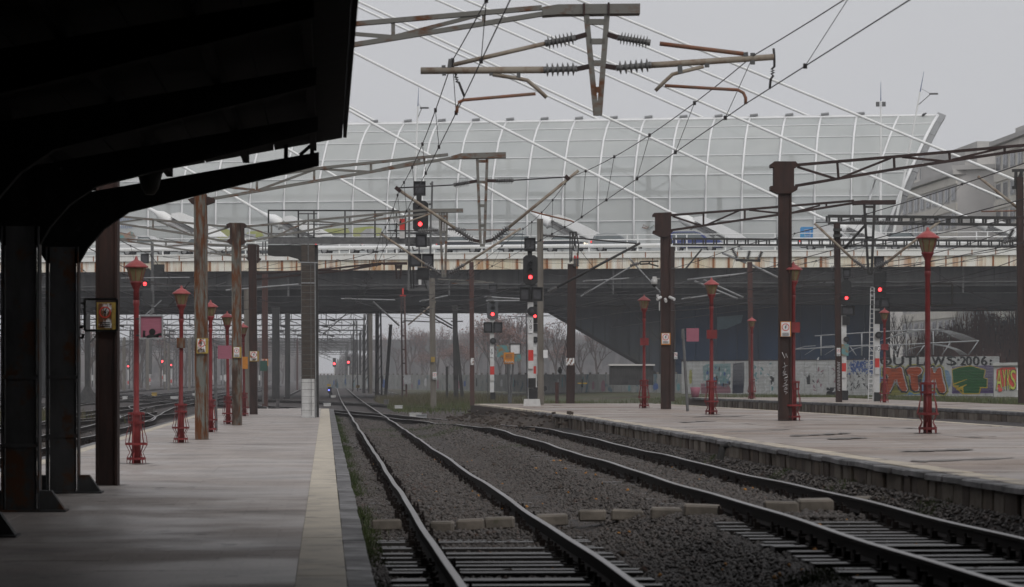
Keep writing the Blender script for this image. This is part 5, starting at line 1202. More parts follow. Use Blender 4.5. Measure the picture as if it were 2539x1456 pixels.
# A: dark mast beside the canopy, long arm reaching over the picture top
dA = 46.3
tA = thing('catenary_mast', 'dark rusty mast by the canopy whose long arm crosses the sky', 'mast', at(267, dA, ZL))
column(tA, 267, 60, ZL, dA, 54, M['mast_dark'])
for k in (0, .22):
    arm(tA, 'arm', M['arm_rust'], dA + k, [(-1700, 350), (70, 192), (1570, 62)], [(-1700, 660), (70, 358), (1575, 112)], [(390, 175, 390, 300), (1110, 108, 1110, 186), (400, 292, 1080, 118), (-300, 240, 385, 294), (-300, 240, -300, 420)], None, .072, cA)
polyp(tA, 'arm_end_box', M['arm_rust'], dA + .11, [(1572, 55), (1700, 34), (2350, 28), (2350, 105), (1700, 113), (1575, 122)], .36, cA)
for q in ((1905, 25, 1905, 120), (2100, 20, 2100, 120)): bars(tA, 'clamp', M['arm_dark'], dA - .08, [q], .03, .03, cA)
bars(tA, 'hanger', M['arm_rust'], dA, [(1922, 108, 2000, 915), (2088, 108, 2026, 915), (1920, 175, 2088, 175), (1950, 330, 2070, 330), (1965, 502, 2055, 502), (1990, 713, 2035, 713)], .085, .09, cA)
polyp(tA, 'hanger_foot', M['arm_rust'], dA, [(1984, 855), (2044, 855), (2042, 915), (1984, 915)], .12, cA)
for a, b in (((1925, 275), (1838, 300)), ((1945, 528), (1850, 548)), ((2090, 275), (2170, 298)), ((2075, 525), (2160, 540))): bars(tA, 'link', M['arm_dark'], dA, [(*a, *b)], .07, .1, cA)
insp(tA, dA, (1838, 300), (1595, 346), .105, cA); insp(tA, dA, (1850, 546), (1580, 556), .105, cA, 6); insp(tA, dA, (2170, 298), (2432, 340), .10, cA, 9); insp(tA, dA, (2160, 540), (2440, 516), .105, cA, 6)
tubep(tA, 'upper_tube', M['tube'], dA, [(1600, 346), (868, 515)], .035, cA); tubep(tA, 'lower_tube', M['tube'], dA, [(1585, 556), (608, 563)], .055, cA)
tubep(tA, 'registration_arm', M['tube'], dA, [(1180, 592), (1380, 622), (1455, 638), (1540, 710), (1608, 775)], .032, cA); tubep(tA, 'steady_arm', M['tube_rust'], dA, [(1520, 745), (950, 795), (912, 812), (898, 850), (895, 895)], .026, cA)
bars(tA, 'clamp', M['galvdark'], dA, [(1165, 545, 1168, 600), (1385, 545, 1385, 625), (790, 520, 795, 600), (845, 470, 830, 580)], .06, .06, cA)
tubep(tA, 'upper_tube', M['tube_rust'], dA, [(-30, 308), (560, 380)], .035, cA2); tubep(tA, 'lower_tube', M['tube'], dA, [(-95, 460), (0, 455), (775, 402)], .05, cA2)
tubep(tA, 'registration_arm', M['tube'], dA, [(280, 470), (110, 512), (60, 525), (5, 575), (-60, 640)], .03, cA2); tubep(tA, 'steady_arm', M['tube_rust'], dA, [(5, 604), (300, 622), (520, 634), (560, 655), (576, 690), (576, 735)], .026, cA2)
bars(tA, 'clamp', M['galvdark'], dA, [(110, 435, 115, 520), (303, 420, 303, 475), (575, 370, 580, 430), (625, 375, 625, 455)], .07, .07, cA2)
warning(tA, 240, 750, 289, 820, dA - .20, 'ochre', 'signrusty', brd=.10, brx=.25)

# B: tall streaked rusty mast
cB, cB2 = crop(280, 340, 3.0226), crop(900, 420, 4.2317); dB = 80.0
tB = thing('catenary_mast', 'tall rust-streaked mast on the low platform with a V insulator hanger', 'mast', at(500, dB, ZL))
column(tB, 500.5, 482, ZL, dB, 31, M['mast_rust'], 497)
for q in ([(570, 478), (622, 462), (622, 520), (600, 512)], [(712, 455), (772, 470), (768, 500), (712, 520)]): polyp(tB, 'top_bracket', M['mast_dark'], dB, q, .34, cB)
for k in (0, .2):
    arm(tB, 'arm', M['arm_rust'], dB + k, [(715, 372), (1560, 245), (2540, 142)], [(715, 482), (1520, 345), (2560, 168)], [(1095, 345, 1095, 410), (1528, 252, 1528, 342), (1957, 205, 1957, 272), (715, 372, 1080, 408), (1110, 408, 1520, 258), (1570, 250, 1950, 272), (1960, 268, 2330, 185), (2360, 165, 2360, 200)], None, .075, cB)
polyp(tB, 'arm_end_box', M['arm_rust'], dB + .1, [(848, 1240), (930, 1216), (1285, 1207), (1285, 1252), (930, 1258), (848, 1262)], .34, cA)
bars(tB, 'hanger', M['arm_rust'], dB, [(1240, -98, 1275, 800), (1345, -98, 1316, 800), (1240, -70, 1345, -70), (1245, 150, 1335, 150), (1262, 400, 1330, 400), (1268, 610, 1322, 610), (1268, 818, 1322, 818)], .075, .08, cB2)
for a, b in (((1238, 138), (1160, 152)), ((1345, 135), (1440, 137)), ((1265, 778), (1195, 764)), ((1330, 778), (1405, 762))): bars(tB, 'link', M['arm_dark'], dB, [(*a, *b)], .08, .11, cB2)
insp(tB, dB, (1160, 152), (990, 180), .10, cB2, 9); insp(tB, dB, (1440, 137), (1625, 131), .10, cB2, 9); insp(tB, dB, (1195, 764), (1008, 640), .11, cB2, 7); insp(tB, dB, (1405, 762), (1572, 630), .11, cB2, 7)
tubep(tB, 'diagonal_tube', M['tube'], dB, [(1010, 642), (385, 215)], .042, cB2); tubep(tB, 'diagonal_tube', M['tube'], dB, [(1570, 632), (2312, 28)], .042, cB2)
tubep(tB, 'stay_rod', M['wire'], dB, [(990, 180), (400, 212)], .018, cB2); tubep(tB, 'stay_rod', M['wire'], dB, [(1625, 131), (2195, 95)], .018, cB2)
tubep(tB, 'steady_arm', M['tube'], dB, [(745, 485), (400, 606)], .022, cB2); tubep(tB, 'steady_arm', M['tube_rust'], dB, [(1812, 458), (1930, 490), (2230, 560), (2265, 575)], .022, cB2)
for q in ((375, 205, 430, 250), (2170, 85, 2215, 125)): bars(tB, 'clamp', M['arm_dark'], dB, [q], .1, .12, cB2)
c8 = crop(280, 740, 4.55)
warning(tB, 962, 480, 1095, 655, dB - .19, 'ochre', 'signrusty', c8, .08, .25)

# C: double-armed mast
dC = 104.0
tC = thing('catenary_mast', 'rusty double-armed mast on the low platform between the lamps', 'mast', at(588, dC, ZL))
column(tC, 588, 553, ZL, dC, 23, M['mast_rust'], 586)
for q in ([(862, 668), (890, 656), (905, 656), (905, 822), (885, 815), (868, 790), (890, 775), (890, 690), (868, 690)], [(975, 656), (1000, 660), (1018, 678), (1012, 692), (995, 692), (995, 780), (1012, 795), (990, 818), (975, 822)]): polyp(tC, 'top_bracket', M['mast_dark'], dC, q, .34, cB)
for k in (0, .2):
    arm(tC, 'arm', M['arm_rust'], dC + k, [(1000, 686), (2150, 578), (2420, 555)], [(1000, 800), (1470, 716), (1760, 662), (2420, 582)], [(1205, 665, 1205, 760), (1483, 642, 1483, 715), (1795, 612, 1795, 655), (1015, 688, 1225, 758), (1235, 760, 1470, 648), (1500, 642, 1760, 664), (1800, 655, 2050, 595)], None, .07, cB)
    arm(tC, 'outer_arm', M['arm_rust'], dC + k, [(885, 688), (40, 606), (-500, 560)], [(885, 804), (600, 748), (40, 660), (-500, 570)], [(310, 640, 310, 708), (340, 642, 600, 748), (725, 742, 885, 690), (40, 655, 230, 630), (720, 672, 720, 768)], None, .07, cB)
cC = crop(960, 430, 4.697)
polyp(tC, 'arm_end_box', M['arm_rust'], dC + .1, [(555, 432), (928, 428), (928, 472), (555, 478)], .32, cC)
bars(tC, 'hanger', M['arm_rust'], dC, [(652, 475, 690, 1235), (740, 475, 718, 1235), (655, 520, 740, 520), (665, 705, 732, 705), (690, 1225, 720, 1225)], .08, .08, cC)
bars(tC, 'hanger_plate', M['arm_dark'], dC + .05, [(680, 480, 680, 690), (705, 480, 705, 690), (730, 480, 728, 700)], .05, .05, cC)
insp(tC, dC, (660, 1195), (478, 1080), .11, cC, 7); insp(tC, dC, (770, 1192), (942, 1088), .11, cC, 7)
tubep(tC, 'diagonal_tube', M['tube'], dC, [(480, 1082), (-45, 720)], .042, cC); tubep(tC, 'diagonal_tube', M['tube'], dC, [(940, 1090), (1605, 662)], .042, cC)
insp(tC, dC, (640, 680), (400, 692), .08, cC, 8); insp(tC, dC, (750, 670), (960, 680), .08, cC, 8); tubep(tC, 'stay_rod', M['tube_rust'], dC, [(960, 681), (1550, 682)], .02, cC); tubep(tC, 'stay_rod', M['wire'], dC, [(400, 692), (40, 690)], .02, cC)
warning(tC, 1378, 580, 1472, 705, dC - .18, 'ochre', 'signwhite', c8, .08, .25)
MB().rect(*c8(1482, 692), *c8(1545, 830), dC + .6, .02).build('orange_plate', M['orange'], tC)

# D: dark mast near the brick pylon
dD = 134.0; cD = crop(780, 540, 5.078); cD2 = crop(280, 540, 5.078)
tD = thing('catenary_mast', 'dark brown mast on the low platform left of the brick pylon', 'mast', at(628, dD, ZL))
column(tD, 629, 606, ZL, dD, 19, M['mast_dark'], 626)
for q in ([(1720, 372), (1745, 360), (1745, 590), (1720, 560), (1700, 540), (1720, 530)], [(1838, 360), (1862, 372), (1862, 530), (1890, 540), (1870, 570), (1838, 600)]): polyp(tD, 'top_bracket', M['mast_dark'], dD, q, .32, cD2)
arm(tD, 'arm', M['arm_dark'], dD, [(-720, 735), (50, 690), (800, 608), (900, 600)], [(-720, 810), (440, 692), (880, 614)], [(355, 660, 355, 705), (680, 622, 680, 655), (445, 690, 780, 612), (-200, 700, 340, 690)], [(880, 595), (950, 588), (1208, 586), (1208, 618), (900, 622)], .08, cD)
bars(tD, 'hanger', M['arm_dark'], dD, [(1062, 622, 1078, 800), (1136, 622, 1118, 800), (1062, 636, 1136, 636), (1075, 660, 1128, 660)], .08, .08, cD)
arm(tD, 'outer_arm', M['arm_rust'], dD, [(1730, 390), (500, 315), (60, 288), (-500, 250)], [(1730, 530), (1060, 450), (500, 365), (60, 300)], [(685, 325, 685, 385), (1445, 370, 1445, 500), (700, 385, 1040, 360), (1060, 340, 1440, 495), (1460, 495, 1720, 395)], None, .08, cD2)
warning(tD, 1565, 628, 1672, 745, dD - .16, 'ochre', 'signrusty', c8, .08, .2)
MB().rect(*c8(1562, 640), *c8(1674, 748), dD + .3, .02).build('pink_backing', M['pink'], tD)

# E, F: dark masts on the raised platform
cE = crop(1660, 0, 2.821); dE = 75.4
tE = thing('catenary_mast', 'tall dark brown mast on the raised platform with white scrawl', 'mast', at(1946, dE, ZR))
column(tE, 1946, 403, ZR, dE, 32, M['mast_dark'])
for q in ([(750, 1160), (780, 1138), (930, 1138), (952, 1165), (935, 1180), (918, 1185), (918, 1310), (945, 1320), (940, 1340), (895, 1365), (805, 1365), (752, 1340), (752, 1312), (776, 1312), (776, 1180), (752, 1180)],): polyp(tE, 'top_bracket', M['mast_dark'], dE, q, .40, cE)
for k in (0, .2):
    arm(tE, 'arm', M['arm_dark'], dE + k, [(930, 1165), (1600, 1108), (2540, 1025), (3300, 965)], [(925, 1312), (1620, 1195), (2540, 1058), (3300, 985)], [(1222, 1145, 1230, 1250), (1622, 1110, 1625, 1195), (2012, 1070, 2015, 1130), (2402, 1040, 2402, 1075), (940, 1178, 1210, 1262), (1240, 1258, 1600, 1115), (1680, 1108, 1990, 1140), (2030, 1128, 2380, 1045)], None, .07, cE)
c9 = crop(1900, 500, 2.427)
warning(tE, 124, 738, 188, 830, dE - .20, 'orange', 'signwhite', c9, .03, .1)
sc_ = MB(); cw = crop(1860, 860, 3.627)
for L_ in ([(365, 170), (375, 200), (350, 215), (395, 195), (372, 200), (368, 240)], [(360, 245), (352, 262), (372, 270), (380, 250), (362, 258)], [(352, 285), (390, 275), (395, 300), (362, 315), (385, 300)], [(365, 330), (395, 325), (378, 352), (360, 360), (398, 372)], [(352, 385), (385, 375), (390, 410), (360, 420), (378, 395)], [(365, 430), (395, 440), (375, 455)], [(345, 75), (370, 130), (380, 85), (395, 125)]): sc_.path([P(*cw(*q), dE - .19) for q in L_], .008, 4)
sc_.build('white_scrawl', C_wh, tE)
dF = 101.8; cF = crop(1400, 500, 2.6); cF2 = crop(1660, 480, 2.821)
tF = thing('catenary_mast', 'dark mast on the raised platform carrying white security cameras', 'mast', at(1650, dF, ZR))
column(tF, 1651, 530, ZR, dF, 25, M['mast_dark'], 1650)
polyp(tF, 'top_bracket', M['mast_dark'], dF, [(602, 95), (612, 84), (722, 80), (730, 95), (722, 105), (722, 195), (735, 205), (700, 240), (655, 240), (602, 215), (605, 200), (620, 198), (620, 108), (603, 108)], .38, cF)
for k in (0, .2):
    arm(tF, 'arm', M['arm_dark'], dF + k, [(40, 165), (480, 132), (900, 98), (1340, 62)], [(40, 272), (480, 208), (900, 148), (1340, 78)], [(278, 150, 278, 240), (570, 125, 570, 190), (1145, 82, 1145, 108), (60, 172, 265, 240), (290, 238, 530, 132), (600, 128, 860, 155), (900, 148, 1100, 95)], None, .075, cF2)
polyp(tF, 'arm_end_box', M['arm_dark'], dF + .1, [(1335, 64), (1400, 58), (1636, 57), (1636, 86), (1400, 88), (1335, 92)], .34, cF2)
bars(tF, 'hanger', M['gantry'], dF, [(1412, 88, 1442, 580), (1484, 88, 1464, 580), (1412, 105, 1484, 105), (1430, 322, 1470, 322), (1438, 465, 1466, 465), (1440, 578, 1466, 578)], .08, .08, cF2)
insp(tF, dF, (1430, 545), (1338, 480), .11, cF2); insp(tF, dF, (1480, 540), (1580, 490), .11, cF2); tubep(tF, 'diagonal_tube', M['tube'], dF, [(1340, 482), (1062, 222)], .045, cF2); tubep(tF, 'diagonal_tube', M['tube'], dF, [(1578, 492), (1948, 205)], .045, cF2)
tubep(tF, 'strut', M['gantry'], dF + .3, [(1270, 400), (1425, 228)], .045, cF2); insp(tF, dF, (1395, 210), (1310, 212), .08, cF2, 6); insp(tF, dF, (1500, 210), (1610, 212), .08, cF2, 6); tubep(tF, 'stay_rod', M['galvdark'], dF, [(1610, 212), (1940, 205)], .02, cF2); tubep(tF, 'stay_rod', M['galvdark'], dF, [(1310, 212), (1070, 215)], .02, cF2)
warning(tF, 658, 865, 718, 942, dF - .18, 'orange', 'signwhite', cF, .10, .12)
bars(tF, 'side_frame', M['gantry'], dF, [(520, 402, 640, 398), (520, 418, 580, 415), (520, 402, 520, 418), (580, 402, 580, 418), (580, 415, 640, 432)], .05, .05, cF)
insp(tF, dF, (515, 412), (455, 428), .08, cF, 5)
cm_ = thing('camera_cluster', 'white dome and bullet security cameras on the dark mast', 'camera', P(1652, 742, dF - .3))
for x, y, dx in ((655, 632, -.18), (712, 632, .18), (684, 645, 0)): MB().tube(P(*cF(x, y), dF - .2), P(*cF(x, y), dF - .2) + V((dx * .8, -.22, -.08)), .05, .05, 10).build('bullet_camera', M['white'], cm_)
MB().rect(*cF(628, 615), *cF(645, 632), dF - .1, .12).build('junction_box', M['white'], cm_); MB().rect(*cF(643, 660), *cF(650, 720), dF - .1, .03).build('cable_duct', M['white'], cm_)
dm_ = thing('dome_camera', 'white dome security camera on a side arm of the dark mast', 'camera', P(1622, 700, dF - .1))
MB().rect(*cF(602, 498), *cF(628, 528), dF - .15, .2).build('housing', M['white'], dm_); MB().rect(*cF(625, 508), *cF(650, 516), dF, .05).build('bracket', M['white'], dm_)
MB().lathe(P(*cF(613, 568), dF - .05), [(.02, 0), (.08, .05), (.11, .14)], 12).build('dome', M['black'], dm_); MB().lathe(P(*cF(613, 548), dF - .05), [(.11, 0), (.11, .14), (.07, .2)], 12).build('collar', M['white'], dm_)

# further masts and poles: (name, label, x, base z, d, top y, width, material, extra top x)
def pole(nm, lab, x, zb, d, ytop, w_, m_, xt=None, flange=False, cat='pole'):
    t_ = thing(nm, lab, cat, at(x, d, zb)); column(t_, x, ytop, zb, d, w_, M[m_], xt, flange); return t_
t = pole('catenary_pole', 'grey concrete pole standing beside the white-based signal', 1341, ZR - .05, 119, 543, 15, 'concrete_pole', 1339); c5 = crop(1120, 480, 3.967)
insp(t, 119, (935, 428), (1060, 440), .09, c5, 8); tubep(t, 'stay_rod', M['gantry'], 119, [(1060, 440), (1870, 512)], .03, c5); tubep(t, 'diagonal_tube', M['gantry'], 119, [(1075, 950), (1905, 508)], .05, c5); insp(t, 119, (990, 996), (1080, 948), .10, c5, 7)
MB().rect(1347, 868, 1358, 888, 119 - .2, .01).build('white_notice', M['signwhite'], t)
t = pole('catenary_pole', 'dark rusty pole with a lattice top right of the white-based signal', 1414, .1, 150, 655, 21, 'mast_dark', 1418, True)
bars(t, 'lattice_top', M['gantry'], 150, [(1210, 400, 1210, 700), (1272, 400, 1295, 520), (1210, 400, 1275, 400), (1235, 400, 1225, 690), (1240, 400, 1270, 560), (1270, 400, 1245, 560), (1295, 520, 1285, 700)], .07, .07, c5)
for x in (1258, 1285): MB().insul(P(*c5(x, 640), 149.8), P(*c5(x, 740), 149.8), .12, 7).build('insulator', M['porcelain'], t); MB().rect(*c5(x - 8, 630), *c5(x + 8, 660), 149.6, .2).build('red_cap', M['red'], t)
MB().rect(1404, 888, 1424, 906, 149.6, .01).build('torn_notice', M['signrusty'], t)
t = pole('catenary_pole', 'brown-grey concrete pole with a small round hazard plate', 1075, -.1, 172, 690, 14, 'concrete_pole', 1071); warning(t, 1072, 922, 1083, 944, 171.7, None, 'signwhite'); MB().rect(1069, 885, 1078, 898, 171.7, .01).build('yellow_notice', M['ochre'], t)
t = pole('catenary_pole', 'thin rusty pole left of the grey signal', 1171, .2, 160, 650, 11, 'mast_redbrown', 1169); MB().rect(1167, 888, 1175, 905, 159.8, .01).build('torn_notice', M['signrusty'], t)
bars(t, 'cross_bar', M['arm_rust'], 160, [(1085, 692, 1205, 698), (1120, 703, 1225, 700)], .05, .05)
t = thing('a_frame_post', 'dark A-shaped post of two leaning legs beyond the tracks', 'pole', at(1132, 195, .0)); column(t, 1131, 757, .0, 195, 12, M['dark_pole'], 1128, False); MB().bar(at(1148, 195, .0), P(1131, 830, 195), .22, .22, F_).build('leaning_leg', M['dark_pole'], t)
bars(t, 'cross_arm', M['gantry'], 195, [(1118, 762, 1145, 762), (1118, 797, 1148, 797)], .08, .08); tubep(t, 'diagonal_tube', M['gantry'], 195, [(1040, 770), (1122, 815)], .05); tubep(t, 'diagonal_tube', M['gantry'], 195, [(1045, 762), (1122, 808)], .05)
pole('fence_post', 'short dark post left of the A-shaped post', 1108, -.05, 200, 909, 6, 'dark_pole', cat='post')
t = thing('lattice_post', 'slim rusty lattice post with a grey cabinet on its side', 'pole', at(1000, 225, 0))
for x0, x1 in ((998, 995), (1008, 1003)): MB().bar(at(x0, 225, 0), P(x1, 735, 225), .13, .13, F_).build('leg', M['arm_dark' if x0 == 998 else 'mast_redbrown'], t)
bars(t, 'rungs', M['arm_dark'], 225, [(996, y, 1006, y) for y in range(765, 985, 34)], .1, .12); MB().rect(1001, 930, 1019, 953, 224.5, .3).build('cabinet', M['galv'], t); bars(t, 'red_top', M['red'], 225, [(999, 715, 999, 735), (992, 733, 1006, 733)], .12, .12)
tubep(t, 'diagonal_tube', M['galvdark'], 225, [(990, 808), (925, 748)], .07); tubep(t, 'diagonal_tube', M['tube'], 225, [(1012, 806), (1080, 748)], .06)
pole('leaning_post', 'leaning black post near the weeds by the main line', 956, -.1, 285, 805, 8, 'dark_pole', 969, cat='post')
for lab, x, zb, d, yt, w_, m_ in (('concrete pole left of the leaning black post', 935, -.1, 300, 764, 9, 'concrete_pole'), ('stout concrete pole second left of the leaning black post', 918, -.1, 330, 775, 11, 'concrete_pole'), ('dark pole with angled stay left of the stout concrete pole', 903, -.1, 340, 808, 6, 'dark_pole'),
 ('thin dark pole right of the brick pylon far down the line', 893, -.1, 420, 825, 5, 'dark_pole'), ('second thin pole far down the line right of the red lights', 881, -.1, 480, 842, 5, 'dark_pole'), ('black tarred pole left of the brick pylon', 684, -.1, 250, 762, 18, 'dark_pole'), ('slimmer black pole beside the brick pylon', 713, -.1, 255, 775, 12, 'dark_pole'),
 ('reddish pole just left of the two black poles', 657, -.1, 180, 676, 14, 'mast_redbrown'), ('grey concrete post close behind the double-armed mast', 612, -.05, 175, 715, 13, 'concrete_pole'), ('dark mast with flared foot between canopy column and dark mast', 217, -.1, 205, 778, 12, 'dark_pole'),
 ('dark mast right behind the camera mast', 1664, .3, 178, 612, 17, 'mast_dark'), ('far slim pole behind the pink graffiti board', 366, -.1, 420, 830, 8, 'concrete_pole'), ('far slim pole right of the second red lamp', 470, -.1, 430, 838, 6, 'concrete_pole'), ('far slim pole left of the pink graffiti board', 308, -.1, 380, 838, 7, 'concrete_pole'), ('far slim pole beside the second red lamp', 418, -.1, 400, 850, 5, 'concrete_pole'), ('far rusty slim pole left of the brick pylon', 737, -.1, 420, 840, 4, 'mast_redbrown')):
    t = pole('catenary_pole', lab, x, zb, d, yt, w_, m_, None, w_ > 12)
    if lab.startswith('dark mast with'): MB().lathe(at(x, d, -.1), [(.9, 0), (.6, .5), (.2, 1.2)], 8, False).build('flared_foot', M['dark_pole'], t); bars(t, 'stay', M['dark_pole'], d, [(222, 850, 240, 832)], .1, .1)
    if lab.startswith('reddish'): warning(t, 650, 890, 665, 908, d - .25, 'orange', 'signrusty')
    if lab.startswith('dark mast right'): warning(t, 1671, 873, 1680, 893, d - .4, None, 'signwhite'); bars(t, 'brace', M['gantry'], d, [(1694, 674, 1740, 618)], .1, .1)
# red column with crossbar and mast pair on the far platform
cG = crop(1660, 480, 2.821)
t = thing('catenary_mast', 'slim red-brown mast on the far platform with a three-insulator crossbar', 'mast', at(1862, 150, ZF)); column(t, 1863, 650, ZF, 150, 12, M['mast_redbrown'], 1859, False)
bars(t, 'crossbar', M['gantry'], 150, [(505, 480, 680, 486)], .12, .12, cG)
for a, b in (((515, 465), (478, 395)), ((590, 472), (605, 415)), ((665, 478), (692, 420))): insp(t, 150, a, b, .12, cG, 6)
tubep(t, 'diagonal_tube', M['galv'], 150, [(580, 500), (410, 430)], .06, cG); tubep(t, 'diagonal_tube', M['galv'], 150, [(600, 505), (805, 605)], .06, cG); tubep(t, 'cross_tube', M['galv'], 150, [(165, 620), (625, 570)], .05, cG); tubep(t, 'cross_tube', M['galv'], 150, [(215, 628), (520, 755)], .05, cG); tubep(t, 'cross_tube', M['galv'], 150, [(280, 620), (560, 745)], .05, cG)
t = thing('catenary_mast', 'dark graffiti-scrawled mast on the far platform beside the short signal', 'mast', at(2079, 128, ZF)); column(t, 2080, 553, ZF, 128, 15, M['mast_dark'], 2075)
warning(t, 2074, 862, 2084, 886, 127.7, None, 'signwhite'); insp(t, 128, (2062, 665), (2072, 663), .12, ID, 3)
bars(t, 'collar', M['gantry'], 127.8, [(2066, 570, 2087, 570), (2066, 585, 2087, 585)], .12, .14); bars(t, 'side_arm', M['gantry'], 128, [(1975, 700, 2072, 696), (1990, 712, 2072, 710), (2040, 710, 2072, 722)], .08, .08)
s_ = MB()
for k in range(9): y = 898 + k * 8; s_.path([P(2076, y, 127.7), P(2083, y + 2, 127.7), P(2076, y + 5, 127.7), P(2083, y + 7, 127.7)], .012, 4)
s_.build('white_scrawl', C_wh, t)
t = thing('catenary_mast', 'dark red-brown mast cut by the picture edge on the far platform', 'mast', at(2532, 124, ZF)); column(t, 2534, 440, ZF, 124, 17, M['mast_dark'], 2528)
c10 = crop(2150, 340, 4.551); bars(t, 'top_frame', M['gantry'], 124, [(1730, 395, 1870, 390), (1775, 395, 1770, 575), (1835, 395, 1835, 570), (1730, 590, 1860, 585), (1775, 560, 1835, 420)], .12, .12, c10); insp(t, 124, (1745, 1060), (1690, 1170), .12, c10); insp(t, 124, (1800, 1160), (1630, 1215), .12, c10); tubep(t, 'diagonal_tube', M['tube'], 124, [(1860, 870), (1340, 460)], .06, c10); tubep(t, 'short_tube', M['tube_rust'], 124, [(1380, 860), (1800, 852)], .03, c10)
# rigid portal beams spanning the right-hand tracks
def ladder_beam(lab, x0, y0, x1, y1, d, n, hpx):
    t_ = thing('portal_beam', lab, 'beam', P(x0, y0, d), 'black portal beams over the far tracks')
    for nm, dy in (('top_chord', 0), ('bottom_chord', hpx)):
        mb = MB()
        for k in (0, .5): mb.bar(P(x0, y0 + dy, d + k), P(x1, y1 + dy, d + k), .12, .12)
        mb.build(nm, M['gantry'], t_)
    for i in range(n + 1):
        x = x0 + (x1 - x0) * i / n; y = y0 + (y1 - y0) * i / n; mb = MB()
        for q in (-3.2, 3.2):
            for k in (0, .5): mb.bar(P(x + q, y, d + k), P(x + q, y + hpx, d + k), .09, .09, F_)
        mb.build('upright_pair', M['gantry'], t_)
    return t_
ladder_beam('upper black ladder-like portal beam over the far platform', 2053, 536, 2560, 541, 128, 17, 17)
ladder_beam('lower black ladder-like portal beam across the bridge railing', 1668, 592, 2560, 598, 178, 34, 14)

# ------------------------------------------------------------------ brick pylon and signal gantry
dP = 123.0; cP = crop(480, 450, 2.4266)
t = thing('brick_pylon', 'dark brick pylon with whitewashed foot and wire ladder at the platform end', 'pylon', at(767, dP, ZL))
MB().rect(*cP(664, 392), *cP(744, 1208), dP - .28, .56).build('brick_shaft', M['brick'], t); MB().prism([P(*cP(662, 1207), dP - .31), P(*cP(742, 1207), dP - .31), P(*cP(744, 1447), dP - .31), P(*cP(664, 1447), dP - .31)], F_ * .62).build('white_foot', M['whitebase'], t)
polyp(t, 'top_bracket', M['gantry'], dP, [(460, 395), (745, 395), (745, 500), (660, 500), (640, 478), (580, 462), (500, 462), (460, 455)], .5, cP)
bars(t, 'steel_post', M['gantry'], dP, [(752, 395, 758, 1440)], .16, .16, cP); bars(t, 'conduit', M['galv'], dP - .3, [(746, 500, 752, 1442)], .035, .035, cP)
ld = MB()
for x in (662, 720): ld.bar(P(*cP(x, 500), dP - .42), P(*cP(x + 4, 1430), dP - .42), .02, .02, F_)
for y in range(515, 1440, 42): ld.bar(P(*cP(660, y), dP - .42), P(*cP(742, y), dP - .42), .016, .016)
ld.build('ladder', M['galvdark'], t); bars(t, 'collar', M['galv'], dP - .3, [(645, 500, 765, 502), (662, 625, 750, 625)], .05, .05, cP)
gt = thing('signal_gantry', 'steel signal gantry walkway with railings reaching out from the brick pylon', 'gantry', P(890, 605, dP))
MB().rect(*cP(462, 348), *cP(1545, 388), dP - .3, .12).build('walkway_beam', M['galvdark'], gt); MB().rect(*cP(462, 350), *cP(1545, 386), dP + .8, .12).build('walkway_beam', M['galvdark'], gt)
MB().prism([P(*cP(462, 352), dP - .3), P(*cP(1545, 352), dP - .3), P(*cP(1545, 352), dP + .9), P(*cP(462, 352), dP + .9)], (0, 0, .03)).build('walkway_grating', M['gantry'], gt)
for dd in (-.3, .9):
    bars(gt, 'handrail', M['gantry'], dP + dd, [(460, 185, 1255, 187)], .06, .06, cP); bars(gt, 'mid_rail', M['gantry'], dP + dd, [(460, 268, 1255, 270)], .04, .04, cP); bars(gt, 'toe_board', M['galvdark'], dP + dd, [(460, 325, 1540, 325)], .03, .16, cP)
    for x in (464, 645, 740, 928, 1110, 1240): bars(gt, 'railing_post', M['gantry'], dP + dd, [(x, 185, x, 350)], .06, .06, cP)
bars(gt, 'small_frame', M['galvdark'], dP - .3, [(645, 202, 645, 240), (705, 200, 705, 495), (645, 205, 760, 205), (430, 375, 428, 455), (445, 372, 448, 460)], .05, .05, cP)
# mesh screen behind the signal
ms = MB()
for k in range(9): ms.bar(P(*cC(560 + k * 12, 480), dP + .5), P(*cC(560 + k * 12, 690), dP + .5), .012, .012, F_)
for k in range(14): ms.bar(P(*cC(558, 485 + k * 15), dP + .5), P(*cC(660, 485 + k * 15), dP + .5), .012, .012)
ms.build('mesh_screen', M['galv'], gt)

# ------------------------------------------------------------------ signals
def head(t_, nm, x0, y0, x1, y1, d, cr, m_='black', ch=.22, th=.25):
    (x0, y0), (x1, y1) = cr(x0, y0), cr(x1, y1); c = (x1 - x0) * ch
    return MB().poly([(x0 + c, y0), (x1 - c, y0), (x1, y0 + c * .8), (x1, y1 - c * .8), (x1 - c, y1), (x0 + c, y1), (x0, y1 - c * .8), (x0, y0 + c * .8)], d, th).build(nm, M[m_], t_)
def lens(t_, x, y, rpx, d, cr, lit='redlight', hood=True):
    x, y = cr(x, y); p = P(x, y, d); r = rpx * d / FP
    if hood: 
        hb = MB(); n = 10
        for k in range(n):
            a, b = math.pi * k / n, math.pi * (k + 1) / n; q = lambda a_: p + R_ * (r * 1.5 * math.cos(a_)) + Z_ * (r * 1.5 * math.sin(a_))
            hb.prism([q(a), q(b), q(b) - F_ * .2 , q(a) - F_ * .2], (q((a + b) / 2) - p).normalized() * .012)
        hb.build('lens_hood', M['black'], t_)
    MB().lathe(p - F_ * .03, [(r, 0), (r, .03)], 16, True, F_).build('lit_lens' if lit in ('redlight', 'redfar', 'bluelight') else 'lens', M[lit], t_)
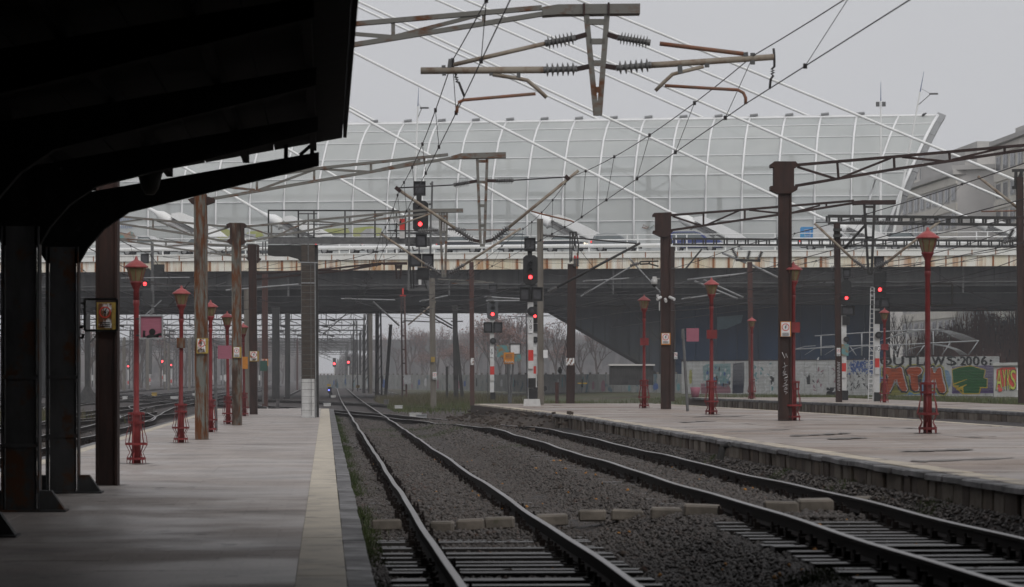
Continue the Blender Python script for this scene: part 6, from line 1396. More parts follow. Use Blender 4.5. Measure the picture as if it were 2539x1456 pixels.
def sbox(t_, nm, x0, y0, x1, y1, d, cr, face=True, th=.3):
    b = MB().rect(*cr(x0, y0), *cr(x1, y1), d, th).build(nm, M['black'], t_)
    if face:
        a, c = (x1 - x0) * .14, (y1 - y0) * .16; MB().rect(*cr(x0 + a, y0 + c), *cr(x1 - a, y1 - c), d - .012, .01).build('face_glass', M['blackface'], b)
        mb = MB()
        for q in ((x0, y0, x1, y0 + c * .5), (x0, y0, x0 + a * .5, y1), (x1 - a * .5, y0, x1, y1)): mb.rect(*cr(q[0], q[1]), *cr(q[2], q[3]), d - .09, .088)
        mb.build('hood', M['black'], b)
    return b
def rnd(t_, x, y, rpx, d, cr): 
    x_, y_ = cr(x, y); r = rpx * d / FP; o = MB().lathe(P(x_, y_, d), [(r, 0), (r, .12), (r * .5, .22)], 18, True, F_).build('round_head', M['black'], t_); MB().lathe(P(x_, y_, d) - F_ * .03, [(r * .45, 0), (r * .45, .028)], 12, True, F_).build('lens', M['blackface'], o)
def word(t_, s, x0, y0, x1, y1, d, cr, m_='ink'):
    v_, f_ = text_on(lambda x, y: P(*cr(x, y), d), s, x0, y0, x1, y1); mb = MB(); mb.v = v_; [mb.face(f) for f in f_]; return mb.build('lettering', M[m_], t_)
dG = dP - .5
sg = thing('railway_signal', 'large black gantry signal showing red over the main track', 'signal', P(1040, 720, dG))
sbox(sg, 'indicator_box', 345, 108, 487, 275, dG, cC); bars(sg, 'neck', M['black'], dG + .1, [(412, 270, 412, 345)], .2, .2, cC); head(sg, 'signal_head', 338, 338, 520, 700, dG, cC); lens(sg, 425, 612, 5.2, dG, cC)
for y in (420, 515): lens(sg, 425, y, 4.2, dG, cC, 'blackface')
sbox(sg, 'indicator_box', 372, 728, 502, 880, dG, cC); sbox(sg, 'indicator_box', 300, 958, 440, 1112, dG, cC); sbox(sg, 'indicator_box', 446, 958, 582, 1112, dG, cC)
bars(sg, 'cage_post', M['galvdark'], dG + .15, [(297, 430, 288, 1385), (548, 430, 545, 960), (567, 112, 560, 430), (520, 1112, 520, 1385)], .08, .08, cC); bars(sg, 'cage_tray', M['galvdark'], dG + .15, [(285, 1368, 525, 1368), (285, 1385, 525, 1388), (365, 1128, 530, 1128)], .06, .06, cC)
sbox(sg, 'relay_box', 380, 1135, 530, 1270, dG + .1, cC, False); MB().rect(*cC(405, 1265), *cC(438, 1325), dG, .12).build('pale_sleeve', M['white'], sg); MB().rect(*cC(360, 1112), *cC(392, 1150), dG - .05, .05).build('pale_label', M['signwhite'], sg)
bars(sg, 'cable', M['black'], dG + .1, [(310, 1115, 320, 1370), (340, 1115, 350, 1370), (470, 1270, 500, 1370), (335, 880, 345, 925), (345, 925, 400, 915), (412, 880, 412, 960)], .05, .05, cC); bars(sg, 'bracket', M['galvdark'], dG + .3, [(240, 720, 560, 720), (250, 860, 560, 860), (540, 140, 570, 140), (525, 380, 565, 380)], .08, .08, cC)
MB().rect(*cC(182, 550), *cC(243, 682), dG - .1, .03).build('red_plate', M['red'], sg); MB().rect(*cC(182, 682), *cC(243, 780), dG - .1, .03).build('white_plate', M['white'], sg)
MB().rect(*cC(88, 535), *cC(182, 600), dG + .05, .02).build('number_plate', M['signwhite'], sg); word(sg, 'VII', 108, 545, 165, 592, dG + .045, cC)
bars(sg, 'plate_strap', M['gantry'], dG - .05, [(250, 520, 250, 780)], .06, .06, cC)
c11 = crop(1180, 570, 3.2357); dX = 114.7
s8 = thing('railway_signal', 'tall red signal X8 on a white concrete foot at the platform end', 'signal', at(1315, dX, ZR))
MB().poly([c11(422, 1385), c11(548, 1385), c11(556, 1442), c11(416, 1442)], dX - .45, .9).build('concrete_foot', M['whitebase'], s8); bars(s8, 'mast', M['white'], dX, [(473, 600, 475, 1385)], .22, .22, c11)
sbox(s8, 'indicator_box', 423, 78, 515, 186, dX - .2, c11); bars(s8, 'neck', M['black'], dX, [(468, 185, 468, 225)], .18, .18, c11); head(s8, 'signal_head', 413, 220, 531, 460, dX - .2, c11); lens(s8, 473, 398, 4.8, dX - .2, c11)
for y in (290, 345): lens(s8, 473, y, 3.6, dX - .2, c11, 'blackface')
bars(s8, 'neck', M['galvdark'], dX, [(478, 455, 478, 610)], .1, .1, c11); sbox(s8, 'indicator_box', 386, 478, 470, 592, dX - .2, c11); sbox(s8, 'indicator_box', 485, 478, 572, 592, dX - .2, c11); rnd(s8, 485, 674, 11.5, dX - .25, c11)
MB().rect(*c11(456, 722), *c11(492, 850), dX - .16, .02).build('number_plate', M['signwhite'], s8)
for s_, y in (('X', 738), ('8', 782)): word(s8, s_, 463, y, 485, y + 36, dX - .165, c11)
bars(s8, 'underline', M['ink'], dX - .165, [(463, 826, 485, 826)], .01, .02, c11)
for nm, y0, y1, m_ in (('white_sleeve', 925, 987, 'white'), ('red_sleeve', 987, 1075, 'red'), ('white_sleeve', 1075, 1140, 'white')): MB().rect(*c11(455, y0), *c11(497, y1), dX - .2, .4).build(nm, M[m_], s8)
sbox(s8, 'relay_box', 456, 1215, 516, 1292, dX - .25, c11, False, .5); sbox(s8, 'relay_box', 460, 1300, 522, 1382, dX - .25, c11, False, .5); bars(s8, 'ladder_rail', M['galvdark'], dX + .3, [(437, 600, 445, 1380)], .04, .04, c11)
d9 = 175.0; zb = EYE - (990 - HZ) * d9 / FP
s9 = thing('railway_signal', 'grey-headed red signal X9 on a striped post beyond the platform', 'signal', at(1220, d9, zb))
bars(s9, 'mast', M['white'], d9, [(161, 740, 162, 1335)], .24, .24, c11); sbox(s9, 'indicator_box', 136, 456, 204, 530, d9 - .2, c11); bars(s9, 'neck', M['grey_signal'], d9, [(168, 530, 168, 562)], .2, .2, c11); head(s9, 'signal_head', 122, 556, 211, 742, d9 - .2, c11, 'grey_signal'); lens(s9, 167, 698, 4.2, d9 - .2, c11)
for y in (606, 652): lens(s9, 167, y, 4.0, d9 - .2, c11, 'black')
sbox(s9, 'indicator_box', 94, 762, 166, 848, d9 - .2, c11); sbox(s9, 'indicator_box', 172, 762, 244, 848, d9 - .2, c11); rnd(s9, 170, 915, 8, d9 - .25, c11); MB().rect(*c11(146, 966), *c11(174, 1045), d9 - .17, .02).build('number_plate', M['signwhite'], s9)
for s_, y in (('X', 975), ('9', 1002)): word(s9, s_, 151, y, 169, y + 24, d9 - .175, c11)
for nm, y0, y1, m_ in (('white_sleeve', 1070, 1120, 'white'), ('red_sleeve', 1120, 1187, 'red'), ('white_sleeve', 1187, 1236, 'white')): MB().rect(*c11(146, y0), *c11(180, y1), d9 - .2, .4).build(nm, M[m_], s9)
sbox(s9, 'relay_box', 148, 1330, 190, 1388, d9 - .3, c11, False, .6); bars(s9, 'ladder_rail', M['galvdark'], d9 + .3, [(128, 920, 128, 1390)], .04, .04, c11)
d7 = 152.0
s7 = thing('railway_signal', 'black signal half hidden behind signal X8 showing red', 'signal', at(1325, d7, .3)); head(s7, 'signal_head', 488, 640, 538, 770, d7, c11); lens(s7, 510, 714, 3.6, d7, c11); sbox(s7, 'indicator_box', 490, 775, 536, 840, d7, c11, False); rnd(s7, 512, 905, 8, d7, c11); bars(s7, 'mast', M['white'], d7 + .2, [(508, 770, 508, 1330)], .22, .22, c11)
for nm, y0, y1, m_ in (('white_sleeve', 1060, 1118, 'white'), ('red_sleeve', 1118, 1180, 'red'), ('white_sleeve', 1180, 1225, 'white')): MB().rect(*c11(494, y0), *c11(518, y1), d7, .3).build(nm, M[m_], s7)
MB().rect(*c11(497, 965), *c11(522, 1022), d7 - .02, .02).build('number_plate', M['signwhite'], s7); sbox(s7, 'relay_box', 498, 1290, 530, 1380, d7, c11, False)
c12 = crop(2040, 620, 3.097); dS = 134.0
sr = thing('railway_signal', 'tall black signal with ladder by the far platform showing red', 'signal', at(2178, dS, .5)); bars(sr, 'mast', M['white'], dS, [(468, 470, 468, 1190)], .26, .26, c12); sbox(sr, 'indicator_box', 454, 64, 527, 142, dS - .2, c12); bars(sr, 'neck', M['black'], dS, [(490, 140, 490, 182)], .2, .2, c12); head(sr, 'signal_head', 446, 178, 541, 382, dS - .2, c12, 'black', .12); lens(sr, 495, 323, 4.4, dS - .2, c12)
sbox(sr, 'indicator_box', 424, 386, 498, 468, dS - .2, c12); sbox(sr, 'indicator_box', 501, 386, 572, 468, dS - .2, c12); sbox(sr, 'relay_box', 456, 485, 522, 588, dS - .15, c12, False); rnd(sr, 487, 675, 8.6, dS - .25, c12)
MB().rect(*c12(454, 752), *c12(497, 802), dS - .17, .02).build('number_plate', M['signwhite'], sr); word(sr, 'IIG', 458, 760, 494, 798, dS - .175, c12)
for nm, y0, y1, m_ in (('white_sleeve', 800, 855, 'white'), ('red_sleeve', 855, 926, 'red'), ('white_sleeve', 926, 978, 'white')): MB().rect(*c12(458, y0), *c12(491, y1), dS - .2, .4).build(nm, M[m_], sr)
sbox(sr, 'relay_box', 454, 1118, 504, 1188, dS - .3, c12, False, .6); ld = MB()
for a, b in (((424, 310), (404, 1190)), ((452, 310), (440, 1190))): ld.bar(P(*c12(*a), dS - .3), P(*c12(*b), dS - .3), .035, .035, F_)
for k in range(24): y = 330 + k * 36; ld.bar(P(*c12(423 - (y - 310) * .0227, y), dS - .3), P(*c12(451 - (y - 310) * .0136, y), dS - .3), .03, .03)
ld.build('ladder', M['white'], sr); bars(sr, 'ladder_hoop', M['galv'], dS - .3, [(424, 305, 446, 305), (446, 305, 446, 380), (424, 375, 446, 375)], .05, .05, c12)
dT = 140.0
st = thing('railway_signal', 'shorter black signal tucked behind the scrawled mast showing red', 'signal', at(2108, dT, .5)); bars(st, 'mast', M['white'], dT, [(211, 440, 214, 1150)], .26, .26, c12); sbox(st, 'indicator_box', 208, 158, 268, 230, dT - .2, c12); bars(st, 'neck', M['black'], dT, [(232, 230, 232, 258)], .2, .2, c12); head(st, 'signal_head', 194, 252, 274, 445, dT - .2, c12); lens(st, 236, 388, 3.8, dT - .2, c12); sbox(st, 'indicator_box', 196, 448, 300, 522, dT - .2, c12); sbox(st, 'relay_box', 206, 528, 262, 596, dT - .2, c12, False); rnd(st, 237, 708, 7, dT - .25, c12)
MB().rect(*c12(198, 745), *c12(252, 836), dT - .25, .03).build('teal_board', M['teal'], st)
for nm, y0, y1, m_ in (('white_sleeve', 840, 892, 'white'), ('red_sleeve', 892, 957, 'red'), ('white_sleeve', 957, 1006, 'white')): MB().rect(*c12(202, y0), *c12(233, y1), dT - .2, .4).build(nm, M[m_], st)
sbox(st, 'relay_box', 204, 1104, 250, 1182, dT - .3, c12, False, .6)
cL = crop(0, 400, 2.9125); dU = 215.0
su = thing('railway_signal', 'dark signal behind the first red lamp showing red before the bridge', 'signal', at(360, dU, -.1)); sbox(su, 'indicator_box', 1024, 682, 1082, 752, dU - .2, cL); head(su, 'signal_head', 1028, 790, 1096, 930, dU - .2, cL); lens(su, 1055, 903, 4.4, dU - .2, cL); sbox(su, 'indicator_box', 1038, 955, 1110, 1050, dU - .2, cL, False); bars(su, 'mast', M['galvdark'], dU, [(1108, 600, 1112, 1110), (1100, 1110, 1095, 1560)], .2, .2, cL); sbox(su, 'relay_box', 1115, 760, 1195, 830, dU, cL, False)
# far signals in the mist
for k, (x, y, d, lab) in enumerate(((371, 902.5, 520, 'far red signal right of the first red lamp'), (402, 896.5, 560, 'highest far red signal beneath the pink graffiti board'), (424.5, 905.5, 600, 'far red signal just left of the second red lamp'), (318, 908.5, 700, 'faintest far red signal left of the first red lamp'), (829, 902, 560, 'far red signal at the misty opening by the pylon'), (864, 898.5, 480, 'far red signal further right of the misty opening'))):
    t = thing('far_signal', lab, 'signal', at(x, d, 0), 'distant red signals in the mist'); s = d / FP; MB().rect(x - 4, y - 14, x + 4, y + 8, d, .3).build('signal_head', M['black'], t); MB().rect(x - 1.3, y + 8, x + 1.3, 955, d + .1, .2).build('mast', M['white'], t); MB().rect(x - 2.0, y + 36, x + 2.0, y + 44, d, .3).build('red_sleeve', M['red'], t)
    MB().lathe(P(x, y, d) - F_ * .1, [((2.6 if k in (0, 1, 4, 5) else 1.6) * s, 0), ((2.6 if k in (0, 1, 4, 5) else 1.6) * s, .08)], 14, True, F_).build('lit_lens', M['redfar'], t)
t = thing('dwarf_signal', 'low dwarf signal with blue light on the main line', 'signal', at(818, 238, 0)); MB().rect(813, 960, 822, 975, 238, .3).build('signal_head', M['black'], t); MB().rect(816, 974, 824, 988, 238, .3).build('foot', M['black'], t); lens(t, 815.5, 967.5, 1.9, 238, ID, 'bluelight', False); MB().rect(811, 953, 820, 958, 238, .05).build('yellow_mark', M['ochre'], t)
# ------------------------------------------------------------------ red platform lamps
def make_lamp(lab, loc, tilt=(0, 0), grp='red platform lamps'):
    t_ = thing('platform_lamp', lab, 'lamp', loc, grp); z = lambda p: world_loc(t_) + V(p); o = V(loc)
    MB().lathe(o, [(.088, 0), (.085, .95), (.075, .98), (.056, 1.05), (.050, 3.05), (.062, 3.08), (.062, 3.16), (.05, 3.18)], 12).build('post', M['lampred'], t_)
    MB().lathe(o, [(.06, 3.17), (.055, 3.36), (.075, 3.42), (.12, 3.50), (.125, 3.53), (.06, 3.535)], 14).build('neck', M['lampred'], t_)
    gl = MB().lathe(o, [(.105, 3.535), (.185, 3.79), (.19, 3.80)], 8, False).build('lantern_glass', M['lampglass'], t_)
    fr = MB()
    for k in range(8):
        a = 2 * math.pi * k / 8; c, s = math.cos(a), math.sin(a); fr.bar(o + V((c * .108, s * .108, 3.53)), o + V((c * .19, s * .19, 3.80)), .010, .010)
    fr.build('lantern_frame', M['lampred'], gl)
    MB().lathe(o, [(.20, 3.795), (.235, 3.80), (.232, 3.825), (.10, 3.92), (.045, 3.945), (.03, 3.97), (.028, 4.0), (.01, 4.02)], 20).build('lamp_hat', M['lamphat'], t_)
    cg = t_
    prof = [(.185, .0), (.175, .12), (.125, .22), (.20, .36), (.215, .40), (.19, .52), (.17, .62), (.14, .72), (.15, .80), (.155, .98)]
    rd = random.Random(lab)
    for k in range(6):
        a = 2 * math.pi * k / 6 + .26; pts = [o + V((math.cos(a) * r * (1 + rd.uniform(-.06, .06)), math.sin(a) * r * (1 + rd.uniform(-.06, .06)), h)) for r, h in prof]
        mb = MB()
        for p, q in zip(pts[:-1], pts[1:]): mb.bar(p, q, .022, .010, V((math.cos(a), math.sin(a), 0.01)))
        mb.build('cage_bar', M['lampred'], cg)
    for r, h in ((.178, .10), (.212, .385), (.152, .80), (.158, .975)):
        mb = MB(); n = 14
        for k in range(n):
            a, b = 2 * math.pi * k / n, 2 * math.pi * (k + 1) / n; mb.bar(o + V((math.cos(a) * r, math.sin(a) * r, h)), o + V((math.cos(b) * r, math.sin(b) * r, h)), .012, .045)
        mb.build('cage_ring', M['lampred'], cg)
    t_.rotation_euler = (math.radians(tilt[0]), math.radians(tilt[1]), 0); return t_
def lamp_box(t_, h, w_=.3, m_='lampred'): 
    o = V(t_.location); MB().box(o + V((0, -.07, h)), (w_, .14, .26), R_, F_, Z_).build('fuse_box', M[m_], t_)
L1 = make_lamp('nearest red lamp on the low platform beside the pink graffiti board', PZ(338, 1150, ZL)); L2 = make_lamp('second red lamp on the low platform with a rusty fuse box', PZ(448, 1098, ZL), (0, .3)); L3 = make_lamp('red lamp mostly hidden behind the streaked rusty mast', PZ(522, 1072, ZL))
L4 = make_lamp('red lamp between the pink sign and the double-armed mast', PZ(566, 1052, ZL), (0, -.6)); L5 = make_lamp('furthest red lamp on the low platform, behind the double-armed mast', PZ(606, 1032, ZL), (0, -.8))
R1 = make_lamp('big red lamp nearest on the raised platform beside the empty square frame', PZ(2300, 1075, ZR)); R2 = make_lamp('red lamp touching the tall dark mast on the raised platform', PZ(1967, 1043, ZR)); R3 = make_lamp('red lamp right of the pink sign on the raised platform', PZ(1764, 1028, ZR)); R4 = make_lamp('red lamp left of the camera mast on the raised platform', PZ(1597, 1012, ZR))
R5 = make_lamp('red lamp against the slim red-brown mast on the far platform', PZ(1864, 990, ZF)); R6 = make_lamp('small red lamp on the far platform in front of orange letters', PZ(2193, 998, ZF))
for l_ in (R2, R3, R4, R6): lamp_box(l_, 2.35)
lamp_box(L2, 2.55, .2, 'mast_rust')

# ------------------------------------------------------------------ boards and notices
def board(lab, rect, d, m_, brs=(), pst=None, frame=None, name='notice_board', cat='sign'):
    t_ = thing(name, lab, cat, P((rect[0] + rect[2]) / 2, rect[3], d)); MB().rect(*rect, d, .03).build('panel', M[m_], t_)
    if frame: 
        mb = MB(); x0, y0, x1, y1 = rect
        for q in ((x0, y0, x1, y0), (x1, y0, x1, y1), (x1, y1, x0, y1), (x0, y1, x0, y0)): mb.pbar(q[:2], q[2:], d - .02, .03, .03)
        mb.build('rim', M[frame], t_)
    for q in brs: MB().bar(P(q[0], q[1], d), P(q[2], q[3], d), .03, .03).build('bracket', M['gantry'], t_)
    if pst: MB().tube(P(pst[0], pst[1], d), P(pst[2], pst[3], d), .045, None, 8).build('post', M['galvdark'], t_)
    return t_
d1 = 57.6
b1 = board('pink board with black scrawl hung on the nearest left lamp', (347, 783, 403, 839), d1, 'pink', ((337, 791, 347, 791), (337, 832, 347, 832)), None, 'galv')
def scr(t_, L_, d, r, m_='ink', cr=ID): 
    mb = MB(); [mb.path([P(*cr(*q), d) for q in l], r, 5) for l in L_]; mb.build('scrawl', M[m_], t_)
MB().lathe(P(377.5, 823, d1 - .012), [(.062, 0), (.062, .008)], 14, True, F_).build('scrawl', M['ink'], b1)
scr(b1, [[(358, 820), (357, 832), (362, 835), (355, 836)], [(364, 836), (372, 832), (380, 835), (388, 831), (392, 837)], [(386, 834), (394, 829), (401, 828), (401, 833)]], d1 - .012, .022)
for q in [[(364, 836), (385, 834)]]: scr(b1, [q], d1 - .02, .03)
b2 = board('plain pink square sign on a grey post beside the streaked mast', (540, 857, 574, 890), 92, 'pink', ((534, 861, 540, 861), (534, 886, 540, 886)), (534, 858, 536, 1068), None)
b3 = board('plain pink square sign on a grey post on the raised platform', (1702, 814, 1733, 847), 92, 'pink', ((1692, 818, 1702, 818), (1692, 840, 1702, 840)), (1693, 815, 1705, 1020), None)
MB().rect(1690, 815, 1695, 840, 91.9, .1).build('post_cap', M['galvdark'], b3)
b4 = board('orange notice on a thin post among weathered boards', (1249, 874, 1275, 903), 128, 'orange', (), (1262, 903, 1262, 1001), None); tx = MB()
for k in range(3): tx.rect(1254, 879 + k * 4, 1270, 880.2 + k * 4, 127.98, .01)
tx.build('printed_lines', M['arm_rust'], b4); scr(b4, [[(1251, 900), (1254, 894), (1254, 901), (1258, 897), (1260, 901), (1264, 896), (1265, 901), (1270, 897), (1274, 901)]], 127.97, .02, 'white')
b5 = board('rusty turquoise board left of the orange notice', (1232, 856, 1262, 886), 131, 'teal', (), (1258, 880, 1262, 1000)); b6 = board('white framed board above the orange notice', (1265, 853, 1290, 878), 130, 'signwhite', (), (1264, 870, 1262, 1000), 'gantry'); b7 = board('dark green board low behind the orange notice', (1272, 878, 1293, 896), 132, 'teal', (), (1274, 880, 1266, 1000))
b8 = board('dark green board between two masts on the low platform', (645, 895, 663, 920), 160, 'green_board', (), (652, 920, 652, 1002))
# empty square sign frames
def sq_frame(lab, x0, y0, x1, y1, d, lx, ys):
    t_ = thing('sign_frame', lab, 'frame', P(x0, y1, d)); mb = MB()
    for q in ((x0, y0, x1, y0), (x1, y0, x1, y1), (x1, y1, x0, y1), (x0, y1, x0, y0)): mb.pbar(q[:2], q[2:], d, .035, .035)
    mb.build('square_frame', M['gantry'], t_)
    for y in ys: MB().pbar((lx, y), (x0, y), d, .03, .03).build('bracket', M['gantry'], t_)
sq_frame('empty square metal frame on the big right lamp', 2307, 704, 2361, 757, 58.2, 2298, (712, 752)); sq_frame('empty square metal frame between the second column and the dark mast', 210, 742, 290, 820, 44.2, 192, (752, 810))
cp_ = thing('clamp_arms', 'short bent steel arms sticking out of the second canopy column', 'bracket', P(195, 750, 43.3)); mb = MB()
for q in ((112, 753, 120, 753), (192, 812, 205, 812), (192, 838, 206, 838), (206, 838, 206, 828), (112, 813, 120, 813)): mb.pbar(q[:2], q[2:], 43.3, .035, .035)
mb.build('arms', M['soot'], cp_)
# stickers on the columns
stk = thing('paper_sticker', 'torn pale sticker on the second canopy column', 'sticker', P(155, 822, 43.35)); MB().rect(150, 815, 160, 826, 43.38, .004).build('paper', M['kerb'], stk); MB().rect(149, 827, 161, 836, 43.38, .004).build('ochre_strip', M['ochre'], stk)

# ------------------------------------------------------------------ wires
def sagline(a, b, sag, n=14): return [a + (b - a) * (i / n) - Z_ * (sag * 4 * (i / n) * (1 - i / n)) for i in range(n + 1)]
def wire(lab, pts, r=.011, name='overhead_wire', sag=0.0, grp='overhead wires'):
    q = []
    for a, b in zip(pts[:-1], pts[1:]): q += sagline(V(a), V(b), sag)[(1 if q else 0):]
    return tag(MB().path(q, r, 4).build(name, M['wire']), lab, 'wire', grp)
def contact_set(lab, supp, r=.009):
    """supp: list of (messenger point, contact point)"""
    t_ = thing('contact_line', lab, 'wire', supp[0][1], 'contact lines above the tracks'); m_ = []; c_ = []
    for (a, b), (c, d) in zip(supp[:-1], supp[1:]):
        m_ += sagline(a, c, .30 * min(1, (c - a).length / 45))[(1 if m_ else 0):]; c_ += sagline(b, d, 0)[(1 if c_ else 0):]
    MB().path(m_, r, 5).build('messenger_wire', M['wire'], t_); MB().path(c_, r, 5).build('contact_wire', M['wire'], t_)
    for i in range(2, len(m_) - 1, 3):
        a, b = m_[i], c_[i + (1 if i + 1 < len(c_) else 0)]
        MB().tube(a, b, .006, None, 4).build('dropper', M['wire'], t_)
        cl = MB(); [cl.box(p, (.05, .05, .07)) for p in (a, b)]; cl.build('dropper_clamp', M['wire'], t_)
    return t_
far = lambda p, Y, z: V((p.x, Y, z))
mA1, cA1_ = P(1122, 150, dA), P(1148, 246, dA); mB1, cB1_ = P(990, 470, dB), P(1002, 536, dB); mC1, cC1_ = P(945, 580, dC), P(950, 622, dC)
ct1 = contact_set('contact line above the main track, rising past the canopy edge', [(V((2.35, 8, 7.0)), V((2.1, 8, 6.15))), (mA1, cA1_), (mB1, cB1_), (mC1, cC1_), (V((1.9, 160, 6.7)), V((1.9, 160, 5.8))), (V((1.9, 258, 6.7)), V((1.9, 258, 5.8)))])
mA2, cA2_ = P(1868, 138, dA), P(1848, 258, dA); mB2, cB2_ = P(1412, 440, dB), P(1424, 551, dB); mC2, cC2_ = P(1290, 572, dC), P(1292, 622, dC)
ct2 = contact_set('contact line above the second track, rising to the upper right', [(V((6.95, 8, 7.0)), V((6.9, 8, 6.15))), (mA2, cA2_), (mB2, cB2_), (mC2, cC2_), (V((5.6, 160, 6.6)), V((5.2, 160, 5.7)))])
for t_, L_ in ((ct1, [(868, 475), (858, 520), (890, 600), (880, 612), (902, 618), (885, 628), (905, 636), (890, 648), (912, 655), (935, 715), (955, 765)]),): 
    MB().path([P(*cA(*q), dA) for q in L_], .02, 5).build('coiled_jumper', M['wire'], t_)
MB().path([P(*cA2(*q), dA) for q in [(772, 342), (778, 400), (778, 470), (758, 490), (776, 495), (756, 505), (776, 512), (756, 522), (770, 535), (752, 560), (745, 628)]], .02, 5).build('coiled_jumper', M['wire'], ct2)
for X, lb in ((18.0, 'third track'), (23.5, 'far platform edge'), (30.5, 'grass strip beside the fence')):
    contact_set('contact line above the ' + lb + ' on the right', [(V((X + .3, 60, 7.6)), V((X, 60, 6.4))), (V((X - .2, 128, 7.4)), V((X, 128, 6.2))), (V((X - 2, 178, 7.4)), V((X - 2, 178, 6.2))), (V((X - 6, 256, 7.2)), V((X - 6, 256, 6.0)))], .016)
for X, lb in ((-7.8, 'first yard track'), (-11.7, 'second yard track'), (-17, 'third yard track')):
    contact_set('contact line above the ' + lb, [(V((X, 70, 7.2)), V((X, 70, 6.0))), (V((X, 134, 7.2)), V((X, 134, 6.0))), (V((X - 1, 200, 7.2)), V((X - 1, 200, 6.0))), (V((X - 1, 262, 7.2)), V((X - 1, 262, 6.0)))], .016)
rw = random.Random(21)
WL = [((1085, 700), 160, (1560, 722), 170, 'thin wire from the rusty pole to the lattice pole'), ((1420, 762), 150, (1850, 712), 150, 'thin wire passing behind the camera mast'), ((1660, 770), 178, (2075, 690), 128, 'thin wire from the camera mast to the scrawled mast'), ((1700, 742), 150, (2540, 668), 124, 'long wire under the white fascia on the right'), ((1690, 700), 178, (2540, 610), 124, 'long wire crossing the fascia toward the edge mast'),
 ((2080, 660), 128, (2530, 560), 124, 'wire rising from the scrawled mast to the edge mast'), ((2190, 700), 128, (2530, 640), 124, 'low wire right of the tall signal'), ((1430, 610), 150, (1700, 900), 178, 'slanting guy wire from the lattice pole top'), ((790, 690), 123, (1075, 700), 172, 'wire from the brick pylon to the concrete pole'), ((640, 740), 134, (790, 720), 123, 'wire between the dark mast and the brick pylon'), ((300, 860), 215, (470, 700), 80, 'slanting wire by the second red lamp'), ((240, 655), 60, (560, 700), 134, 'wire running from the canopy to the masts'),
 ((1070, 745), 172, (1330, 690), 120, 'wire from the concrete pole to the pole by signal X8'), ((2300, 660), 128, (2540, 760), 124, 'sagging wire right of the big red lamp'), ((880, 745), 225, (1130, 790), 195, 'wire from the lattice post to the A-shaped post'), ((1130, 765), 195, (1420, 775), 150, 'wire leaving the A-shaped post toward the lattice pole')]
for a, da, b, db, lab in WL: wire(lab, [P(*a, da), P(*b, db)], .016 if max(da, db) > 120 else .011, sag=.35)
for i in range(44):
    side = i % 2; x0 = rw.uniform(1650, 2250) if side else rw.uniform(780, 1350); x1 = x0 + rw.uniform(120, 420); y0 = rw.uniform(640, 770); y1 = y0 + rw.uniform(-45, 35); d0 = rw.uniform(125, 250)
    wire('thin dark wire among the tangle ' + ('right of the camera mast' if side else 'between the pylon and signal X8'), [P(x0, y0, d0), P(x1, y1, d0 + rw.uniform(-15, 15))], .012, sag=.25, grp='tangled thin wires ' + ('on the right' if side else 'in the middle'))
spans = [((846, 741), (980, 744), 190, 'grey cross-span tube left of the lattice post'), ((1040, 748), (1110, 733), 190, 'short grey cross-span tube right of the lattice post'), ((1200, 736), (1300, 742), 150, 'grey cross-span tube behind the grey signal head'), ((1205, 746), (1305, 746), 152, 'second grey cross-span tube behind the grey signal head'), ((1445, 698), (1560, 690), 170, 'grey cross-span tube left of the camera mast'), ((1440, 735), (1580, 652), 165, 'slanting grey tube left of the camera mast'), ((1560, 640), (1640, 728), 165, 'steep grey tube crossing the slanting one'), ((1690, 742), (1800, 726), 170, 'grey cross-span tube right of the camera mast'), ((1000, 795), (1100, 800), 215, 'dark cross-span below the bridge by the lattice post'), ((855, 775), (930, 762), 300, 'dark strut under the bridge beside the pylon'), ((800, 830), (862, 775), 250, 'thick dark slanting strut right of the pylon'), ((560, 720), (740, 705), 150, 'thin cross-span between the masts and the pylon'), ((300, 690), (470, 688), 210, 'thin rusty cross-span behind the first red lamps'), ((330, 810), (400, 745), 215, 'slanting grey tube behind the pink graffiti board')]
for a, b, d, lab in spans:
    t_ = thing('cross_span', lab, 'tube', P(*a, d), 'cross-span tubes of the overhead line'); MB().tube(P(*a, d), P(*b, d), .045, None, 6).build('tube', M['gantry' if 'dark' in lab else 'galv'], t_)
    MB().insul(P(a[0] + (b[0] - a[0]) * .06, a[1] + (b[1] - a[1]) * .06, d), P(a[0] + (b[0] - a[0]) * .2, a[1] + (b[1] - a[1]) * .2, d), .1, 5).build('insulator', M['porcelain'], t_)
for i in range(22):
    x0 = rw.uniform(290, 700); x1 = x0 + rw.uniform(120, 380); y0 = rw.uniform(560, 760); y1 = y0 + rw.uniform(-50, 45); d0 = rw.uniform(110, 240)
    wire('thin dark wire among the tangle around the left masts', [P(x0, y0, d0), P(x1, y1, d0 + rw.uniform(-15, 15))], .013, sag=.25, grp='tangled thin wires around the left masts')
wire('guy cable pair leg from the lattice pole to the ground', [P(1418, 770, 150), P(1388, 925, 152)], .018, 'guy_cable'); wire('second guy cable leg from the lattice pole to the ground', [P(1420, 770, 150), P(1392, 925, 152)], .018, 'guy_cable')
gp = thing('guy_anchor', 'short red-brown anchor post for the guy cables', 'post', at(1381, 152, .2)); MB().bar(at(1381, 152, .2), P(1381, 948, 152), .18, .18, F_).build('post', M['mast_redbrown'], gp); MB().lathe(P(1388, 925, 152), [(.05, 0), (.12, .1), (.05, .3)], 8).build('tensioner', M['dark_pole'], gp)

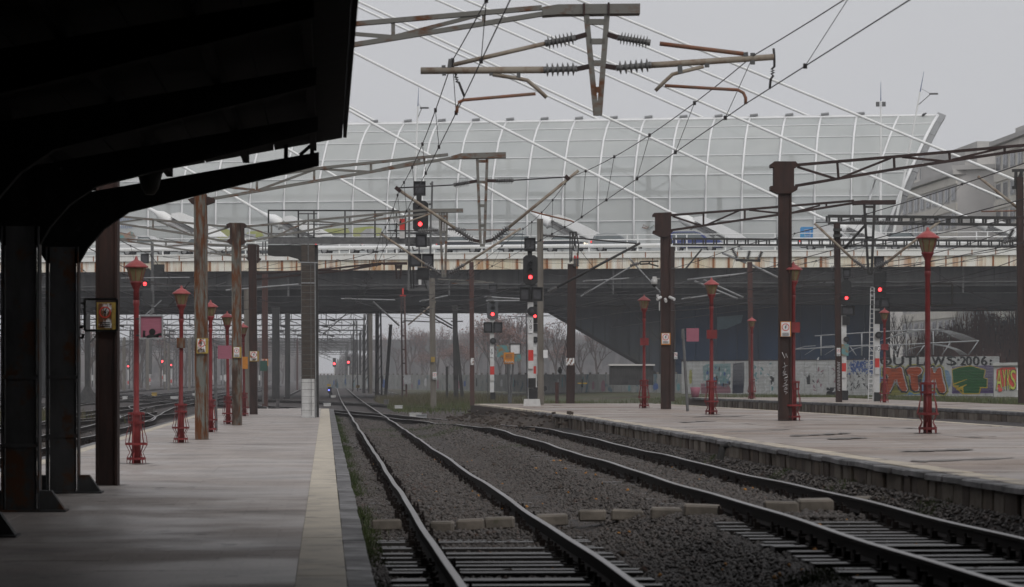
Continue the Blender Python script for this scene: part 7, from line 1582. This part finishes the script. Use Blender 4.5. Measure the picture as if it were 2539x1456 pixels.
# ------------------------------------------------------------------ far portals beyond the bridge
def portal_meshes(W_):
    legs = []; beam = MB(); dr = MB()
    for x in (-W_ / 2, W_ / 2):
        leg = MB()
        for q in (-.3, .3): leg.bar((x + q, 0, 0), (x + q * .6, 0, 8.6), .16, .16, V((0, 1, 0)))
        for k in range(8): leg.bar((x - .3 + .03 * k, 0, 1 + k), (x + .3 - .03 * k, 0, 2 + k), .07, .07, V((0, 1, 0)))
        legs.append(leg.mesh(M['gantry']))
    for z in (8.0, 8.7): beam.bar((-W_ / 2, 0, z), (W_ / 2, 0, z), .13, .13)
    n = int(W_ / 1.6)
    for i in range(n + 1):
        x = -W_ / 2 + W_ * i / n; beam.bar((x, 0, 8.0), (x, 0, 8.7), .07, .07, V((0, 1, 0)))
        if i < n: beam.bar((x, 0, 8.0 if i % 2 else 8.7), (x + W_ / n, 0, 8.7 if i % 2 else 8.0), .06, .06, V((0, 1, 0)))
    i = 0; x = -W_ / 2 + 2.5
    while x < W_ / 2 - 1:
        dr.bar((x, 0, 8.0), (x, 0, 6.6), .08, .08, V((0, 1, 0))); dr.tube((x, 0, 6.7), (x + 1.5, 0, 6.1), .04, None, 4); dr.tube((x, 0, 7.4), (x + 1.6, 0, 7.0), .03, None, 4); dr.tube((x + .3, 0, 7.35), (x + .9, 0, 7.2), .10, None, 5); x += 4.4
    return legs[0], legs[1], beam.mesh(M['gantry']), dr.mesh(M['gantry'])
ORD = ['nearest', 'second', 'third', 'fourth', 'fifth', 'sixth', 'seventh', 'eighth']
def plab(s, k):
    w_ = 'main line' if s == 0 else 'outer yard'
    return (ORD[k] + ' lattice portal over the ' + w_ + ' beyond the bridge') if k < 6 else 'lattice portal over the ' + w_ + ' lost in the far mist'
PM = [portal_meshes(34), portal_meshes(40), portal_meshes(26)]
Y = 292.0; k = 0
while Y < 900:
    for side, (cx_, v_) in enumerate(((-12.5, 0), (-52, 1))):
        if side == 1 and k % 2: continue
        t_ = thing('catenary_portal', plab(side, k), 'portal', (cx_ + rw.uniform(-1, 1), Y + rw.uniform(-4, 4), 0), 'lattice portals over the main line' if side == 0 else 'lattice portals over the outer yard')
        for nm, me in zip(('leg', 'leg', 'truss_beam', 'droppers'), PM[v_]):
            o = link(nm, me, t_)
            if nm == 'droppers': o['kind'] = 'stuff'
    k += 1; Y += 30 + k * 3.2
# far poles in the yard mist
for i in range(46):
    x = rw.uniform(180, 760); d = rw.uniform(420, 900); p = at(x, d, 0); t_ = thing('yard_pole', 'slim grey pole among the many in the misty yard', 'pole', p, 'misty yard poles'); h = rw.uniform(6.5, 9.5)
    MB().bar(p, p + Z_ * h, .22, .22, F_).build('shaft', M['dark_pole' if i % 2 else 'concrete_pole'], t_); MB().bar(p + Z_ * (h - .8) - R_ * .8, p + Z_ * (h - .6) + R_ * 1.6, .07, .07).build('arm', M['dark_pole'], t_)
    if i % 3 == 0: MB().box(p + Z_ * 1.6 - F_ * .14, (.3, .05, 1.0), R_, F_, Z_).build('white_band', M['white'], t_)
# second bridge far away, closing the view down the line
fb = thing('far_bridge', 'faint far road bridge at the end of the main line', 'bridge', (0, 1000, 0)); MB().box((-8, 1000, 12.4), (260, 12, 3.6)).build('deck', M['girder'], fb)
for x in (-60, -30, -6.5, 22): MB().box((x, 1000, 5.2), (3.0, 10, 10.6)).build('pier', M['girder'], fb)
fe = struct('hills', MB().box((0, 6500, 4), (9000, 40, 12)), M['twig'])

# ------------------------------------------------------------------ small things on the ground
def block(nm, lab, cat, x0, y0, x1, y1, d, th, m_, grp=None, top=.0):
    t_ = thing(nm, lab, cat, P((x0 + x1) / 2, y1, d), grp); MB().rect(x0, y0, x1, y1, d, th).build('box_body', M[m_], t_)
    MB().rect(x0 - .6, y0 - 1.5, x1 + .6, y0, d - .03, th + .06).build('lid', M[m_], t_); return t_
c13 = crop(780, 880, 4.8827)
for lab, a, b, d, m_, nm, cat in (('white switch motor box in the middle of the turnout', (1192, 752), (1330, 792), 139, 'white', 'switch_motor', 'switch box'), ('grey switch motor box in front of the white one', (1270, 772), (1395, 815), 136, 'galv', 'switch_motor', 'switch box'), ('small white box left of the dwarf signal', (142, 632), (224, 662), 165, 'white', 'switch_motor', 'switch box'), ('white slab box by the mossy patch', (1010, 660), (1100, 690), 158, 'white', 'switch_motor', 'switch box'), ('pale conical marker stone near the weeds', (876, 590), (932, 640), 170, 'kerb', 'marker_stone', 'stone'), ('yellow marker plate at the far pole foot', (540, 415), (580, 440), 300, 'ochre', 'marker_plate', 'plate'), ('small white box right of the dwarf signal', (232, 540), (285, 556), 210, 'white', 'switch_motor', 'switch box')):
    x0, y0 = c13(*a); x1, y1 = c13(*b); block(nm, lab, cat, x0, y0, x1, y1, d, .45, m_)
c14 = crop(0, 960, 3.967)
for lab, a, b, d, m_ in (('white switch box left in the yard', (1215, 128), (1255, 150), 190, 'white'), ('orange-topped switch box in the yard beyond the first lamp', (1505, 92), (1550, 118), 200, 'ochre'), ('white switch box behind the yard weeds', (1690, 130), (1760, 146), 205, 'white'), ('white switch box near the second red lamp in the yard', (1910, 100), (1945, 115), 220, 'white'), ('pale concrete trough in the yard beyond the platform edge', (1445, 245), (1520, 285), 138, 'sleeper')):
    x0, y0 = c14(*a); x1, y1 = c14(*b); block('switch_motor', lab, 'switch box', x0, y0, x1, y1, d, .5, m_)
block('concrete_marker', 'short pale concrete marker at the low platform end', 'marker', 684, 992, 692, 1010, 165, .2, 'kerb')
bk_ = thing('bucket', 'small pinkish bucket by the foot of the corrugated fence', 'bucket', P(1724, 985, 190)); MB().lathe(P(1724, 985, 190), [(.22, 0), (.28, .3), (.34, .62), (.30, .63)], 14).build('pail', M['pink'], bk_)
wh = thing('valve_wheel', 'yellow-green rail-stop lever beside the lattice-topped pole', 'lever', P(1443, 950, 145)); MB().rect(1432, 949, 1456, 952, 145, .1).build('lever_bar', M['ochre'], wh); MB().rect(1442, 940, 1446, 960, 145, .1).build('spindle', M['dark_pole'], wh)
for x, y, d, lab in ((1740, 1124, 45, 'small rusty trackside spout leaning at the stone wall'),):
    p = PZ(1785, 1140, .36); t_ = thing('trackside_spout', lab, 'pipe', p); MB().tube(p, p + V((.05, 0, .22)), .06, None, 8).build('pipe', M['dark_pole'], t_); MB().tube(p + V((.05, 0, .22)), p + V((.15, -.1, .26)), .05, None, 8).build('elbow', M['dark_pole'], t_)
hut = thing('lineside_hut', 'dark low hut under the sloping ramp behind the grass', 'hut', P(1575, 955, 225)); MB().rect(1514, 906, 1620, 955, 225, 3.0).build('wall', M['dark_pole'], hut); MB().rect(1510, 903, 1624, 907, 224.8, 3.4).build('roof', M['roofdark'], hut)
brd = thing('pigeon', 'small dark pigeon perched on the tip of the hall', 'bird', BS(2310, 291, 19)); p = BS(2310, 290, 19); MB().lathe(p - AX * .22, [(.01, 0), (.10, .12), (.12, .25), (.07, .40), (.075, .46), (.02, .54)], 10, True, AX + Z_ * .6).build('body', M['dark_pole'], brd)

# ------------------------------------------------------------------ misty air
hz = MB().box((0, 1600, 18), (7000, 3800, 40)).mesh([]); hm = bpy.data.materials.new('mist'); hm.use_nodes = True; N = hm.node_tree.nodes; N.clear()
ov = N.new('ShaderNodeOutputMaterial'); pv = N.new('ShaderNodeVolumePrincipled'); pv.inputs['Color'].default_value = (.97, .97, 1.0, 1); pv.inputs['Density'].default_value = .00040; pv.inputs['Anisotropy'].default_value = 0.0
hm.node_tree.links.new(pv.outputs[0], ov.inputs['Volume']); hz.materials.append(hm)
tag(link('haze', hz), 'thin wet mist hanging over the station', 'haze', kind='stuff')
